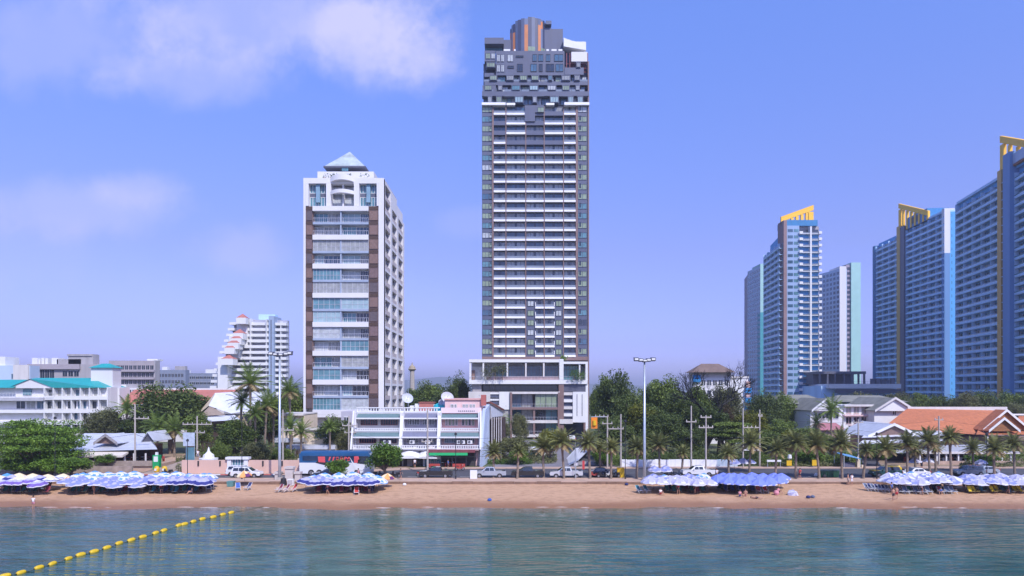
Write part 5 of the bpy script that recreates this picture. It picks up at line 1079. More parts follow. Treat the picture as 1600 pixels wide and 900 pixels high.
m.poly([(X(1400, D - 7), D - 7, Z(708, D - 7)), (X(1552, D - 7), D - 7, Z(706, D - 7)), (X(1548, D + 3), D + 3, Z(694, D + 3)), (X(1400, D + 3), D + 3, Z(697, D + 3))], M('grey_sheet_roof', (.4, .41, .43), .6, .1, .5)); m.box(x(1400), x(1552), D - 7.2, D - 7.0, Z(709, D - 7), Z(705.5, D - 7), offw); m.build('sheet_roof', T)
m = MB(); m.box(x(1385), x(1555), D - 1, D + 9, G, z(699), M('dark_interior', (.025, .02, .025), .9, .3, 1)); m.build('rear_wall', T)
r = Rep('post', T)
for p in (1405, 1417, 1430, 1444, 1462, 1480, 1500, 1520, 1540): r.new().box(x(p), x(p) + .25, D - 6.8, D - 6.5, G, Z(707, D - 6.6), white2)
r.done()
m = MB(); m.box(x(1400), x(1550), D - 7.6, D - 7.2, G, G + .6, M('pale_stone_planter', (.42, .3, .24), .85, .2, 1)); m.build('terrace_wall', T)
r = Rep('dining_set', T)
for i in range(14):
    a = x(1403 + 10 * i); b = D - 5 + R.uniform(0, 2); mm = r.new(); mm.box(a, a + .9, b, b + .8, G + .72, G + .78, white2); mm.box(a + .4, a + .5, b + .35, b + .45, G, G + .72, white2); mm.box(a - .5, a - .1, b + .3, b + .35, G, G + .95, R.choice([white2, rp])); mm.box(a + 1, a + 1.4, b + .3, b + .35, G, G + .95, white2)
r.done()
# white hoarding right of the driveway
D = 123.6; T = thing('white_hoarding', 'long white sheet-metal fence between the driveway and the blue tent stall', 'fence', (X(1060, D), D, G)); r = Rep('panel', T)
hm = M('hoarding_sheet', (.74, .76, .8), .5, .1, .6, streak=True); p = 969
while p < 1152:
    m = r.new(); a0, a1 = X(p, D), X(p + 10.8, D); h = Z(718, D) + R.uniform(-.05, .05); m.box(a0, a1 - .02, D, D + .05, G, h, hm if p < 1120 else M('blue_grey_hoarding', (.3, .42, .55), .6)); p += 10.8
    for q in range(5): c = a0 + (a1 - a0) * (q + .5) / 5; m.box(c - .03, c + .03, D - .03, D - .001, G + .05, h - .05, hm)
r.done()
# garage-side ramp: white sloped canopy and tilted grey sheet, boat-like white structure
D = 140.; x = lambda p: X(p, D); z = lambda y: Z(y, D)
m = MB(); m.hexa([(x(866), 128, G), (x(902), 128, G + .2), (x(945), 150, G + .3), (x(905), 150, G + .2), (x(866), 128, G + .25), (x(902), 128, Z(728, 128)), (x(917), 150, Z(700, 150)), (x(905), 150, Z(701, 150))], M('white_canvas', (.55, .56, .6), .6, .06, .5))
m = MB(); m.poly([(X(862, 126), 126, Z(741, 126)), (X(903, 126), 126, Z(720, 126)), (X(925, 150), 150, Z(698, 150)), (X(900, 150), 150, Z(700, 150))], M('white_canvas', (.5, .51, .56), .6, .06, .5)); m.poly([(X(862, 126), 126.1, Z(741, 126) - .08), (X(903, 126), 126.1, Z(720, 126) - .08), (X(925, 150), 150.1, Z(698, 150) - .08), (X(900, 150), 150.1, Z(700, 150) - .08)][::-1], M('white_canvas', (0, 0, 0)))
solo(m, 'canopy_sheet', 'pale sloping sheet canopy beside the driveway behind the silver pickup', 'canopy')
T = thing('ramp_wall', 'pale grey low ramp wall on the right side of the driveway', 'wall', (X(935, 130), 130, G)); m = MB(); m.box(X(903, 128), X(936, 128), 127.6, 128, G, G + .6, grey); m.build('wall_panel', T)
T = thing('white_kiosk', 'rounded white kiosk with turquoise glass behind the hedge', 'kiosk', (X(846, 140), 140, G)); m = MB()
m.box(x(828), x(868), 140, 144, G, z(701), white2); m.prism([(x(826) + .0, 139.5), (x(868), 139.5), (x(870), 145), (x(826), 145)], z(703), z(700), white2); m.build('wall', T)
m = MB(); m.box(x(829), x(843), 139.9, 139.99, z(711), z(703.5), gl['teal']); m.box(x(852), x(862), 139.9, 139.99, z(715), z(710), gl['dark']); m.build('window', T)
m = MB(); m.prism([(x(840), 138), (x(866), 138), (x(868), 140), (x(838), 140)], G + .4, z(712), white2); m.build('counter', T)
# garden bed wall right of the town houses
T, fr, A, z = block('low_planter_wall', 'dark low wall with clipped hedge on top in front of the tower', 761, 858, 727, 128, .6, M('slate_planter', (.12, .12, .13), .8, .15, 1), [], cat='wall')
m = MB()
for i in range(2600):
    a = X(R.uniform(761, 832), 128); b = 128 + R.uniform(0, 2.2); c = Vector((a, b, Z(727, 128) + R.uniform(-.2, 1.0 + .25 * noise.noise((a * .7, b, 0))))); d = [Vector((R.uniform(-.16, .16), R.uniform(-.16, .16), R.uniform(-.16, .16))) for _ in range(3)]
    m.poly([c + d[0], c + d[1], c + d[2]], leafmat('hedge_leaf', (.03, .07, .012), (.1, .19, .03)))
solo(m, 'hedge', 'clipped green hedge on the dark planter wall behind the parked pickups', 'hedge')
# water tower with flared head
D = 330.; T = thing('observation_tower', 'slender concrete tower with flared disc head on the skyline right of the condominium', 'tower', (X(644, D), D, G)); c = (X(644, D), D, G); k = D / F; zz = lambda y: Z(y, D) - G
m = MB(); m.lathe([(1.6, 0), (1.15, zz(600)), (1.1, zz(580))], c, conc, 10); m.build('shaft', T)
m = MB(); m.lathe([(1.1, zz(580)), (2.0, zz(577)), (1.6, zz(575)), (1.3, zz(572.5)), (.4, zz(570)), (.1, zz(566))], c, M('tower_head', (.34, .28, .2), .8), 14); m.build('head', T)
# ================================================================ vegetation
bark = M('tree_bark', (.16, .12, .09), .9, .3, 2); palmbark = M('palm_trunk_fibre', (.22, .17, .13), .9, .3, 3, bump=.5)
LM = {
 'dark': leafmat('dark_leaf', (.022, .045, .012), (.15, .2, .05)),
 'mid': leafmat('mid_leaf', (.035, .065, .014), (.21, .28, .055)),
 'bright': leafmat('bright_leaf', (.022, .07, .008), (.22, .36, .045)),
 'yellow': leafmat('yellow_leaf', (.05, .07, .008), (.3, .3, .035)),
 'olive': leafmat('olive_leaf', (.05, .06, .025), (.22, .23, .09)),
 'brownish': leafmat('brownish_leaf', (.05, .035, .02), (.16, .11, .05)),
}
def rv(r=1.): 
    while True:
        v = Vector((R.uniform(-1, 1), R.uniform(-1, 1), R.uniform(-1, 1)))
        if v.length < 1: return v * r
def crown_mesh(w, h, nclump, nleaf, mat, ls=.35, flat=.75, layered=False):
    """leaf sprays around many clumps inside an uneven crown; returns clump centres too"""
    m = MB(); cs = []
    for i in range(nclump):
        for _ in range(40):
            v = rv(); 
            if v.length > .45 and v.z > -.65: break
        sc = 1 + .35 * noise.noise((v.x * 2 + nclump, v.y * 2, v.z * 2 + w))
        c = Vector((v.x * w * .5 * sc * .82, v.y * w * .5 * sc * .82, h * .5 + v.z * h * .5 * sc * .85)); cs.append(c)
        if layered: c.z = round(c.z / 1.3) * 1.3 + R.uniform(-.15, .15)
        r = R.uniform(.13, .24) * w; k = int(nleaf / nclump * R.uniform(.6, 1.4))
        for j in range(k):
            d = rv().normalized() * (R.random() ** .35); p = c + Vector((d.x * r, d.y * r, d.z * r * (flat if not layered else .22)))
            a = rv().normalized(); b = a.orthogonal().normalized(); b.rotate(Matrix.Rotation(R.uniform(0, 6.3), 3, a)); cc = a.cross(b)
            if d.z > -.2: 
                nn = (a * .6 + Vector((0, 0, 1)) * .7).normalized(); b = nn.orthogonal().normalized(); b.rotate(Matrix.Rotation(R.uniform(0, 6.3), 3, nn)); cc = nn.cross(b)
            s = ls * R.uniform(.6, 1.3); m.poly([p - b * s, p - cc * s * .45, p + b * s, p + cc * s * .45], mat)
    return m, cs
def make_tree(kind, w, h, th, mat, nclump=34, nleaf=5200, ls=.35, layered=False, name='broadleaf_tree'):
    T = thing(name, '-', 'tree'); cm_, cs = crown_mesh(w, h, nclump, nleaf, LM[mat], ls, layered=layered)
    cm_.v = [(v[0], v[1], v[2] + th) for v in cm_.v]; cm_.build('crown', T)
    m = MB(); r = w * .028 + .08; m.tube([(0, 0, -.3), (.1, .05, th * .6), (0, .1, th + h * .25)], [r * 1.25, r, r * .7], bark, 7)
    for c in cs[::2]:
        m.tube([(0, .05, th * R.uniform(.6, 1.)), (c.x * .45, c.y * .45, th + c.z * .45), (c.x * .92, c.y * .92, th + c.z)], [r * .45, r * .28, r * .1], bark, 5)
    m.build('trunk', T); return T
TREES = {}
def proto(key, *a, **k): TREES[key] = [make_tree(key, *a, **k), False]
def place(key, loc, sc, rz, label, group=None):
    e = TREES[key]
    if not e[1]: o = e[0]; e[1] = True
    else: o = copy_tree(e[0])
    o.location = loc; o.scale = sc if hasattr(sc, '__len__') else (sc,) * 3; o.rotation_euler = (0, 0, rz); o['label'] = label
    if 'group' in o: del o['group']
    if group: o['group'] = group
    return o
# unit crowns: width 10, height 8 above a 3 m trunk
for key, mt, ls, lay in (('dark', 'dark', .25, 0), ('dark2', 'dark', .25, 0), ('mid', 'mid', .25, 0), ('mid2', 'mid', .25, 0), ('yellow', 'yellow', .25, 0), ('olive', 'olive', .23, 0), ('layer', 'mid', .25, 1), ('brownish', 'brownish', .22, 0)):
    proto(key, 10, 8, 3, mt, 52, 15000, ls, bool(lay))
def tree(key, px, D, ytop, wpx, label, group=None, ratio=None):
    """px centre, crown top row, crown width in photo pixels"""
    w = wpx * D / F; zt = Z(ytop, D); sz = (zt - G) / 11.3; sx = w / 10.6
    place(key, (X(px, D), D, G), (sx, sx, sz), R.uniform(0, 6.3), label, group)
GR = 'broadleaf trees behind the beach road'
# left part
proto('almond', 15, 9.2, .8, 'bright', 150, 30000, .22, True, name='almond_tree')
place('almond', (X(56, 112), 112.6, G), (.92, .8, 1.0), .4, 'large bright green layered tree at the left edge above the parasols')
tree('dark', 268, 150, 597, 120, 'huge dark green spreading tree left of the garden house', GR)
tree('dark2', 215, 142, 640, 62, 'dusty dark tree between the teal-roofed hotel and the big dark tree', GR); tree('olive', 165, 140, 636, 64, 'grey-green tree behind the corrugated restaurant roof', GR)
tree('mid2', 150, 150, 655, 50, 'small round tree right in front of the teal hotel balconies', GR); tree('mid', 310, 138, 645, 50, 'low green tree right of the signboards', GR)
tree('mid', 368, 126, 654, 70, 'rounded green tree in front of the garden house verandah', GR); tree('dark', 422, 150, 625, 70, 'dark tree behind the coconut palms', GR); tree('mid2', 455, 152, 608, 60, 'tree crown touching the left wall of the condominium', GR)
tree('olive', 452, 170, 600, 40, 'olive tree between terraced hotel and condominium', GR); tree('mid', 100, 160, 668, 40, 'small tree behind the restaurant ridge', GR)
tree('dark2', 525, 133, 650, 60, 'dark tree against the foot of the condominium', GR); tree('olive', 545, 131, 668, 40, 'dusty tree left of the cream town house', GR)
tree('dark2', 300, 210, 606, 60, 'far dark tree behind the faded red roof', GR); tree('mid2', 345, 120, 690, 36, 'low bush-like tree behind the pink wall', GR)
tree('olive', 400, 119, 688, 44, 'twiggy shrub tree behind the pink wall next to the tall lamp mast', GR); tree('mid', 440, 122, 700, 40, 'small leafy tree right of the tall lamp mast', GR)
tree('dark', 385, 134, 668, 50, 'shaded tree under the coconut palms', GR)
# behind the town houses
tree('mid', 672, 240, 598, 74, 'rounded green tree on the skyline between condominium and tower', GR); tree('dark', 700, 215, 606, 60, 'darker tree on the skyline right of the observation tower', GR); tree('dark2', 716, 205, 583, 42, 'tall narrow dark tree beside the tower podium terrace', GR)
tree('mid2', 645, 250, 607, 40, 'low tree below the observation tower', GR)
# small trees by the podium
tree('olive', 782, 150, 655, 34, 'thin shrub tree right of the pink town house', GR); tree('olive', 812, 160, 645, 30, 'slim tree in front of the brown framed balconies', GR); tree('yellow', 860, 134, 668, 44, 'yellowish tree in front of the podium garage', GR); tree('olive', 800, 134, 682, 60, 'scrubby tree behind the hedge', GR); tree('mid2', 835, 145, 690, 36, 'low tree beside the white kiosk', GR)
# right of the tower: big mass
for a in (('dark', 960, 150, 577, 66, 'tallest dark green tree right of the tower'), ('mid', 945, 168, 590, 44, 'tree touching the right edge of the tower podium'), ('dark2', 985, 146, 610, 80, 'dark tree behind the tall lamp mast, left side'),
          ('yellow', 1004, 141, 628, 62, 'yellow-green tree directly behind the tall lamp mast'), ('mid', 1040, 160, 590, 70, 'green tree left of the bare tree'), ('mid2', 1018, 165, 594, 50, 'tree rising just right of the tall lamp mast'),
          ('dark', 1062, 150, 612, 66, 'dark tree with gaps right of the mast'), ('dark2', 1035, 138, 640, 80, 'shaded tree above the left half of the white hoarding'), ('mid', 1090, 165, 602, 60, 'tree below the brown hipped roof'),
          ('dark', 1105, 142, 628, 70, 'dark tree beneath the bare tree'), ('olive', 1135, 162, 600, 56, 'olive tree in front of the blue bay building'), ('layer', 1142, 132, 652, 74, 'low layered green tree above the white hoarding'),
          ('yellow', 1170, 146, 640, 60, 'yellow-leaved tree below the blue bays'), ('dark2', 1198, 175, 610, 56, 'dark tree left of the slim slab tower foot'), ('mid', 1225, 180, 615, 48, 'tree in front of the slim slab tower'),
          ('brownish', 1128, 150, 632, 40, 'brownish dry tree under the blue bay building'), ('dark', 1075, 132, 668, 60, 'dark shrubbery tree behind the twin power poles'), ('dark2', 1010, 134, 672, 60, 'shaded low tree right above the white hoarding'),
          ('mid2', 1218, 150, 655, 66, 'bushy tree left of the patterned house'), ('mid', 1262, 140, 668, 72, 'broad bush in front of the patterned house'), ('mid2', 1195, 134, 672, 60, 'low tree left of the seaside palms'), ('yellow', 1236, 134, 672, 44, 'pale bush among the palms'),
          ('mid2', 1300, 138, 682, 60, 'bush behind the yellow sign'), ('dark2', 960, 136, 650, 60, 'dark tree behind the paired power poles'), ('dark', 935, 200, 600, 30, 'far tree visible beside the tower foot')):
    tree(*a, group=GR)
# skyline trees at the foot of the slab towers
for i, (k, p, D, y, w_) in enumerate((('olive', 1400, 215, 612, 50), ('mid2', 1440, 215, 614, 56), ('dark', 1480, 190, 616, 50), ('olive', 1510, 180, 611, 48), ('dark2', 1545, 185, 609, 46), ('mid', 1578, 190, 612, 50), ('dark', 1605, 185, 614, 46), ('olive', 1350, 230, 612, 46), ('mid', 1460, 200, 620, 44), ('dark2', 1415, 195, 622, 40), ('mid', 1530, 195, 614, 40), ('olive', 1590, 175, 628, 36))):
    tree(k, p, D, y, w_, '%s from the left of the trees at the foot of the blue slab towers' % ORD[[1350, 1400, 1415, 1440, 1460, 1480, 1510, 1530, 1545, 1578, 1590, 1605].index(p)], 'trees at the foot of the slab towers')
proto('corner', 6, 4.5, 1.2, 'bright', 34, 7000, .2, False, name='beach_tree')
place('corner', (X(601, 109), 108.8, G), (1, 1, .98), 0, 'bright green beach tree beside the cluster of navy parasols')
for p_, l_ in ((8, 'first'), (40, 'second'), (78, 'third'), (108, 'fourth')): place('corner', (X(p_, 109), 109.5 + (p_ % 3), G), (1.05, .9, .55), p_, l_ + ' leafy bush from the left under the large left edge tree')
place('corner', (X(528, 107), 107, G), (.62, .6, .55), 2, 'small bright green tree in front of the bus wheel')
place('corner', (X(1560, 118), 122, G), (.9, .9, .45), 1, 'low rounded green shrub by the far road edge at right'); place('corner', (X(1380, 124), 126, G), (.8, .8, .7), 3, 'dark round shrub beside the side street')
place('corner', (X(812, 118), 127, G), (.6, .6, .5), 2, 'bright shrub behind the dark pickup'); place('corner', (X(950, 118), 125, G), (.7, .7, .6), 2, 'bright green shrub at the left end of the white hoarding'); place('corner', (X(316, 118), 122, G), (.5, .5, .6), 2, 'small lemon-green shrub behind the pink wall')
place('corner', (X(150, 114), 117, 2.1), (.85, .6, .35), 2, 'clipped shrub on the restaurant terrace'); place('corner', (X(1278, 124), 127, G), (1.0, .8, .55), 4, 'dark green bush between two seaside palms')
# bare tree
def bare():
    T = thing('bare_tree', 'leafless pale-branched tree in front of the blue bay building', 'tree', (X(1122, 140), 140, G)); m = MB()
    def br(p, d, ln, r, k):
        q = p + d * ln; mid = p + d * ln * .5 + rv(.12 * ln); m.tube([p, mid, q], [r, r * .85, r * .65], M('pale_bark', (.4, .31, .27), .8, .15, 1), 5, cap=False)
        if k == 0: return
        for i in range(3 if k > 2 else R.choice([2, 3, 3])):
            nd = (d + rv(.75) + Vector((0, 0, .12))).normalized(); br(q - d * ln * R.uniform(0, .3), nd, ln * R.uniform(.62, .85), r * .62, k - 1)
    b = Vector((X(1122, 140), 140, G)); top = b + Vector((-.6, 0, 7.6)); m.tube([b, b + Vector((.3, 0, 4)), top], [.42, .36, .32], M('pale_bark', (0, 0, 0)), 7)
    br(top, Vector((-.75, 0, .68)).normalized(), 4.2, .28, 6); br(top, Vector((.45, .1, .88)).normalized(), 4.4, .26, 6); br(top, Vector((.1, .3, .95)).normalized(), 2.6, .2, 5)
    m.build('trunk', T)
bare()
# ---------------------------------------------------------------- palms
def frond(m, base, az, el, ln, mat, droop=.5, nl=13, lw=.06, ll=.55):
    d = Vector((math.cos(az) * math.cos(el), math.sin(az) * math.cos(el), math.sin(el))); p = base.copy(); st = ln / nl; pts = [p.copy()]; side = Vector((-math.sin(az), math.cos(az), 0))
    for i in range(nl):
        p = p + d * st; pts.append(p.copy()); d = (d - Vector((0, 0, droop * st * (0.35 + 1.1 * i / nl)))).normalized()
    m.tube(pts[::3] + [pts[-1]], [.035] * len(pts[::3]) + [.01], mat, 3, cap=False)
    for i in range(1, nl + 1):
        f = i / nl; l_ = ll * math.sin(math.pi * (.18 + .78 * f)) ** .8; t = (pts[i] - pts[i - 1]).normalized()
        for s in (-1, 1):
            for e in (0, .5):
                o = pts[i] - t * st * e; e_ = o + (side * s * .8 + t * .62 + Vector((0, 0, -.28 + R.uniform(-.12, .2)))).normalized() * l_
                n = t * lw; m.poly([o - n, o + n, e_], mat)
def make_palm(key, th, ln, nf, mats_, droop, ll, tr, name):
    T = thing(name, '-', 'palm tree'); c = MB(); top = Vector((0, 0, th))
    for i in range(nf):
        f = i / nf; el = math.radians(82 - 116 * f ** .85); az = i * 2.39996 + R.uniform(-.2, .2)
        frond(c, top + Vector((0, 0, .1)), az, el, ln * (.75 + .25 * math.sin(math.pi * min(1, f + .2))) * R.uniform(.88, 1.1), mats_[0] if f < .72 else mats_[1], droop, ll=ll)
    c.build('crown', T); t = MB(); n = 9
    t.tube([(math.sin(i * .7) * .04, .03 * i / n, -.2 + (th + .1) * i / n) for i in range(n + 1)], [tr * (1.25 - .25 * i / n + (.12 if i % 2 else 0) + (.5 if i == n - 1 else 0)) for i in range(n + 1)], palmbark, 8); t.build('trunk', T)
    TREES[key] = [T, False]
pf1 = leafmat('palm_frond_green', (.07, .085, .025), (.27, .28, .09)); pf2 = leafmat('palm_frond_dry', (.2, .15, .07), (.45, .34, .17)); pf3 = leafmat('coconut_frond', (.05, .09, .02), (.22, .3, .06))
make_palm('date_a', 4.4, 2.9, 46, (pf1, pf2), .42, .75, .155, 'date_palm'); make_palm('date_b', 4.4, 3.1, 52, (pf1, pf2), .52, .75, .16, 'date_palm'); make_palm('date_c', 4.4, 2.8, 38, (pf1, pf2), .36, .72, .15, 'date_palm')
make_palm('coco_a', 9, 3.9, 30, (pf3, pf2), .26, .95, .17, 'coconut_palm'); make_palm('coco_b', 9, 3.6, 26, (pf3, pf3), .34, .95, .16, 'coconut_palm')
# (px, base distance, crown centre row, radius px)
PALMS = [(771, 108.4, 708, 22, 'left of the silver pickup by the white box'), (808, 107.2, 706, 20, 'second from the left, beside the dark pickup'), (849, 108.4, 700, 26, 'between the dark pickup and the silver pickup'), (881, 107.2, 692, 28, 'in front of the silver double-cab pickup'),
         (922, 107.2, 694, 27, 'at the mouth of the driveway'), (938, 110.4, 700, 20, 'thin one behind, right of the driveway mouth'), (955, 107.2, 700, 22, 'in front of the motorbikes'), (995, 107.2, 702, 24, 'just left of the tall lamp mast'), (1031, 118.5, 696, 28, 'on the far pavement right of the lamp mast'),
         (1066, 113, 708, 20, 'small one left of the white pickup'), (1139, 113, 710, 20, 'small one by the right part of the hoarding'), (1171, 116, 694, 30, 'behind the lavender parasol cluster'), (1211, 107.2, 704, 24, 'right end of the lavender parasol cluster'), (1244, 107.2, 694, 30, 'left of the yellow sign'),
         (1280, 107.2, 696, 30, 'beside the green rubbish bins, left'), (1316, 107.2, 694, 30, 'beside the green rubbish bins, right'), (1349, 107.2, 704, 20, 'at the side street corner'), (1385, 107.2, 702, 26, 'in front of the yellow taxi'), (1418, 107.2, 694, 28, 'behind the white-topped parasol cluster, left'),
         (1431, 118, 704, 22, 'far pavement in front of the pavilion, left'), (1453, 113, 690, 26, 'in front of the pavilion, middle'), (1462, 118, 700, 22, 'far pavement in front of the pavilion, right'), (1486, 107.2, 686, 28, 'between the two right-hand parasol clusters'), (1521, 116, 702, 24, 'behind the grey car on the right'),
         (1553, 107.2, 702, 24, 'right of the dark street lamp at right'), (1586, 113, 696, 28, 'at the right edge of the row')]
for i, (px, D, cy, rp_, lab) in enumerate(PALMS):
    th = Z(cy, D) - G; s = rp_ * D / F / 2.45 * R.uniform(.68, .95); z_ = th / 4.4
    k = ['date_a', 'date_b', 'date_c'][i % 3]; e = TREES[k]; o = e[0] if not e[1] else copy_tree(e[0]); e[1] = True
    o.location = (X(px, D), D, G); o.scale = (s, s, 1); o.rotation_euler = (R.uniform(-.08, .08), R.uniform(-.08, .08), R.uniform(0, 6.3)); o['label'] = 'date palm ' + lab; o['group'] = 'date palms along the beach road'
    for ch in o.children:
        if ch.name.startswith('trunk'): ch.scale = (1 / s, 1 / s, z_)
        else: ch.scale = (1, 1, s); ch.location = (0, 0, th - 4.4 * s)
COCO = [(392, 132, 600, 34, 'tallest coconut palm in the clump left of the lamp mast'), (372, 134, 628, 26, 'coconut palm leaning at the left of the clump'), (412, 130, 634, 28, 'coconut palm just left of the lamp mast'), (400, 128, 646, 24, 'shorter coconut palm at the centre of the clump'), (458, 132, 612, 26, 'coconut palm against the left edge of the condominium'),
        (455, 126, 668, 24, 'coconut palm right of the lamp mast'), (470, 128, 676, 22, 'small coconut palm behind the bus roof'), (247, 132, 668, 28, 'pale coconut palm behind the corrugated restaurant, left one'), (272, 132, 672, 26, 'pale coconut palm behind the corrugated restaurant, right one'), (196, 140, 640, 24, 'yellowing palm above the corrugated roof'),
        (427, 134, 640, 26, 'coconut palm right behind the lamp mast'), (1299, 150, 642, 27, 'single tall palm in front of the white gabled house'), (1274, 152, 662, 18, 'smaller palm left of the single tall palm'), (516, 128, 668, 18, 'palm behind the bus middle'), (782, 170, 590, 0, '')]
for i, (px, D, cy, rp_, lab) in enumerate(COCO[:-1]):
    th = Z(cy, D) - G; s = rp_ * D / F / 3.3; k = ['coco_a', 'coco_b'][i % 2]; e = TREES[k]; o = e[0] if not e[1] else copy_tree(e[0]); e[1] = True
    o.location = (X(px, D), D, G); o.scale = (s, s, 1); o.rotation_euler = (R.uniform(-.07, .07), R.uniform(-.07, .07), R.uniform(0, 6.3)); o['label'] = lab; o['group'] = 'coconut palms in the gardens'
    for ch in o.children:
        if ch.name.startswith('trunk'): ch.scale = (1 / s, 1 / s, th / 9)
        else: ch.scale = (1, 1, s); ch.location = (0, 0, th - 9 * s)
# plants on the podium terrace
for i, (px, py, D, r_, zb, lab) in enumerate(((762, 582, 193.5, 2.2, 594, 'bushy terrace plant at the left of the podium terrace'), (774, 578, 193.3, 2.0, 594, 'second terrace plant with arching leaves on the podium'), (785, 578, 193.3, 1.8, 594, 'third terrace plant near the white curtain'), (897, 583, 193.4, 1.9, 594, 'light green shrub at the right end of the podium terrace'), (907, 586, 193.4, 1.8, 594, 'last green shrub on the podium terrace'), (880, 560, 196, 1.1, 565, 'plant on the white roof slab of the podium'), (789, 655, 190, 2.4, 686, 'climber-like tall shrub in front of the brown balconies'))):
    T = thing('terrace_plant', lab, 'plant', (X(px, D), D, Z(zb, D)), 'plants on the podium'); m = MB(); c = Vector((X(px, D), D, Z(py, D)))
    for j in range(320):
        p = c + Vector((R.gauss(0, .45), R.gauss(0, .3), R.gauss(0, .45))) * r_ * .9; a = rv(.36); b = rv(.36); m.poly([p, p + a, p + b], LM['olive' if i in (0, 1, 2) else 'bright'])
    m.build('foliage', T); m = MB(); m.tube([(c.x, D, Z(zb, D)), (c.x + .1, D, c.z)], [.12, .05], bark, 5); m.build('stem', T)
# undergrowth behind the hoarding, and on the right-hand verge
m = MB()
def scrub(p0, p1, D0, D1, h, n, mt, s=.22):
    for _ in range(n):
        d = R.uniform(D0, D1); x_ = X(R.uniform(p0, p1), d); hh = h * (.5 + .8 * noise.noise((x_ * .35, d * .35, 3)) + .5 * noise.noise((x_ * 1.4, d, 8))); p = Vector((x_, d, G + max(.05, hh) * R.random() ** .5)); m.poly([p, p + rv(s * 1.6), p + rv(s * 1.6)], mt)
scrub(1190, 1345, 125, 134, 2.6, 16000, LM['mid']); scrub(1190, 1340, 123.4, 126, 1.0, 3500, LM['olive']); scrub(970, 1190, 125.5, 134, 3.6, 14000, LM['dark']); scrub(275, 470, 115.2, 128, 2.4, 12000, LM['olive']); scrub(300, 460, 122, 134, 4.5, 9000, LM['dark'])
scrub(1500, 1600, 122.5, 127, 1.0, 2200, LM['olive']); scrub(1380, 1520, 138, 146, 3, 3000, LM['dark']); scrub(770, 870, 129, 140, 2.2, 5000, LM['olive']); scrub(930, 970, 126, 136, 2.5, 2500, LM['mid']); scrub(1540, 1660, 128, 140, 4.0, 5000, LM['mid'])
o = m.build('undergrowth'); o['kind'] = 'stuff'; o['label'] = 'tangled green undergrowth behind the walls and on the verge'; o['category'] = 'undergrowth'
m = MB()
for D0, D1, n in ((255, 300, 16000),):
    for _ in range(n):
        d = R.uniform(D0, D1); x_ = R.uniform(-170, 330) if R.random() < .3 else R.uniform(90, 300); p = Vector((x_, d, G + R.random() ** .5 * (9 + 5 * noise.noise((x_ * .05, d * .05, 0))))); m.poly([p, p + rv(1.6), p + rv(1.6)], LM['dark'])
o = m.build('far_wood'); o['kind'] = 'stuff'; o['label'] = 'dark belt of trees far behind the town'; o['category'] = 'wood'
# ================================================================ poles, lamps, wires
def mast(px, D, ytop, lab, heads, r=.22):
    T = thing('light_mast', lab, 'lamp post', (X(px, D), D, G), 'tall floodlight masts on the promenade'); x, h = X(px, D), Z(ytop, D)
    m = MB(); m.tube([(x, D, G - .2), (x, D, G + 4), (x, D, h)], [r * 1.15, r, r * .62], steel, 10); m.build('pole', T, smooth=True)
    m = MB(); m.box(x - .35, x + .35, D - .35, D + .35, G, G + .5, conc); m.build('base', T); m = MB(); m.tube([(x - 1.15, D, h), (x + 1.15, D, h)], .05, dgrey); m.build('crossbar', T)
    for k in heads:
        m = MB(); a = x + k; s = 1 if k > 0 else -1; m.hexa([(a - .34, D - .5, h - .22 + .12 * abs(k)), (a + .34, D - .5, h - .22 + .12 * abs(k)), (a + .34, D + .1, h - .3 + .12 * abs(k)), (a - .34, D + .1, h - .3 + .12 * abs(k)), (a - .4, D - .5, h + .06 + .22 * abs(k)), (a + .4, D - .5, h + .06 + .22 * abs(k)), (a + .36, D + .3, h + .2 + .22 * abs(k)), (a - .36, D + .3, h + .2 + .22 * abs(k))], dgrey)
        hd = m.build('floodlight', T); m = MB(); m.box(a - .26, a + .26, D - .54, D - .5, h - .16 + .14 * abs(k), h + .06 + .18 * abs(k), lampg); m.build('lens', hd)
mast(437, 105.6, 554, 'tall steel floodlight mast on the left, near the grey pillars', (-1.25, -.55, .3, 1.1, 1.65)); mast(1007, 105.2, 563, 'tall steel floodlight mast on the right, between palms and parasols', (-1.3, -.6, .0, .6, 1.3))
def pole(px, D, ytop, lab, arms=(), r=.13, ybase=None, mt=None):
    x, h = X(px, D), Z(ytop, D); T = thing('power_pole', lab, 'power pole', (x, D, G), 'concrete power poles'); m = MB(); m.tube([(x, D, G - .2), (x, D, h)], [r * 1.25, r * .85], mt or conc, 6); m.build('pole', T)
    for (y, l0, l1) in arms:
        zz = Z(y, D); m = MB(); m.box(x + l0, x + l1, D - .07, D + .07, zz - .09, zz + .09, mt or conc); a = m.build('cross_arm', T); n = max(2, int((l1 - l0) / .75) + 1)
        for i in range(n):
            c = x + l0 + .1 + (l1 - l0 - .2) * i / (n - 1); m = MB(); m.lathe([(.05, 0), (.1, .06), (.06, .12), (.1, .18), (.04, .26)], (c, D, zz + .09), M('insulator', (.45, .42, .42), .3), 6); m.build('insulator', a)
pole(211, 118, 632, 'leaning-armed power pole beside the restaurant roof', [(654, -.2, 2.4)], .15); pole(308, 122, 650, 'power pole with long cross arms left of the garden house', [(663, -2.6, 2.6), (676, -.4, 1.4)], .15); pole(291, 119, 672, 'short pole left of the signboards')
pole(545, 125, 650, 'power pole with spiky cross arms in front of the condominium', [(665, -1.2, 1.6), (676, -.8, 1.4)], .16); pole(442, 118, 640, 'wooden pole just right of the left floodlight mast', [(672, -.3, 1.9)], .13); pole(668, 113, 640, 'power pole wrapped in creeper in front of the grey town house', [(690, -1.0, .8)], .15)
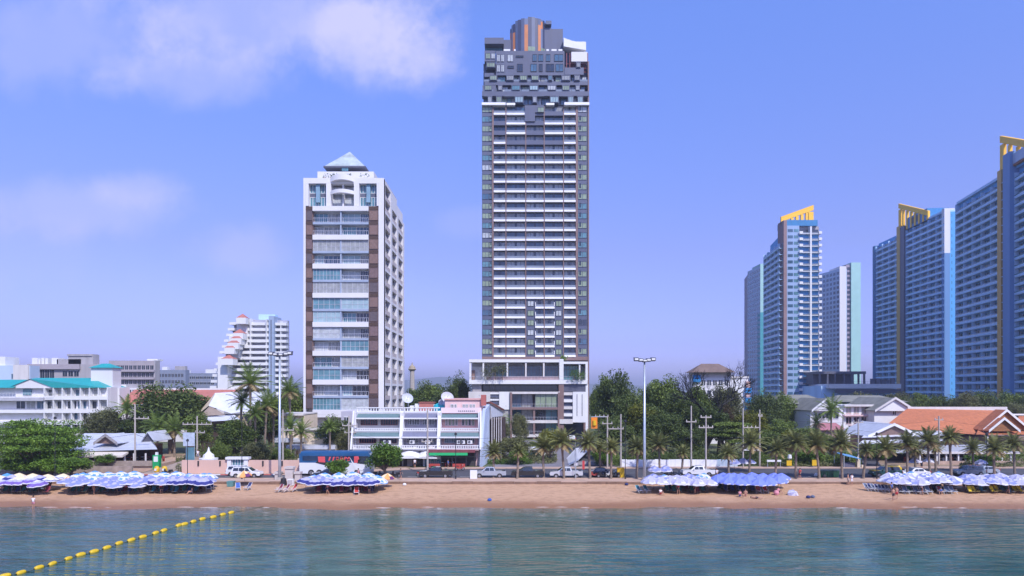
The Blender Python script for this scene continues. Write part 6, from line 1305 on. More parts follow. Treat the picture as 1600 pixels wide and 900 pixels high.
pole(949, 122, 650, 'left pole of the linked pair right of the driveway', [(651, -2.2, .2), (662, -.9, .9), (670, 0, 2.9)], .14); pole(970, 122, 647, 'right pole of the linked pair right of the driveway', [], .15); pole(1080, 118, 634, 'power pole with short arm above the white hoarding', [(659, -.9, .9)], .14)
pole(1103, 113, 650, 'power pole with two long arms right of the white pickup', [(652, -.9, .9), (668, -1.2, 1.2)], .14); pole(1161, 124, 640, 'left pole of the transformer pair', [(668, 0, 3.1)], .14); pole(1187, 124, 640, 'right pole of the transformer pair', [(650, -.3, .5)], .14)
pole(1467, 128, 650, 'power pole in front of the orange roof', [(656, -.8, .8)], .16); pole(1341, 124, 655, 'power pole at the side street corner', [(660, -.9, .9)], .14); pole(638, 140, 575, 'thin antenna pole on the skyline right of the condominium', [], .05, mt=steel); pole(657, 134, 640, 'skew white stay pole on the town house roof', [], .06, mt=white2)
m = MB(); m.box(X(1160, 124), X(1187, 124), 123.7, 124.5, Z(702, 124) - .2, Z(702, 124), white2); m.box(X(1166, 124), X(1180, 124), 123.6, 124.4, Z(702, 124), Z(693, 124), grey); solo(m, 'transformer_shelf', 'grey transformer on a white shelf between the paired poles', 'transformer')
def lamp(px, D, ytop, lab, r=.06):
    x, h = X(px, D), Z(ytop, D); T = thing('street_lamp', lab, 'street lamp', (x, D, G), 'slim dark street lamps'); m = MB(); m.lathe([(.13, 0), (.12, .6), (r, .7), (r * .8, h - G)], (x, D, G), black, 7); m.build('pole', T)
    m = MB(); m.lathe([(.05, 0), (.22, .05), (.2, .3), (.08, .42), (0, .46)], (x, D, h), black, 8); m.build('lamp_head', T)
for px, D, y, lab in ((86, 106.6, 655, 'dark street lamp in front of the bright tree at left'), (378, 106.8, 655, 'dark street lamp in front of the white cars'), (712, 106.8, 680, 'dark street lamp in front of the green-signed restaurant'), (977, 106.8, 660, 'dark street lamp beside the yellow box'), (1370, 107, 680, 'dark street lamp left of the yellow taxi'), (1542, 106.8, 680, 'dark street lamp near the right edge'), (293, 107, 690, 'slim dark lamp behind the second parasol cluster')): lamp(px, D, y, lab)
cab = M('cable_rubber', (.03, .03, .03), .7, .1, 1)
def cable(p, q, sag, lab, r=.022):
    m = MB(); a, b = Vector(p), Vector(q); pts = [a.lerp(b, i / 14) - Vector((0, 0, sag * 4 * (i / 14) * (1 - i / 14))) for i in range(15)]; m.tube(pts, r, cab, 4); solo(m, 'power_cable', lab, 'cable', 'overhead power cables')
def pz(px, D, y): return (X(px, D), D, Z(y, D))
CB = [(-40, 118, 660, 211, 118, 654), (211, 118, 654, 308, 122, 663), (308, 122, 663, 442, 118, 672), (442, 118, 672, 545, 125, 676), (545, 125, 676, 668, 113, 690), (668, 113, 690, 949, 122, 662), (949, 122, 662, 1080, 118, 659), (1080, 118, 659, 1103, 113, 668), (1103, 113, 668, 1161, 124, 668), (1187, 124, 650, 1341, 124, 660), (1341, 124, 660, 1467, 128, 656), (1467, 128, 656, 1700, 128, 676)]
names_ = ['left edge to the restaurant pole', 'restaurant pole to the garden house pole', 'garden house pole to the wooden pole', 'wooden pole to the spiky pole', 'spiky pole to the creeper pole', 'creeper pole to the linked pair', 'linked pair to the short-armed pole', 'short-armed pole to the long-armed pole', 'long-armed pole to the transformer', 'transformer to the side street pole', 'side street pole to the orange roof pole', 'orange roof pole to the right edge']
for i, c in enumerate(CB):
    for k, (dy, sg, wh) in enumerate(((0, .5, 'upper'), (12, .8, 'middle'), (24, 1.0, 'lower'))):
        cable(pz(c[0], c[1], c[2] + dy), pz(c[3], c[4], c[5] + dy), sg, wh + ' power cable from the ' + names_[i], .022 + .012 * (k == 2))
# grey pillars beside the mast, small hut things on the sand edge
D = 106.2; x = lambda p: X(p, D); z = lambda y: Z(y, D)
for p0, p1, y, lab in ((446, 460, 729, 'largest grey concrete pillar with cap beside the floodlight mast'), (430, 440, 737, 'short pale pillar left of the largest grey pillar'), (461, 471, 737, 'short pale pillar right of the largest grey pillar')):
    m = MB(); m.box(x(p0 + 1), x(p1 - 1), D - .5, D + .5, .7, z(y + 3), M('pillar_stone', (.5, .45, .42), .85, .12, 1)); m.box(x(p0), x(p1), D - .65, D + .65, z(y + 3), z(y), M('pillar_stone', (0, 0, 0))); solo(m, 'stone_pillar', lab, 'pillar')
m = MB(); m.tube([(x(453), 103.2, beach(103)), (x(453), 103.2, beach(103) + 1.0)], [.45, .4], black, 12); solo(m, 'waste_drum', 'black drum on the sand below the grey pillars', 'drum')
m = MB(); m.box(x(460), x(469), 102.8, 103.4, beach(103), beach(103) + .9, white2); m.box(x(461), x(468), 102.7, 102.79, beach(103) + .2, beach(103) + .8, grey); solo(m, 'cool_box', 'white box beside the black drum', 'box')
m = MB(); m.box(x(734), x(745), 107, 107.5, G + .06, Z(735, 107), white2); solo(m, 'utility_box', 'white cabinet at the tail of the silver pickup', 'cabinet')
m = MB(); m.box(X(966, 108), X(977, 108), 108.9, 109.6, G, Z(731, 109), M('yellow_paint', (.65, .4, .01), .5, .1, 1)); solo(m, 'yellow_bin', 'yellow box at the left end of the white hoarding', 'bin')
m = MB(); m.box(X(1271, 122), X(1278, 122), 122.5, 122.6, Z(728, 122), Z(719, 122), M('yellow_paint', (0, 0, 0))); m.tube([(X(1274, 122), 122.65, G), (X(1274, 122), 122.65, Z(719, 122))], .04, steel, 5); solo(m, 'yellow_sign', 'square yellow sign between two palms on the verge', 'sign')
m = MB(); m.box(X(1231, 122), X(1239, 122), 122.5, 122.6, Z(728, 122), Z(720, 122), M('yellow_paint', (0, 0, 0))); m.tube([(X(1235, 122), 122.65, G), (X(1235, 122), 122.65, Z(712, 122))], .04, steel, 5); m.lathe([(.0, 0), (.4, .3), (.3, .9), (0, 1.0)], (X(1236, 122), 122.6, Z(719, 122)), white2, 8); solo(m, 'vendor_sign', 'yellow and white vendor sign left of the square yellow sign', 'sign')
m = MB(); m.box(X(1200, 122), X(1222, 122), 122.4, 122.6, Z(722, 122), Z(719, 122), white2); [m.tube([(X(p, 122), 122.5, G), (X(p, 122), 122.5, Z(720, 122))], .05, steel, 5) for p in (1201, 1221)]; solo(m, 'low_barrier', 'white bar on two posts behind the lavender parasols', 'barrier')
m = MB(); h = Z(724, 108); m.box(X(900, 108) - .35, X(900, 108) + .35, 107.9, 107.95, h - .35, h + .15, white2); m.tube([(X(900, 108), 108, G), (X(900, 108), 108, h + .2)], .05, steel, 6); solo(m, 'road_sign', 'white rectangular road sign on a grey post behind the silver pickup bed', 'sign')
m = MB(); m.tube([(X(899, 107), 107.2, G), (X(899, 107), 107.2, Z(690, 107))], .06, steel, 6); solo(m, 'sign_post', 'bare grey post at the rear of the silver pickup', 'post')
m = MB(); m.box(X(910, 116), X(913.5, 116), 116, 116.06, G + .5, Z(720, 116), M('red_banner_cloth', (.6, .06, .06), .7, .25, 4)); m.tube([(X(909.6, 116), 116.03, G), (X(909.6, 116), 116.03, Z(719, 116))], .03, steel, 5); solo(m, 'feather_banner', 'tall narrow red banner at the mouth of the driveway', 'banner')
# hanging orange sign on the pair of poles
m = MB(); c = (X(929, 121), 121.5, Z(661, 121)); m.box(c[0] - .55, c[0] + .55, c[1] - .08, c[1] + .08, c[2] - 1.0, c[2] + 1.0, M('sign_orange', (.75, .22, .01), .5, .1, 2)); m.tube([(c[0], c[1] - .1, c[2] - .45), (c[0], c[1] - .1, c[2] + .45)], .32, M('yellow_paint', (0, 0, 0)), 12); m.tube([(c[0], c[1] - .12, c[2] + .2), (c[0], c[1] - .12, c[2] - .5)], .14, rp, 8); m.box(c[0] - .5, c[0] + 2.2, c[1], c[1] + .06, c[2] + 1.05, c[2] + 1.15, steel); solo(m, 'hanging_sign', 'orange and yellow sign hanging from the linked poles by the driveway', 'sign')
# green bins and rubbish
for k, (px, lab) in enumerate(((1286, 'left green wheeled bin by the palms'), (1296, 'middle green wheeled bin by the palms'), (1305, 'right green wheeled bin by the palms'))):
    T = thing('rubbish_bin', lab, 'bin', (X(px, 109), 109, G), 'green rubbish bins'); m = MB(); a = X(px, 109); gm_ = M('bin_green', (.015, .07, .04), .5, .15, 3); m.hexa([(a - .42, 108.7, G + .1), (a + .42, 108.7, G + .1), (a + .42, 109.4, G + .1), (a - .42, 109.4, G + .1), (a - .5, 108.6, G + 1.05), (a + .5, 108.6, G + 1.05), (a + .5, 109.5, G + 1.05), (a - .5, 109.5, G + 1.05)], gm_); m.build('bin_body', T); m = MB(); m.box(a - .52, a + .52, 108.6, 109.55, G + 1.06, G + 1.14, gm_); m.build('lid', T)
    m = MB(); [m.tube([(a + s - .04, 109.35, G + .1), (a + s + .04, 109.35, G + .1)], .1, tyre, 8) for s in (-.35, .35)]; m.build('wheel', T)
for k in range(7):
    m = MB(); a = X(1282 + 5 * k, 108.5); b = R.choice([108.2, 110.0, 110.0]); zz = G if b < 109 else G; m.lathe([(.1, 0), (.32, .08), (.36, .3), (.2, .5), (.05, .62)], (a, b, zz + (0 if b < 109 else 0)), (white2, black, lblue)[k % 3], 8); solo(m, 'rubbish_bag', '%s tied rubbish bag from the left around the green bins' % ORD[k], 'rubbish bag', 'rubbish bags around the green bins')
# blue tent stall
T = thing('market_stall', 'small stall with slanting pale blue tarpaulin by the side street', 'stall', (X(1328, 122), 122.5, G)); m = MB(); D = 122.5; x = lambda p: X(p, D); z = lambda y: Z(y, D)
bt = M('blue_tarpaulin', (.12, .3, .52), .6, .25, 2); m.hexa([(x(1314), D - 1, z(711)), (x(1341), D - 1, z(717)), (x(1341), D + 3, z(714)), (x(1314), D + 3, z(709)), (x(1314), D - 1, z(710)), (x(1341), D - 1, z(716)), (x(1341), D + 3, z(713)), (x(1314), D + 3, z(708))], bt); m.build('tarpaulin', T)
m = MB(); [m.tube([(x(p), D + b, G), (x(p), D + b, z(712 if p < 1320 else 717))], .05, white2, 5) for p in (1315, 1340) for b in (-.9, 2.8)]; m.build('post', T); m = MB(); m.box(x(1320), x(1336), D, D + 1, G, G + .9, M('stall_counter', (.1, .1, .15), .7, .3, 3)); m.build('counter', T)
# statues / gate posts at the side street, small boats trailer etc.
m = MB(); [m.box(X(p, 122), X(p + 4, 122), 122.3, 122.9, G, Z(y, 122), cream) for p, y in ((1341, 722), (1348, 727))]; m.lathe([(.3, 0), (.35, .3), (.1, .6), (.22, .75), (0, .98)], (X(1343, 122), 122.6, Z(722, 122)), cream, 8); solo(m, 'gate_post', 'cream gate posts with urn at the side street corner', 'gate post')
# phone kiosks green and yellow tuk tuks at the restaurant corner
m = MB(); a, b = X(241, 116), 116.5; m.box(a - .55, a + .55, b, b + .8, Z(733, 116) - .2, Z(733, 116) + 2.3, M('bright_green_paint', (.01, .32, .1), .5, .1, 2)); m.box(a - .35, a + .35, b - .03, b - .002, Z(733, 116) + 1.2, Z(733, 116) + 2.1, white2); m.box(a - .2, a + .2, b + .2, b + .5, Z(733, 116) + 2.3, Z(733, 116) + 2.8, white2); m.box(a - .5, a + .5, b + .05, b + .75, G, Z(733, 116) - .2, conc); solo(m, 'green_kiosk', 'green booth at the corner of the restaurant', 'kiosk')
for k, px in enumerate((245, 257)):
    m = MB(); a, b, c0 = X(px, 113.4), 113.4, G + .35; m.box(a - .5, a + .5, b - .3, b + .5, G, c0, conc); m.lathe([(.38, 0), (.46, .25), (.44, .6), (.3, .9), (.1, 1.0)], (a, b, c0), M('yellow_paint', (0, 0, 0)), 10); m.box(a - .16, a + .16, b - .5, b - .4, c0 + .25, c0 + .6, white2); solo(m, 'yellow_mooring_buoy', ('left' if k == 0 else 'right') + ' yellow rounded buoy standing on the restaurant wall corner', 'buoy')
# ================================================================ vehicles
def carmat(nm, col): return M('car_paint_' + nm, col, .28, .04, 1, metal=.15, spec=.6, coat=.6)
cg = M('car_glass', (.02, .025, .03), .06, .2, 2, spec=.9); trim = M('car_trim', (.03, .03, .03), .6, .1, 2)
def vehicle(name, label, kind, paint, px, D, face, group='vehicles on the beach road', zb=None, rz=None):
    """face: +1 bonnet to the right"""
    S = {  # outlines x,z (front at +x); length, cabin glass bands
     'suv':    (4.7, [(-2.3, .35), (2.3, .35), (2.36, .62), (2.25, .95), (1.2, 1.1), (-2.3, 1.12), (-2.36, .6)], [(-2.2, 1.1), (1.15, 1.1), (.45, 1.62), (-.2, 1.75), (-1.9, 1.72), (-2.15, 1.5)], [(-1.95, -1.1), (-1.02, -.1), (-.02, .72)]),
     'sedan':  (4.5, [(-2.2, .32), (2.2, .32), (2.27, .55), (2.1, .8), (.95, .92), (-1.6, .95), (-2.2, .88), (-2.26, .6)], [(-1.65, .93), (.98, .91), (.25, 1.38), (-.3, 1.45), (-1.0, 1.42)], [(-1.15, -.35), (-.28, .5)]),
     'pickup': (5.2, [(-2.6, .45), (2.55, .45), (2.62, .75), (2.5, 1.02), (1.3, 1.14), (-2.6, 1.12), (-2.65, .7)], [(-.95, 1.12), (1.3, 1.13), (.65, 1.62), (.1, 1.74), (-.75, 1.72)], [(-.72, -.05), (.03, .88)]),
    }
    L_, body, cabin, wins = S[kind]; wd = .88
    T = thing(name, label, 'car' if kind != 'pickup' else 'pickup truck', (X(px, D), D, G + .005 if zb is None else zb), group, rz=(0 if face > 0 else math.pi) if rz is None else rz); ORG[T.name] = Vector()
    m = MB()
    # body with tumblehome: three slices across the width
    m.side(body, -wd, wd, paint)
    if kind == 'pickup': m.box(-2.5, -1.05, -wd + .1, wd - .1, 1.121, 1.123, trim)
    n = len(cabin); k = len(m.v); zlo = min(c[1] for c in cabin)
    for s in (-1, 1):
        for (x_, z_) in cabin: m.v.append((x_, s * (wd - .02 - .2 * (z_ - zlo) / .6), z_))
    i = m.mi(paint)
    for j in range(n): m.f.append((k + j, k + n + j, k + n + (j + 1) % n, k + (j + 1) % n)); m.m.append(i)
    m.f.append(tuple(k + j for j in range(n))); m.m.append(i); m.f.append(tuple(k + n + j for j in reversed(range(n)))); m.m.append(i)
    o = m.build('body', T)
    bv = o.modifiers.new('bevel', 'BEVEL'); bv.width = .07; bv.segments = 2; bv.limit_method = 'ANGLE'
    zt = max(c[1] for c in cabin)
    for (a, b) in wins:
        for s in (-1, 1):
            m = MB(); z0, z1 = zlo + .05, zt - .13; y = lambda z_: s * (wd + .005 - .2 * (z_ - zlo) / .6)
            def xin(xx, z_):   # clip the pane to the pillars
                fr_ = [c for c in cabin if c[0] > 0] ; return xx
            ta = .0 if a > cabin[0][0] + .5 else .08; tb = .38 if b > .4 else 0.
            m.hexa([(a, y(z0) - .02 * s, z0), (b, y(z0) - .02 * s, z0), (b, y(z0), z0), (a, y(z0), z0), (a + ta, y(z1) - .02 * s, z1), (b - tb, y(z1) - .02 * s, z1), (b - tb, y(z1), z1), (a + ta, y(z1), z1)], cg); m.build('side_window', T)
    f0 = cabin[1]; f1 = cabin[2]; e = .03; m = MB(); m.hexa([(f0[0] - .06, -wd + .12, f0[1] + .05), (f0[0] - .06 + e, -wd + .12, f0[1] + .05), (f0[0] - .06 + e, wd - .12, f0[1] + .05), (f0[0] - .06, wd - .12, f0[1] + .05), (f1[0], -wd + .28, f1[1]), (f1[0] + e, -wd + .28, f1[1]), (f1[0] + e, wd - .28, f1[1]), (f1[0], wd - .28, f1[1])], cg); m.build('windscreen', T)
    wx = {'suv': (-1.45, 1.45), 'sedan': (-1.35, 1.4), 'pickup': (-1.6, 1.6)}[kind]; r = .36 if kind != 'sedan' else .32
    for a in wx:
        for s in (-1, 1):
            m = MB(); m.tube([(a, s * (wd - .2), r), (a, s * (wd + .02), r)], r + .06, trim, 14); m.build('wheel_arch', T)
            m = MB(); m.tube([(a, s * (wd - .18), r), (a, s * (wd + .04), r)], r, tyre, 14); w_ = m.build('wheel', T)
            m = MB(); m.tube([(a, s * (wd + .02), r), (a, s * (wd + .055), r)], [r * .62, r * .58], rim, 10); m.build('rim', w_)
    x_ = L_ / 2
    for s in (-1, 1):
        m = MB(); m.box(x_ - .22, x_ - .02, s * .72 - .14, s * .72 + .14, .68, .86, lampg); m.build('headlight', T); m = MB(); m.box(-x_ - .02, -x_ + .12, s * .76 - .1, s * .76 + .1, .72, 1.0, redl); m.build('tail_light', T)
        m = MB(); m.box(.75, .9, s * (wd + .02), s * (wd + .2), zlo + .02, zlo + .2, paint); m.build('mirror', T)
    m = MB(); m.box(x_ - .12, x_ + .03, -.8, .8, .34, .55, trim); m.box(-x_ - .03, -x_ + .12, -.8, .8, .36, .55, trim); m.build('bumper', T)
    return T
pw, pk, ps, pg, pb = carmat('white', (.75, .75, .75)), carmat('black', (.015, .017, .02)), carmat('silver', (.36, .39, .44)), carmat('grey_blue', (.16, .21, .27)), carmat('dark_blue', (.02, .035, .07))
vehicle('parked_car', 'white van-like car, rear one of the two in front of the pink wall gateway', 'suv', pw, 378, 111.0, 1); vehicle('parked_car', 'white hatchback overlapping in front of the white van-like car', 'suv', pw, 386, 108.8, 1)
vehicle('parked_car', 'dark car half hidden behind the navy parasols', 'sedan', pb, 512, 109, -1); vehicle('pickup_truck', 'black pickup in front of the red-panelled restaurant', 'pickup', pk, 681, 108.9, -1); vehicle('pickup_truck', 'silver pickup between the white cabinet and the first palm', 'pickup', ps, 765, 108.9, -1)
vehicle('pickup_truck', 'black pickup between two palms left of the silver-white pickup', 'pickup', pk, 824, 108.9, -1); vehicle('pickup_truck', 'light silver pickup with open bed at the driveway mouth', 'pickup', carmat('light_silver', (.5, .52, .56)), 884, 108.7, -1)
vehicle('parked_car', 'dark low car behind the motorbikes', 'sedan', pb, 942, 110.5, 1); vehicle('pickup_truck', 'white pickup in front of the white hoarding', 'pickup', pw, 1090, 110.6, -1)
vehicle('parked_car', 'grey-blue car near the right edge behind palms', 'suv', pg, 1513, 111, -1); vehicle('parked_car', 'white saloon right of the yellow-topped taxi', 'sedan', pw, 1428, 110, -1); vehicle('parked_car', 'pale grey car farther right behind the grey-blue one', 'sedan', ps, 1536, 113, -1)
vehicle('parked_car', 'white car in the garage mouth of the podium', 'suv', pw, 893, 186, 1, rz=1.57, group=None); vehicle('parked_car', 'dark car beside the white one in the garage mouth', 'sedan', pk, 905, 186, 1, rz=1.4, group=None)
# songthaew-like taxi: dark green lower body, yellow upper
T = vehicle('taxi', 'taxi with yellow top and dark green body at the side street', 'suv', carmat('dark_green', (.01, .07, .07)), 1383, 110, -1); T['category'] = 'taxi'
m = MB(); yl = carmat('yellow', (.75, .5, .02)); m.hexa([(-2.1, -.7, 1.6), (.35, -.7, 1.6), (.35, .7, 1.6), (-2.1, .7, 1.6), (-2.0, -.6, 1.85), (.1, -.6, 1.85), (.1, .6, 1.85), (-2.0, .6, 1.85)], yl); m.box(1.2, 2.2, -.8, .8, 1.0, 1.12, yl); m.box(-2.25, -1.9, -.8, .8, 1.15, 1.6, yl); m.build('yellow_roof', T)
# coach
def bus():
    D = 111.3; x0, x1 = X(468, D), X(580, D); Ln = x1 - x0; T = thing('coach', 'long white coach with deep blue upper half and red lettering, parked behind the parasols', 'bus', ((x0 + x1) / 2, D, G)); z = lambda y: Z(y, D)
    wb = M('coach_white', (.7, .71, .74), .3, .05, .4, coat=.4); bl = M('coach_blue', (.015, .09, .22), .2, .25, .5, coat=.5); h0, h1, hm = G + .35, Z(708, D), Z(723, D)
    prof = [(0, h0), (Ln, h0), (Ln + .15, hm), (Ln - .1, hm + .01), (0, hm + .01)]
    m = MB(); m.side([(x0 + a, b) for a, b in [(0, h0), (Ln - .1, h0), (Ln + .05, h0 + .6), (Ln + .05, hm), (-.05, hm)]], D, D + 2.5, wb); m.build('lower_body', T)
    m = MB(); m.side([(x0 + a, b) for a, b in [(-.05, hm + .005), (Ln + .05, hm + .005), (Ln - .25, h1 - .1), (Ln - .5, h1), (.1, h1), (-.05, h1 - .15)]], D + .01, D + 2.49, bl); m.build('upper_body', T)
    m = MB(); m.side([(x0 + a, b) for a, b in [(.5, hm + .35), (Ln - 2.6, hm + .35), (Ln - 2.6, h1 - .45), (.5, h1 - .45)]], D - .03, D + .009, M('coach_glass', (.01, .03, .07), .06, .3, 1, spec=.9)); m.build('window_band', T)
    m = MB(); m.box(x0 + .2, x1 - .5, D + .05, D + 2.4, h1, h1 + .25, M('coach_roof_blue', (.015, .1, .26), .4)); m.build('roof_pod', T)
    m = MB(); m.side([(x1 - 2.3, hm - .1), (x1 - .5, hm - .3), (x1 - .45, h1 - .5), (x1 - 2.2, h1 - .5)], D - .031, D - .001, cg); m.build('driver_window', T)
    # red swoosh lettering panels and white sweep
    rdm = M('coach_red', (.65, .09, .1), .4); 
    def sw(pts): 
        m = MB(); m.side([(x0 + p, hm + q) for p, q in pts], D - .05, D - .031, rdm); m.build('livery_mark', T)
    sw([(3.1, .1), (4.2, .05), (4.15, 1.0), (3.0, 1.0)]); sw([(8.9, 0), (9.5, 0), (9.5, .45), (9.75, .6), (9.6, 1.05), (8.9, 1.05)])
    for i in range(6): sw([(4.7 + .62 * i, .35 - .1 * (i % 2)), (4.9 + .62 * i, .3), (5.15 + .62 * i, .95), (4.85 + .62 * i, .95)])
    for i in range(3): sw([(5.9 + .8 * i, .85), (6.5 + .8 * i, .3), (6.65 + .8 * i, .38), (6.05 + .8 * i, .95)])
    m = MB(); m.side([(x0 + 2.6, hm), (x0 + 3.2, hm + .6), (x0 + 5.4, hm - .1), (x0 + 4.6, hm - .5)], D - .04, D - .032, black); m.side([(x0 + 8.2, hm + .9), (x0 + 9.2, h0 + 1.1), (x0 + 10.6, h0 + .5), (x0 + 9.0, h0 + .6)], D - .045, D - .002, wb); m.build('livery_stripe', T)
    for a in (1.9, 3.2, Ln - 2.3):
        for s in (0, 2.4):
            m = MB(); m.tube([(x0 + a, D + s - .03 if s == 0 else D + s, G + .5), (x0 + a, D + s + .2, G + .5)], .5, tyre, 16); w_ = m.build('wheel', T); m = MB(); m.tube([(x0 + a, D + s - .06, G + .5), (x0 + a, D + s - .031, G + .5)], .3, rim, 12); m.build('rim', w_)
bus()
# motorbikes
def motorbike(px, D, lab, col, rz=0, first=[None]):
    T = thing('motorbike', lab, 'motorbike', (X(px, D), D, G + .08 if D < 107.5 else G + .005), 'motorbikes parked on the beach road', rz=rz); ORG[T.name] = Vector()
    for a in (-.62, .62):
        m = MB(); n = 14; m.tube([(a + .28 * math.cos(2 * math.pi * i / n), 0, .3 + .28 * math.sin(2 * math.pi * i / n)) for i in range(n + 1)], .06, tyre, 6); w_ = m.build('wheel', T); m = MB(); m.tube([(a, -.04, .3), (a, .04, .3)], .16, rim, 8); m.build('rim', w_)
    m = MB(); m.side([(-.75, .55), (-.3, .35), (.2, .3), (.35, .55), (.2, .62), (0, .5), (-.2, .72), (-.8, .75)], -.13, .13, col); m.side([(.35, .35), (.55, .4), (.5, .95), (.38, .98), (.28, .6)], -.16, .16, col); m.build('body', T)
    m = MB(); m.side([(-.75, .755), (-.1, .725), (-.05, .8), (-.72, .86)], -.14, .14, black); m.build('seat', T); m = MB(); m.tube([(.45, -.32, 1.05), (.42, 0, 1.0), (.45, .32, 1.05)], .025, black, 5); m.tube([(.62, 0, .3), (.42, 0, 1.0)], .03, steel, 5); m.build('handlebar', T); m = MB(); m.tube([(.53, 0, .92), (.6, 0, .92)], [.09, .08], lampg, 8); m.build('headlight', T)
for i, (px, D, lab, c) in enumerate(((929, 109, 'dark red motorbike left in the row right of the driveway', rp), (941, 108.4, 'black motorbike second in the row right of the driveway', pk), (949, 109.2, 'white motorbike third in the row right of the driveway', pw), (961, 108.6, 'black motorbike fourth, right of the palm', pk), (968, 109.4, 'blue motorbike at the yellow box', pb), (659, 110.4, 'red motorbike in front of the turquoise shop', rp), (672, 118, 'black motorbike at the turquoise shop door', pk), (718, 118.4, 'red motorbike before the red panel', rp), (590, 109.6, 'dark motorbike left of the beach tree', pk), (618, 109, 'black motorbike right of the beach tree', pk), (1045, 109, 'black motorbike behind the white-topped parasols', pk), (1058, 109.4, 'dark blue motorbike left of the white pickup', pb), (262, 112.6, 'motorbike with dark body below the slanting wall', pk))): motorbike(px, D, lab, c, R.uniform(-.5, .5) + (3.14 if i % 3 == 0 else 0))
# ================================================================ parasols
PC = {k: M('parasol_' + k, c, .75, .07, 3) for k, c in dict(lavender=(.2, .23, .45), paleviolet=(.4, .39, .55), white=(.6, .6, .66), navy=(.025, .03, .18), sky=(.1, .28, .58), cream=(.75, .62, .38), orange=(.72, .33, .1), plum=(.12, .03, .12), periwinkle=(.17, .22, .58), purple=(.16, .1, .36), aqua=(.07, .3, .52)).items()}
STY = {
 'striped': lambda g, r, h: PC['white'] if r in (1, 3) or (r == 2 and h) else PC['sky'],
 'lavender': lambda g, r, h: PC['white'] if r == 4 else PC['lavender' if (g + r) % 3 else 'paleviolet'],
 'navy': lambda g, r, h: PC['white'] if r == 4 else (PC['navy'] if r in (2, 3) else PC['paleviolet']),
 'pale': lambda g, r, h: PC['white'] if r in (4,) or (g + r) % 4 == 0 else PC['paleviolet'],
 'periwinkle': lambda g, r, h: PC['white'] if r == 4 and h else PC['periwinkle'],
 'white': lambda g, r, h: PC['white'] if g % 2 or r == 4 else PC['paleviolet'],
 'mixed': lambda g, r, h: PC['white'] if (g + r) % 2 else PC['lavender'],
 'cream': lambda g, r, h: PC['cream'] if r < 2 else (PC['white'] if r == 2 else PC['navy'] if r == 3 else PC['white']),
 'purple': lambda g, r, h: PC['white'] if r in (4, 0) else (PC['purple'] if r > 1 else PC['paleviolet']),
 'orange': lambda g, r, h: PC['plum'] if g % 4 == 2 and r > 1 else (PC['orange'] if g % 2 else PC['cream']),
 'blue': lambda g, r, h: PC['aqua'] if (g + r) % 2 else PC['sky'],
}
def make_parasol(style):
    T = thing('parasol', '-', 'parasol'); ORG[T.name] = Vector(); m = MB(); f = STY[style]; n = 16
    rad = [.04, .36, .7, .98, 1.08, 1.10]; zz = [2.28, 2.12, 1.92, 1.70, 1.62, 1.46]
    def pt(k, r): 
        a = 2 * math.pi * k / n; mid = k % 2; rr = rad[r] * (1 - (.05 * mid if r else 0)); z_ = zz[r] - (.03 * r * mid if r < 5 else -.01) - (.07 * mid if r == 5 else 0)
        return (rr * math.cos(a), rr * math.sin(a), z_)
    for k in range(n):
        for r in range(5): m.poly([pt(k, r + 1), pt(k + 1, r + 1), pt(k + 1, r), pt(k, r)], f(k // 2, r, k % 2))
    m.poly([pt(k, 0) for k in range(n)], f(0, 0, 0)); m.build('canopy', T)
    m = MB(); m.tube([(0, 0, -.3), (0, 0, 2.30)], .02, M('parasol_pole', (.16, .13, .12), .6, .1, 2), 6); m.build('pole', T)
    m = MB()
    for k in range(0, n, 2):
        a = 2 * math.pi * k / n; m.tube([(0, 0, 2.2), (1.04 * math.cos(a), 1.04 * math.sin(a), 1.58)], .008, steel, 3)
    m.build('ribs', T); return T
PP = {}
def parasol(style, px, D, label, group=None, s=1., tilt=None, dz=0):
    if style not in PP: PP[style] = make_parasol(style); o = PP[style]
    else: o = copy_tree(PP[style])
    z0 = beach(D) if D < 104 else G
    o.location = (X(px, D), D, z0 + dz); o.scale = (s, s, R.uniform(.92, 1.04)); o.rotation_euler = tilt or (R.uniform(-.12, .12), R.uniform(-.12, .12), R.uniform(0, .8)); o['label'] = label
    if 'group' in o: del o['group']
    if group: o['group'] = group
CN = {1: 'left edge cluster', 2: 'cluster below corrugated restaurant', 3: 'cluster left of white cars', 4: 'navy cluster before the coach', 5: 'pale cluster by right floodlight mast', 6: 'periwinkle cluster below hoarding', 7: 'white cluster below the taxi', 8: 'lavender cluster at right edge'}
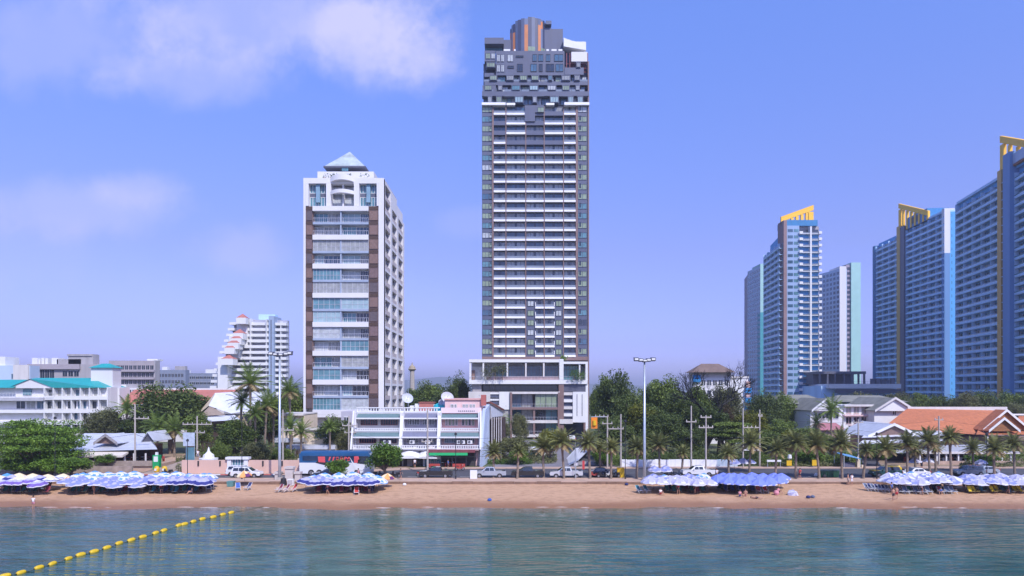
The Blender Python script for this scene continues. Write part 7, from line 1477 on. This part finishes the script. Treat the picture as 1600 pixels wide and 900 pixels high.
# cluster: rows front to back (D, px0, px1, count, styles, row name)
CL = {
 1: [(96.2, -12, 62, 6, ['purple'], 'front'), (98.2, 0, 78, 6, ['cream', 'navy', 'cream'], 'middle'), (100.2, 28, 96, 4, ['cream'], 'back')],
 2: [(96.0, 104, 215, 8, ['lavender'], 'front'), (97.8, 110, 210, 7, ['lavender', 'lavender', 'striped'], 'second'), (99.6, 118, 212, 6, ['striped'], 'third'), (101.4, 128, 210, 5, ['striped'], 'back')],
 3: [(96.6, 222, 318, 7, ['lavender', 'navy', 'lavender', 'navy', 'navy', 'navy', 'navy'], 'front'), (98.4, 232, 324, 6, ['lavender'], 'second'), (100.2, 240, 326, 6, ['striped'], 'third'), (101.7, 256, 318, 4, ['striped'], 'back')],
 4: [(96.6, 492, 583, 6, ['navy'], 'front'), (98.2, 478, 590, 7, ['navy', 'lavender', 'navy', 'lavender', 'lavender', 'lavender', 'striped'], 'second'), (99.9, 490, 588, 6, ['striped'], 'third'), (101.4, 506, 576, 4, ['striped'], 'back')],
 5: [(96.6, 1014, 1106, 7, ['pale'], 'front'), (98.4, 1016, 1100, 6, ['pale', 'lavender', 'pale'], 'second'), (100.2, 1020, 1096, 5, ['lavender', 'striped', 'pale'], 'back')],
 6: [(96.2, 1136, 1200, 5, ['periwinkle'], 'front'), (98.0, 1122, 1216, 7, ['periwinkle'], 'second'), (99.8, 1122, 1220, 7, ['periwinkle'], 'third'), (101.4, 1130, 1208, 6, ['periwinkle'], 'back')],
 7: [(96.6, 1392, 1488, 7, ['lavender', 'pale'], 'front'), (98.3, 1384, 1490, 7, ['white', 'mixed', 'white', 'white'], 'second'), (100.0, 1390, 1480, 6, ['white', 'mixed'], 'third'), (101.6, 1402, 1466, 4, ['mixed', 'striped'], 'back')],
 8: [(97.0, 1514, 1606, 7, ['lavender', 'pale'], 'front'), (98.8, 1510, 1610, 6, ['lavender', 'pale', 'lavender'], 'second'), (100.4, 1520, 1606, 5, ['pale'], 'back')],
}
for c, rows in CL.items():
    for (D, p0, p1, n, st, rn) in rows:
        for i in range(n):
            sty = st[i % len(st)]; parasol(sty, p0 + (p1 - p0) * i / (n - 1) + R.uniform(-1, 1), D + R.uniform(-.5, .5), '%s parasol %s from left, %s row, %s' % ({'mixed': 'lavender and white', 'pale': 'pale lavender'}.get(sty, sty), ORD[i], rn, CN[c]), 'parasols in ' + CN[c], s=R.uniform(1.12, 1.3), dz=R.uniform(-.14, .1))
parasol('orange', 383, 102.2, 'lone orange and cream parasol near the white cars'); parasol('orange', 604, 101.0, 'lone orange and plum parasol beside the beach tree'); parasol('blue', 10, 101.2, 'bright blue parasol behind the left edge cluster', s=1.1)
parasol('orange', 108, 98.6, 'salmon-topped parasol at the left end of the second cluster', s=.9); parasol('striped', 1222, 98.2, 'small striped parasol at the right end of the periwinkle cluster', s=.8); parasol('white', 1232, 96.6, 'low white round parasol lying at the right end of the periwinkle cluster', s=.75, tilt=(.9, .2, 0), dz=-.9)
for px, D, st, lab in ((1022, 106, 'lavender', 'lavender parasol on the promenade right of the floodlight mast, left one'), (1040, 106.4, 'lavender', 'lavender parasol on the promenade right of the floodlight mast, right one'), (1148, 116, 'lavender', 'lavender parasol by the hoarding end, left one'), (1160, 117, 'pale', 'pale parasol by the hoarding end, middle one'), (1172, 117, 'lavender', 'lavender parasol by the hoarding end, right one'), (1431, 119, 'pale', 'pale parasol on the pavement in front of the pavilion, left'), (1451, 119, 'white', 'white parasol on the pavement in front of the pavilion, right'), (1534, 117, 'pale', 'pale parasol behind the grey-blue car at right')): parasol(st, px, D, lab)
# ---------------------------------------------------------------- deck chairs
cc = {k: M('chair_' + k, v, .8, .12, 3) for k, v in dict(green=(.02, .12, .1), navy=(.02, .03, .12), blue=(.04, .1, .35), maroon=(.2, .02, .04), yellow=(.7, .5, .02), grey=(.1, .13, .2), teal=(.02, .13, .17), red=(.45, .04, .03)).items()}
def make_chair(col, frame_):
    T = thing('deck_chair', '-', 'deck chair'); ORG[T.name] = Vector(); m = MB()
    m.tube([(-.3, -.55, .36), (-.3, .1, .28), (-.3, .62, .98)], .028, frame_, 5); m.tube([(.3, -.55, .36), (.3, .1, .28), (.3, .62, .98)], .028, frame_, 5); m.tube([(-.3, .62, .98), (.3, .62, .98)], .028, frame_, 5); m.tube([(-.3, -.55, .36), (.3, -.55, .36)], .028, frame_, 5); m.build('frame', T)
    m = MB()
    pts = [(-.52, .37), (-.2, .26), (.1, .27), (.35, .58), (.6, .97)]
    for i in range(4): (a, b), (c, d) = pts[i], pts[i + 1]; m.hexa([(-.27, a, b), (.27, a, b), (.27, c, d), (-.27, c, d), (-.27, a, b + .03), (.27, a, b + .03), (.27, c, d + .03), (-.27, c, d + .03)], col)
    m.build('sling_seat', T)
    for x_ in (-.33, .33):
        m = MB(); m.tube([(x_, -.45, 0), (x_, .05, .5)], .025, frame_, 5); m.build('leg', T); m = MB(); m.tube([(x_, .5, 0), (x_, -.05, .5)], .025, frame_, 5); m.build('leg', T)
        m = MB(); m.box(x_ - .04, x_ + .04, -.3, .3, .5, .53, frame_); m.build('armrest', T)
    return T
DC = {}
def chair(col, fw, px, D, label, group, rz=0):
    k = (col, fw); 
    if k not in DC: DC[k] = make_chair(cc[col], white2 if fw else M('chair_dark_wood', (.1, .07, .05), .7, .2, 3)); o = DC[k]
    else: o = copy_tree(DC[k])
    o.location = (X(px, D), D, beach(D) + .04); o.rotation_euler = (0, 0, rz + R.uniform(-.15, .15)); o['label'] = label; o['group'] = group
CH = {1: ('green', 0, 2, 78, 96.4), 2: ('green', 0, 110, 216, 96.4), 3: ('teal', 0, 224, 318, 96.6), 4: ('maroon', 0, 492, 584, 96.8), 5: ('green', 0, 1040, 1104, 96.8), 6: ('navy', 0, 1120, 1180, 96.8), 7: ('grey', 1, 1400, 1494, 96.2), 8: ('yellow', 0, 1512, 1600, 96.6)}
for c, (col, fw, p0, p1, D) in CH.items():
    n = int((p1 - p0) / 8.6); 
    for row, (dd, rn) in enumerate(((0, 'front'), (1.9, 'second'), (3.7, 'third'))):
        for i in range(n):
            if (i * 7 + c * 3 + row * 5) % 9 == 0: continue
            k = col if c not in (8, 3) else ((['yellow', 'yellow', 'teal', 'teal'][i % 4]) if c == 8 else ['teal', 'teal', 'green', 'navy'][i % 4])
            if c != 8 and R.random() < .3: k = R.choice(['navy', 'maroon', 'green', 'teal'])
            if row: k = ['maroon', 'navy', 'green', 'grey'][(i + c) % 4]
            chair(k, fw if row == 0 else 0, p0 + (p1 - p0) * (i + .5) / n + R.uniform(-1.5, 1.5), D + dd + R.uniform(-.4, .4), '%s deck chair %s from left, %s row, %s' % (k, ORD[i], rn, CN[c]), 'deck chairs under ' + CN[c])
for i, (col, px, D, lab, rz) in enumerate((('blue', 372, 99.0, 'blue deck chair on open sand left of the orange parasol', .5), ('navy', 387, 99.2, 'dark deck chair on open sand below the orange parasol', -.5), ('maroon', 436, 97.8, 'leftmost maroon deck chair below the grey pillars', -.6), ('maroon', 446, 97.6, 'middle maroon deck chair below the grey pillars', -.6), ('red', 458, 97.9, 'rightmost red deck chair below the grey pillars', -.7),
        ('teal', 999, 97.0, 'left one of two white-framed chairs left of the pale cluster', .4), ('teal', 1011, 97.0, 'right one of two white-framed chairs left of the pale cluster', .4), ('red', 1185, 96.8, 'red deck chair at the right part of the periwinkle cluster', 0), ('red', 1196, 96.8, 'second red deck chair beside the first under periwinkle parasols', 0), ('red', 557, 95.6, 'small red deck chair on the sand before the navy cluster', .2),
        ('navy', 326, 98.4, 'dark deck chair at the right tip of the cluster left of the cars', .6), ('navy', 330, 99.6, 'dark deck chair by the lamp right of the striped parasols', .6))): chair(col, 1, px, D, lab, 'deck chairs on open sand', rz)
for i in range(7): chair('navy' if i % 2 else 'grey', 1, 1356 + 5.5 * i, 98.6 - .22 * i, '%s from the left of the folded white-framed chairs left of the taxi cluster' % ORD[i], 'white-framed chairs left of the white cluster', .3)
# ---------------------------------------------------------------- people
skin_ = M('skin', (.45, .24, .16), .6, .06, 8); hair_ = M('dark_hair', (.02, .015, .012), .6, .2, 8)
def make_person(name_label, px, D, pose, top, bottom, rz=0, z0=None):
    T = thing('person', name_label, 'person', (X(px, D), D, beach(D) + .05 if z0 is None else z0), 'people', rz=rz); ORG[T.name] = Vector()
    J = {'pel': (0, 0, .93), 'wst': (0, 0, 1.08), 'cst': (0, 0, 1.28), 'nk': (0, 0, 1.46), 'hd0': (0, -.01, 1.54), 'hd': (0, -.02, 1.64), 'top': (0, 0, 1.71)}
    for s, n in ((-1, 'l'), (1, 'r')):
        J.update({'sh' + n: (.17 * s, 0, 1.40), 'el' + n: (.23 * s, .02, 1.12), 'wr' + n: (.25 * s, -.05, .88), 'hn' + n: (.25 * s, -.07, .81), 'hp' + n: (.09 * s, 0, .88), 'kn' + n: (.10 * s, -.02, .48), 'an' + n: (.10 * s, .02, .08), 'to' + n: (.11 * s, -.14, .035)})
    if pose == 'walk': J['knl'] = (-.1, -.12, .5); J['anl'] = (-.1, -.1, .1); J['tol'] = (-.11, -.27, .05); J['anr'] = (.1, .22, .12); J['tor'] = (.11, .08, .03); J['elr'] = (.23, -.08, 1.14); J['wrr'] = (.22, -.22, .95); J['hnr'] = (.21, -.27, .9)
    if pose == 'sit':
        for k in J: J[k] = (J[k][0], J[k][1], J[k][2] - .78)
        for s, n in ((-1, 'l'), (1, 'r')): J['kn' + n] = (.13 * s, -.38, .42); J['an' + n] = (.13 * s, -.62, .08); J['to' + n] = (.13 * s, -.78, .04); J['el' + n] = (.25 * s, -.1, .38); J['wr' + n] = (.16 * s, -.3, .42); J['hn' + n] = (.12 * s, -.36, .44)
    if pose == 'lie':
        J = {k: (v[0], v[2] - .9, .14 - v[1] * .5) for k, v in J.items()}
    E = [('pel', 'wst'), ('wst', 'cst'), ('cst', 'nk'), ('nk', 'hd0'), ('hd0', 'hd'), ('hd', 'top')]
    for n in 'lr': E += [('cst', 'sh' + n), ('sh' + n, 'el' + n), ('el' + n, 'wr' + n), ('wr' + n, 'hn' + n), ('pel', 'hp' + n), ('hp' + n, 'kn' + n), ('kn' + n, 'an' + n), ('an' + n, 'to' + n)]
    RD_ = {'pel': .13, 'wst': .12, 'cst': .135, 'nk': .055, 'hd0': .075, 'hd': .095, 'top': .06, 'sh': .062, 'el': .042, 'wr': .028, 'hn': .034, 'hp': .09, 'kn': .058, 'an': .04, 'to': .035}
    names = list(J); vs = [Vector(J[k]) for k in names]; rs = [RD_.get(k, RD_.get(k[:-1], .05)) for k in names]; es = [(names.index(a), names.index(b)) for a, b in E]
    for n in 'lr':     # five fingers, unequal, slightly curled
        h = Vector(J['hn' + n]); d = (h - Vector(J['wr' + n])).normalized(); sd_ = d.cross(Vector((0, 0, 1))) if abs(d.z) < .8 else Vector((0, 1, 0)); sd_.normalize(); hi = names.index('hn' + n)
        for q, (o_, l_) in enumerate(((-.026, .055), (-.009, .07), (.009, .075), (.026, .065), (.04, .04))):
            k = len(vs); vs += [h + sd_ * o_ + d * .03, h + sd_ * o_ * 1.3 + d * (.03 + l_ * .6) + Vector((0, -.008, 0)), h + sd_ * o_ * 1.3 + d * (.03 + l_) + Vector((0, -.02, 0))]; rs += [.010, .009, .007]; es += [(hi, k), (k, k + 1), (k + 1, k + 2)]
    me = bpy.data.meshes.new('tmp'); me.from_pydata(vs, es, []); ob = bpy.data.objects.new('tmp', me); C.objects.link(ob); sk = ob.modifiers.new('s', 'SKIN')
    for i, v in enumerate(me.skin_vertices[0].data): v.radius = (rs[i], rs[i]); v.use_root = (i == 0)
    sb = ob.modifiers.new('u', 'SUBSURF'); sb.levels = 1; bpy.context.view_layer.update()
    bm_ = bpy.data.meshes.new_from_object(ob.evaluated_get(bpy.context.evaluated_depsgraph_get())); bpy.data.objects.remove(ob)
    bm_.materials.clear(); bm_.materials.append(skin_); bm_.polygons.foreach_set('use_smooth', [True] * len(bm_.polygons)); b = bpy.data.objects.new('body', bm_); C.objects.link(b); b.parent = T
    V_ = lambda k: Vector(J[k])
    hd = V_('hd'); up = (V_('top') - V_('nk')).normalized(); fwd = Vector((0, -1, 0)) if pose != 'lie' else Vector((0, 0, 1))
    m = MB(); m.tube([hd - up * .03 - fwd * .03, hd + up * .02 - fwd * .02, hd + up * .08 - fwd * .005, hd + up * .125], [.104, .108, .085, .02], hair_, 10); m.build('hair', T, smooth=True)
    m = MB(); sdv = up.cross(fwd)
    for s in (-1, 1): m.tube([hd + fwd * .088 + sdv * .033 * s + up * .0, hd + fwd * .098 + sdv * .033 * s], .012, black, 6)
    m.build('eyes', b); m = MB(); m.tube([hd + fwd * .085 + up * .01, hd + fwd * .118 - up * .025], [.01, .016], skin_, 5); m.tube([hd + fwd * .088 - up * .055 - sdv * .025, hd + fwd * .09 - up * .055 + sdv * .025], .008, M('lip', (.4, .12, .1), .5), 5); m.build('face', b)
    if top:
        tm = M('cloth_' + top[0], top[1], .85, .1, 4); m = MB(); m.tube([V_('pel') + up * .03, V_('wst'), V_('cst') + up * .02, V_('cst').lerp(V_('nk'), .55), V_('nk') - up * .02], [.15, .145, .165, .13, .07], tm, 12)
        for n in 'lr': m.tube([V_('sh' + n).lerp(V_('cst'), .3), V_('sh' + n), V_('sh' + n).lerp(V_('el' + n), .6)], [.09, .08, .062], tm, 8)
        m.build('shirt', T, smooth=True)
    if bottom:
        tm = M('cloth_' + bottom[0], bottom[1], .85, .1, 4); m = MB(); m.tube([V_('wst') - up * .08, V_('pel') - up * .02, V_('pel') - up * .1], [.14, .155, .13], tm, 12)
        for n in 'lr': m.tube([V_('hp' + n), V_('hp' + n).lerp(V_('kn' + n), bottom[2])], [.1, .082], tm, 8)
        m.build('shorts', T, smooth=True)
    return T
wt_ = ('white', (.75, .75, .75)); bk_ = ('dark', (.03, .03, .05), .6); rd_ = ('red', (.5, .05, .05), .6); bl_ = ('blue', (.05, .12, .35), .6); pk_ = ('rose', (.6, .25, .3), .5); gr_ = ('grey', (.25, .25, .28), .9)
for a in (('person wading ankle-deep in the shallows at far left, facing the shore', 52, 86.6, 'stand', ('white', (.75, .7, .72)), pk_, 3.1, -.08), ('bare-chested person bending at the front of the second cluster', 147, 95.6, 'walk', None, ('tan', (.4, .25, .15), .4), 1.2), ('person in white shirt standing on the shop pavement', 648, 121, 'stand', wt_, bk_, .3, G + .12),
          ('left one of two people in dark shorts near the water below the taxi', 1396, 91.5, 'stand', None, bk_, 3.3), ('right one of two people near the water below the taxi, in red shorts', 1401, 92.4, 'walk', None, rd_, 2.9), ('person in pale clothes sitting in front of the periwinkle cluster, left', 1156, 94.2, 'sit', ('rose', (.6, .25, .3)), bl_, .4),
          ('person sitting in front of the periwinkle cluster, right', 1165, 94.8, 'sit', None, pk_, -.3), ('person lying on a towel in front of the periwinkle cluster', 1182, 92.8, 'lie', None, bk_, .9), ('standing person in long white clothes by the beach wall', 1331, 102.8, 'stand', wt_, ('white', (.75, .75, .75), .95), .2),
          ('person with dark shorts left of the white-clad one by the beach wall', 1325, 103, 'walk', None, gr_, 1.), ('person squatting at the left end of the pale cluster', 1032, 95.6, 'sit', wt_, rd_, .5), ('person in red standing between striped parasols and lamp', 328, 101.6, 'stand', ('red', (.5, .05, .05)), bk_, 0), ('person in blue under the taxi cluster, left end', 1393, 95.6, 'walk', ('blue', (.05, .12, .35)), bk_, .6),
          ('person in maroon shirt between the two middle right clusters', 1112, 101.5, 'stand', ('maroon', (.25, .04, .08)), bk_, 0), ('person walking on the promenade behind the beach tree', 626, 106, 'walk', ('dark', (.03, .03, .05)), bk_, 1.5, G + .06), ('person in white beside the spirit house', 309, 116.5, 'stand', wt_, gr_, 0, 3.2)):
    make_person(*a[:6], rz=a[6], z0=a[7] if len(a) > 7 else None)
k_ = 0
for a in ((20, 97.2, 'under left edge cluster'), (128, 96.6, 'under cluster below corrugated restaurant'), (196, 97.4, 'under cluster below corrugated restaurant, right part'), (252, 96.2, 'under cluster left of white cars'), (300, 96.0, 'at the right part of cluster left of white cars'), (512, 95.9, 'at the left part of the navy cluster'), (548, 97.6, 'in the middle of the navy cluster'), (577, 96.3, 'at the right end of the navy cluster'), (1060, 95.9, 'in front of the pale cluster'), (1086, 96.2, 'at the right part of the pale cluster'), (1216, 96.5, 'at the right end of the periwinkle cluster'), (1440, 95.6, 'in front of the white cluster middle'), (1470, 96.0, 'right part of the white cluster'), (1506, 98.5, 'between the two right-hand clusters'), (1575, 96.2, 'in front of the lavender cluster'), (560, 106, 'on the promenade behind the navy cluster'), (1120, 106.2, 'on the promenade behind the periwinkle cluster'), (700, 119.5, 'on the pavement before the red panel'), (1250, 106.4, 'on the promenade between two palms'), (1440, 118.5, 'on the pavement before the pavilion')):
    cn_, cv_ = [('rose', (.6, .25, .3)), ('white', (.75, .7, .72)), ('blue', (.05, .12, .35)), ('red', (.5, .05, .05)), ('dark', (.03, .03, .05))][k_ % 5]; ps_ = ['sit', 'stand', 'walk', 'stand', 'sit', 'walk'][k_ % 6] if a[1] < 100 else ('walk', 'stand')[k_ % 2]
    make_person('person in %s top %s %s' % (cn_, {'sit': 'sitting', 'stand': 'standing', 'walk': 'walking'}[ps_], a[2]), a[0], a[1], ps_, (cn_, cv_), bk_, R.uniform(-1.5, 1.5), None if a[1] < 104 else (G + .06 if a[1] < 108 else G + .12)); k_ += 1
# small things on the sand
for px, D, lab, m_ in ((1240, 0, '', 0),): pass
for k, (px, D, lab, c) in enumerate(((1263, 93.4, 'left sandal-like litter on the open sand', 'navy'), (1270, 93.6, 'right dark litter on the open sand', 'grey'), (765, 91.5, 'small blue-grey bag on the open sand below the palms', 'blue'), (632, 102.8, 'white cloth on the sand by the wall, right of the tree', 'grey'), (979, 103, 'dark low trolley at the wall left of the right mast', 'navy'))):
    m = MB(); x_ = X(px, D); m.lathe([(.1, 0), (.28, .05), (.3, .2), (.18, .32), (.04, .36)], (x_, D, beach(D)), cc[c] if k != 3 else white2, 9); solo(m, 'beach_bag', lab, 'bag')
m = MB(); m.lathe([(.1, 0), (.32, .08), (.4, .35), (.3, .6), (.06, .68)], (X(1213, 95.5), 95.5, beach(95.5)), M('cloth_rose', (0, 0, 0)), 10); solo(m, 'beach_ball', 'pink round ball near the right end of the periwinkle cluster', 'ball')
m = MB(); c_ = (X(361, 102), 102, beach(102)); m.hexa([(c_[0] - .4, 101.6, c_[2]), (c_[0] + .4, 101.6, c_[2]), (c_[0] + .4, 102.4, c_[2]), (c_[0] - .4, 102.4, c_[2]), (c_[0] - .5, 101.5, c_[2] + .8), (c_[0] + .5, 101.5, c_[2] + .8), (c_[0] + .5, 102.5, c_[2] + .8), (c_[0] - .5, 102.5, c_[2] + .8)], M('teal_tub', (.1, .25, .25), .6, .2, 2)); solo(m, 'plastic_tub', 'teal plastic tub on the sand left of the orange parasol', 'tub')
# ---------------------------------------------------------------- float line
BU = [(8, 901), (33, 896), (61, 888), (82, 882), (107, 874), (126, 868), (147, 863), (167, 857), (186, 850), (205, 845), (223, 840), (243, 834), (256, 830), (279, 822), (288, 820), (302, 816), (316, 812), (333, 809), (348, 805), (361, 802)]
bp_ = [Vector((X(px, 15 * F / (py - HY)), 15 * F / (py - HY), .04)) for px, py in BU]
fy = M('float_yellow', (.62, .42, .01), .45, .15, 4)
m = MB(); pr = [(-.46, .05), (-.4, .16), (-.25, .22), (0, .235), (.25, .22), (.4, .16), (.46, .05)]
m.tube([(x_, 0, 0) for x_, r in pr], [r for x_, r in pr], fy, 12); fl = thing('float', '-', 'float'); ORG[fl.name] = Vector(); m.build('float_body', fl, smooth=True)
m = MB(); m.tube([(-.52, 0, 0), (-.44, 0, 0)], .06, black, 6); m.tube([(.44, 0, 0), (.52, 0, 0)], .06, black, 6); m.build('end_cap', fl)
for i, p in enumerate(bp_):
    o = fl if i == 0 else copy_tree(fl); d = (bp_[min(i + 1, len(bp_) - 1)] - bp_[max(i - 1, 0)]); sc = .9 if p.y < 62 else 1.0
    o.location = (p.x, p.y, .06); o.rotation_euler = (R.uniform(-.2, .2), R.uniform(-.05, .05), math.atan2(d.y, d.x) + R.uniform(-.15, .15)); o.scale = (sc, sc, sc); n = len(bp_) - 1 - i
    o['label'] = 'yellow float, %s from the beach end of the float line' % ORD[n]; o['group'] = 'yellow floats of the swimming line'
m = MB(); pts = []
for a, b in zip(bp_[:-1], bp_[1:]): pts += [a, a.lerp(b, .5) - Vector((0, 0, .03))]
m.tube([Vector((p.x, p.y, max(.015, p.z))) for p in pts + [bp_[-1], bp_[-1] + Vector((2.2, 5, 0)), ]], .022, M('float_rope', (.1, .09, .05), .8), 5); solo(m, 'float_rope', 'dark rope threading all the yellow floats across the water', 'rope')
# ---------------------------------------------------------------- drop prototypes that were never placed
for k, e in TREES.items():
    if not e[1]:
        for ch in list(e[0].children): bpy.data.objects.remove(ch)
        bpy.data.objects.remove(e[0])
# ================================================================ haze
HAZE = .00028
if HAZE:
    m = bpy.data.materials.new('haze_air'); m.use_nodes = True; t = m.node_tree; t.nodes.clear(); o_ = N(t, 'ShaderNodeOutputMaterial'); v = N(t, 'ShaderNodeVolumePrincipled'); v.inputs['Color'].default_value = (.92, .94, 1, 1); v.inputs['Density'].default_value = HAZE; v.inputs['Anisotropy'].default_value = .3; L(t, v.outputs[0], o_.inputs['Volume'])
    mb = MB(); mb.box(-9500, 9500, -9500, 12500, -7, 160, m); hz = mb.build('haze'); hz['kind'] = 'stuff'; hz['label'] = 'thin bluish sea haze over the town'; hz['category'] = 'haze'
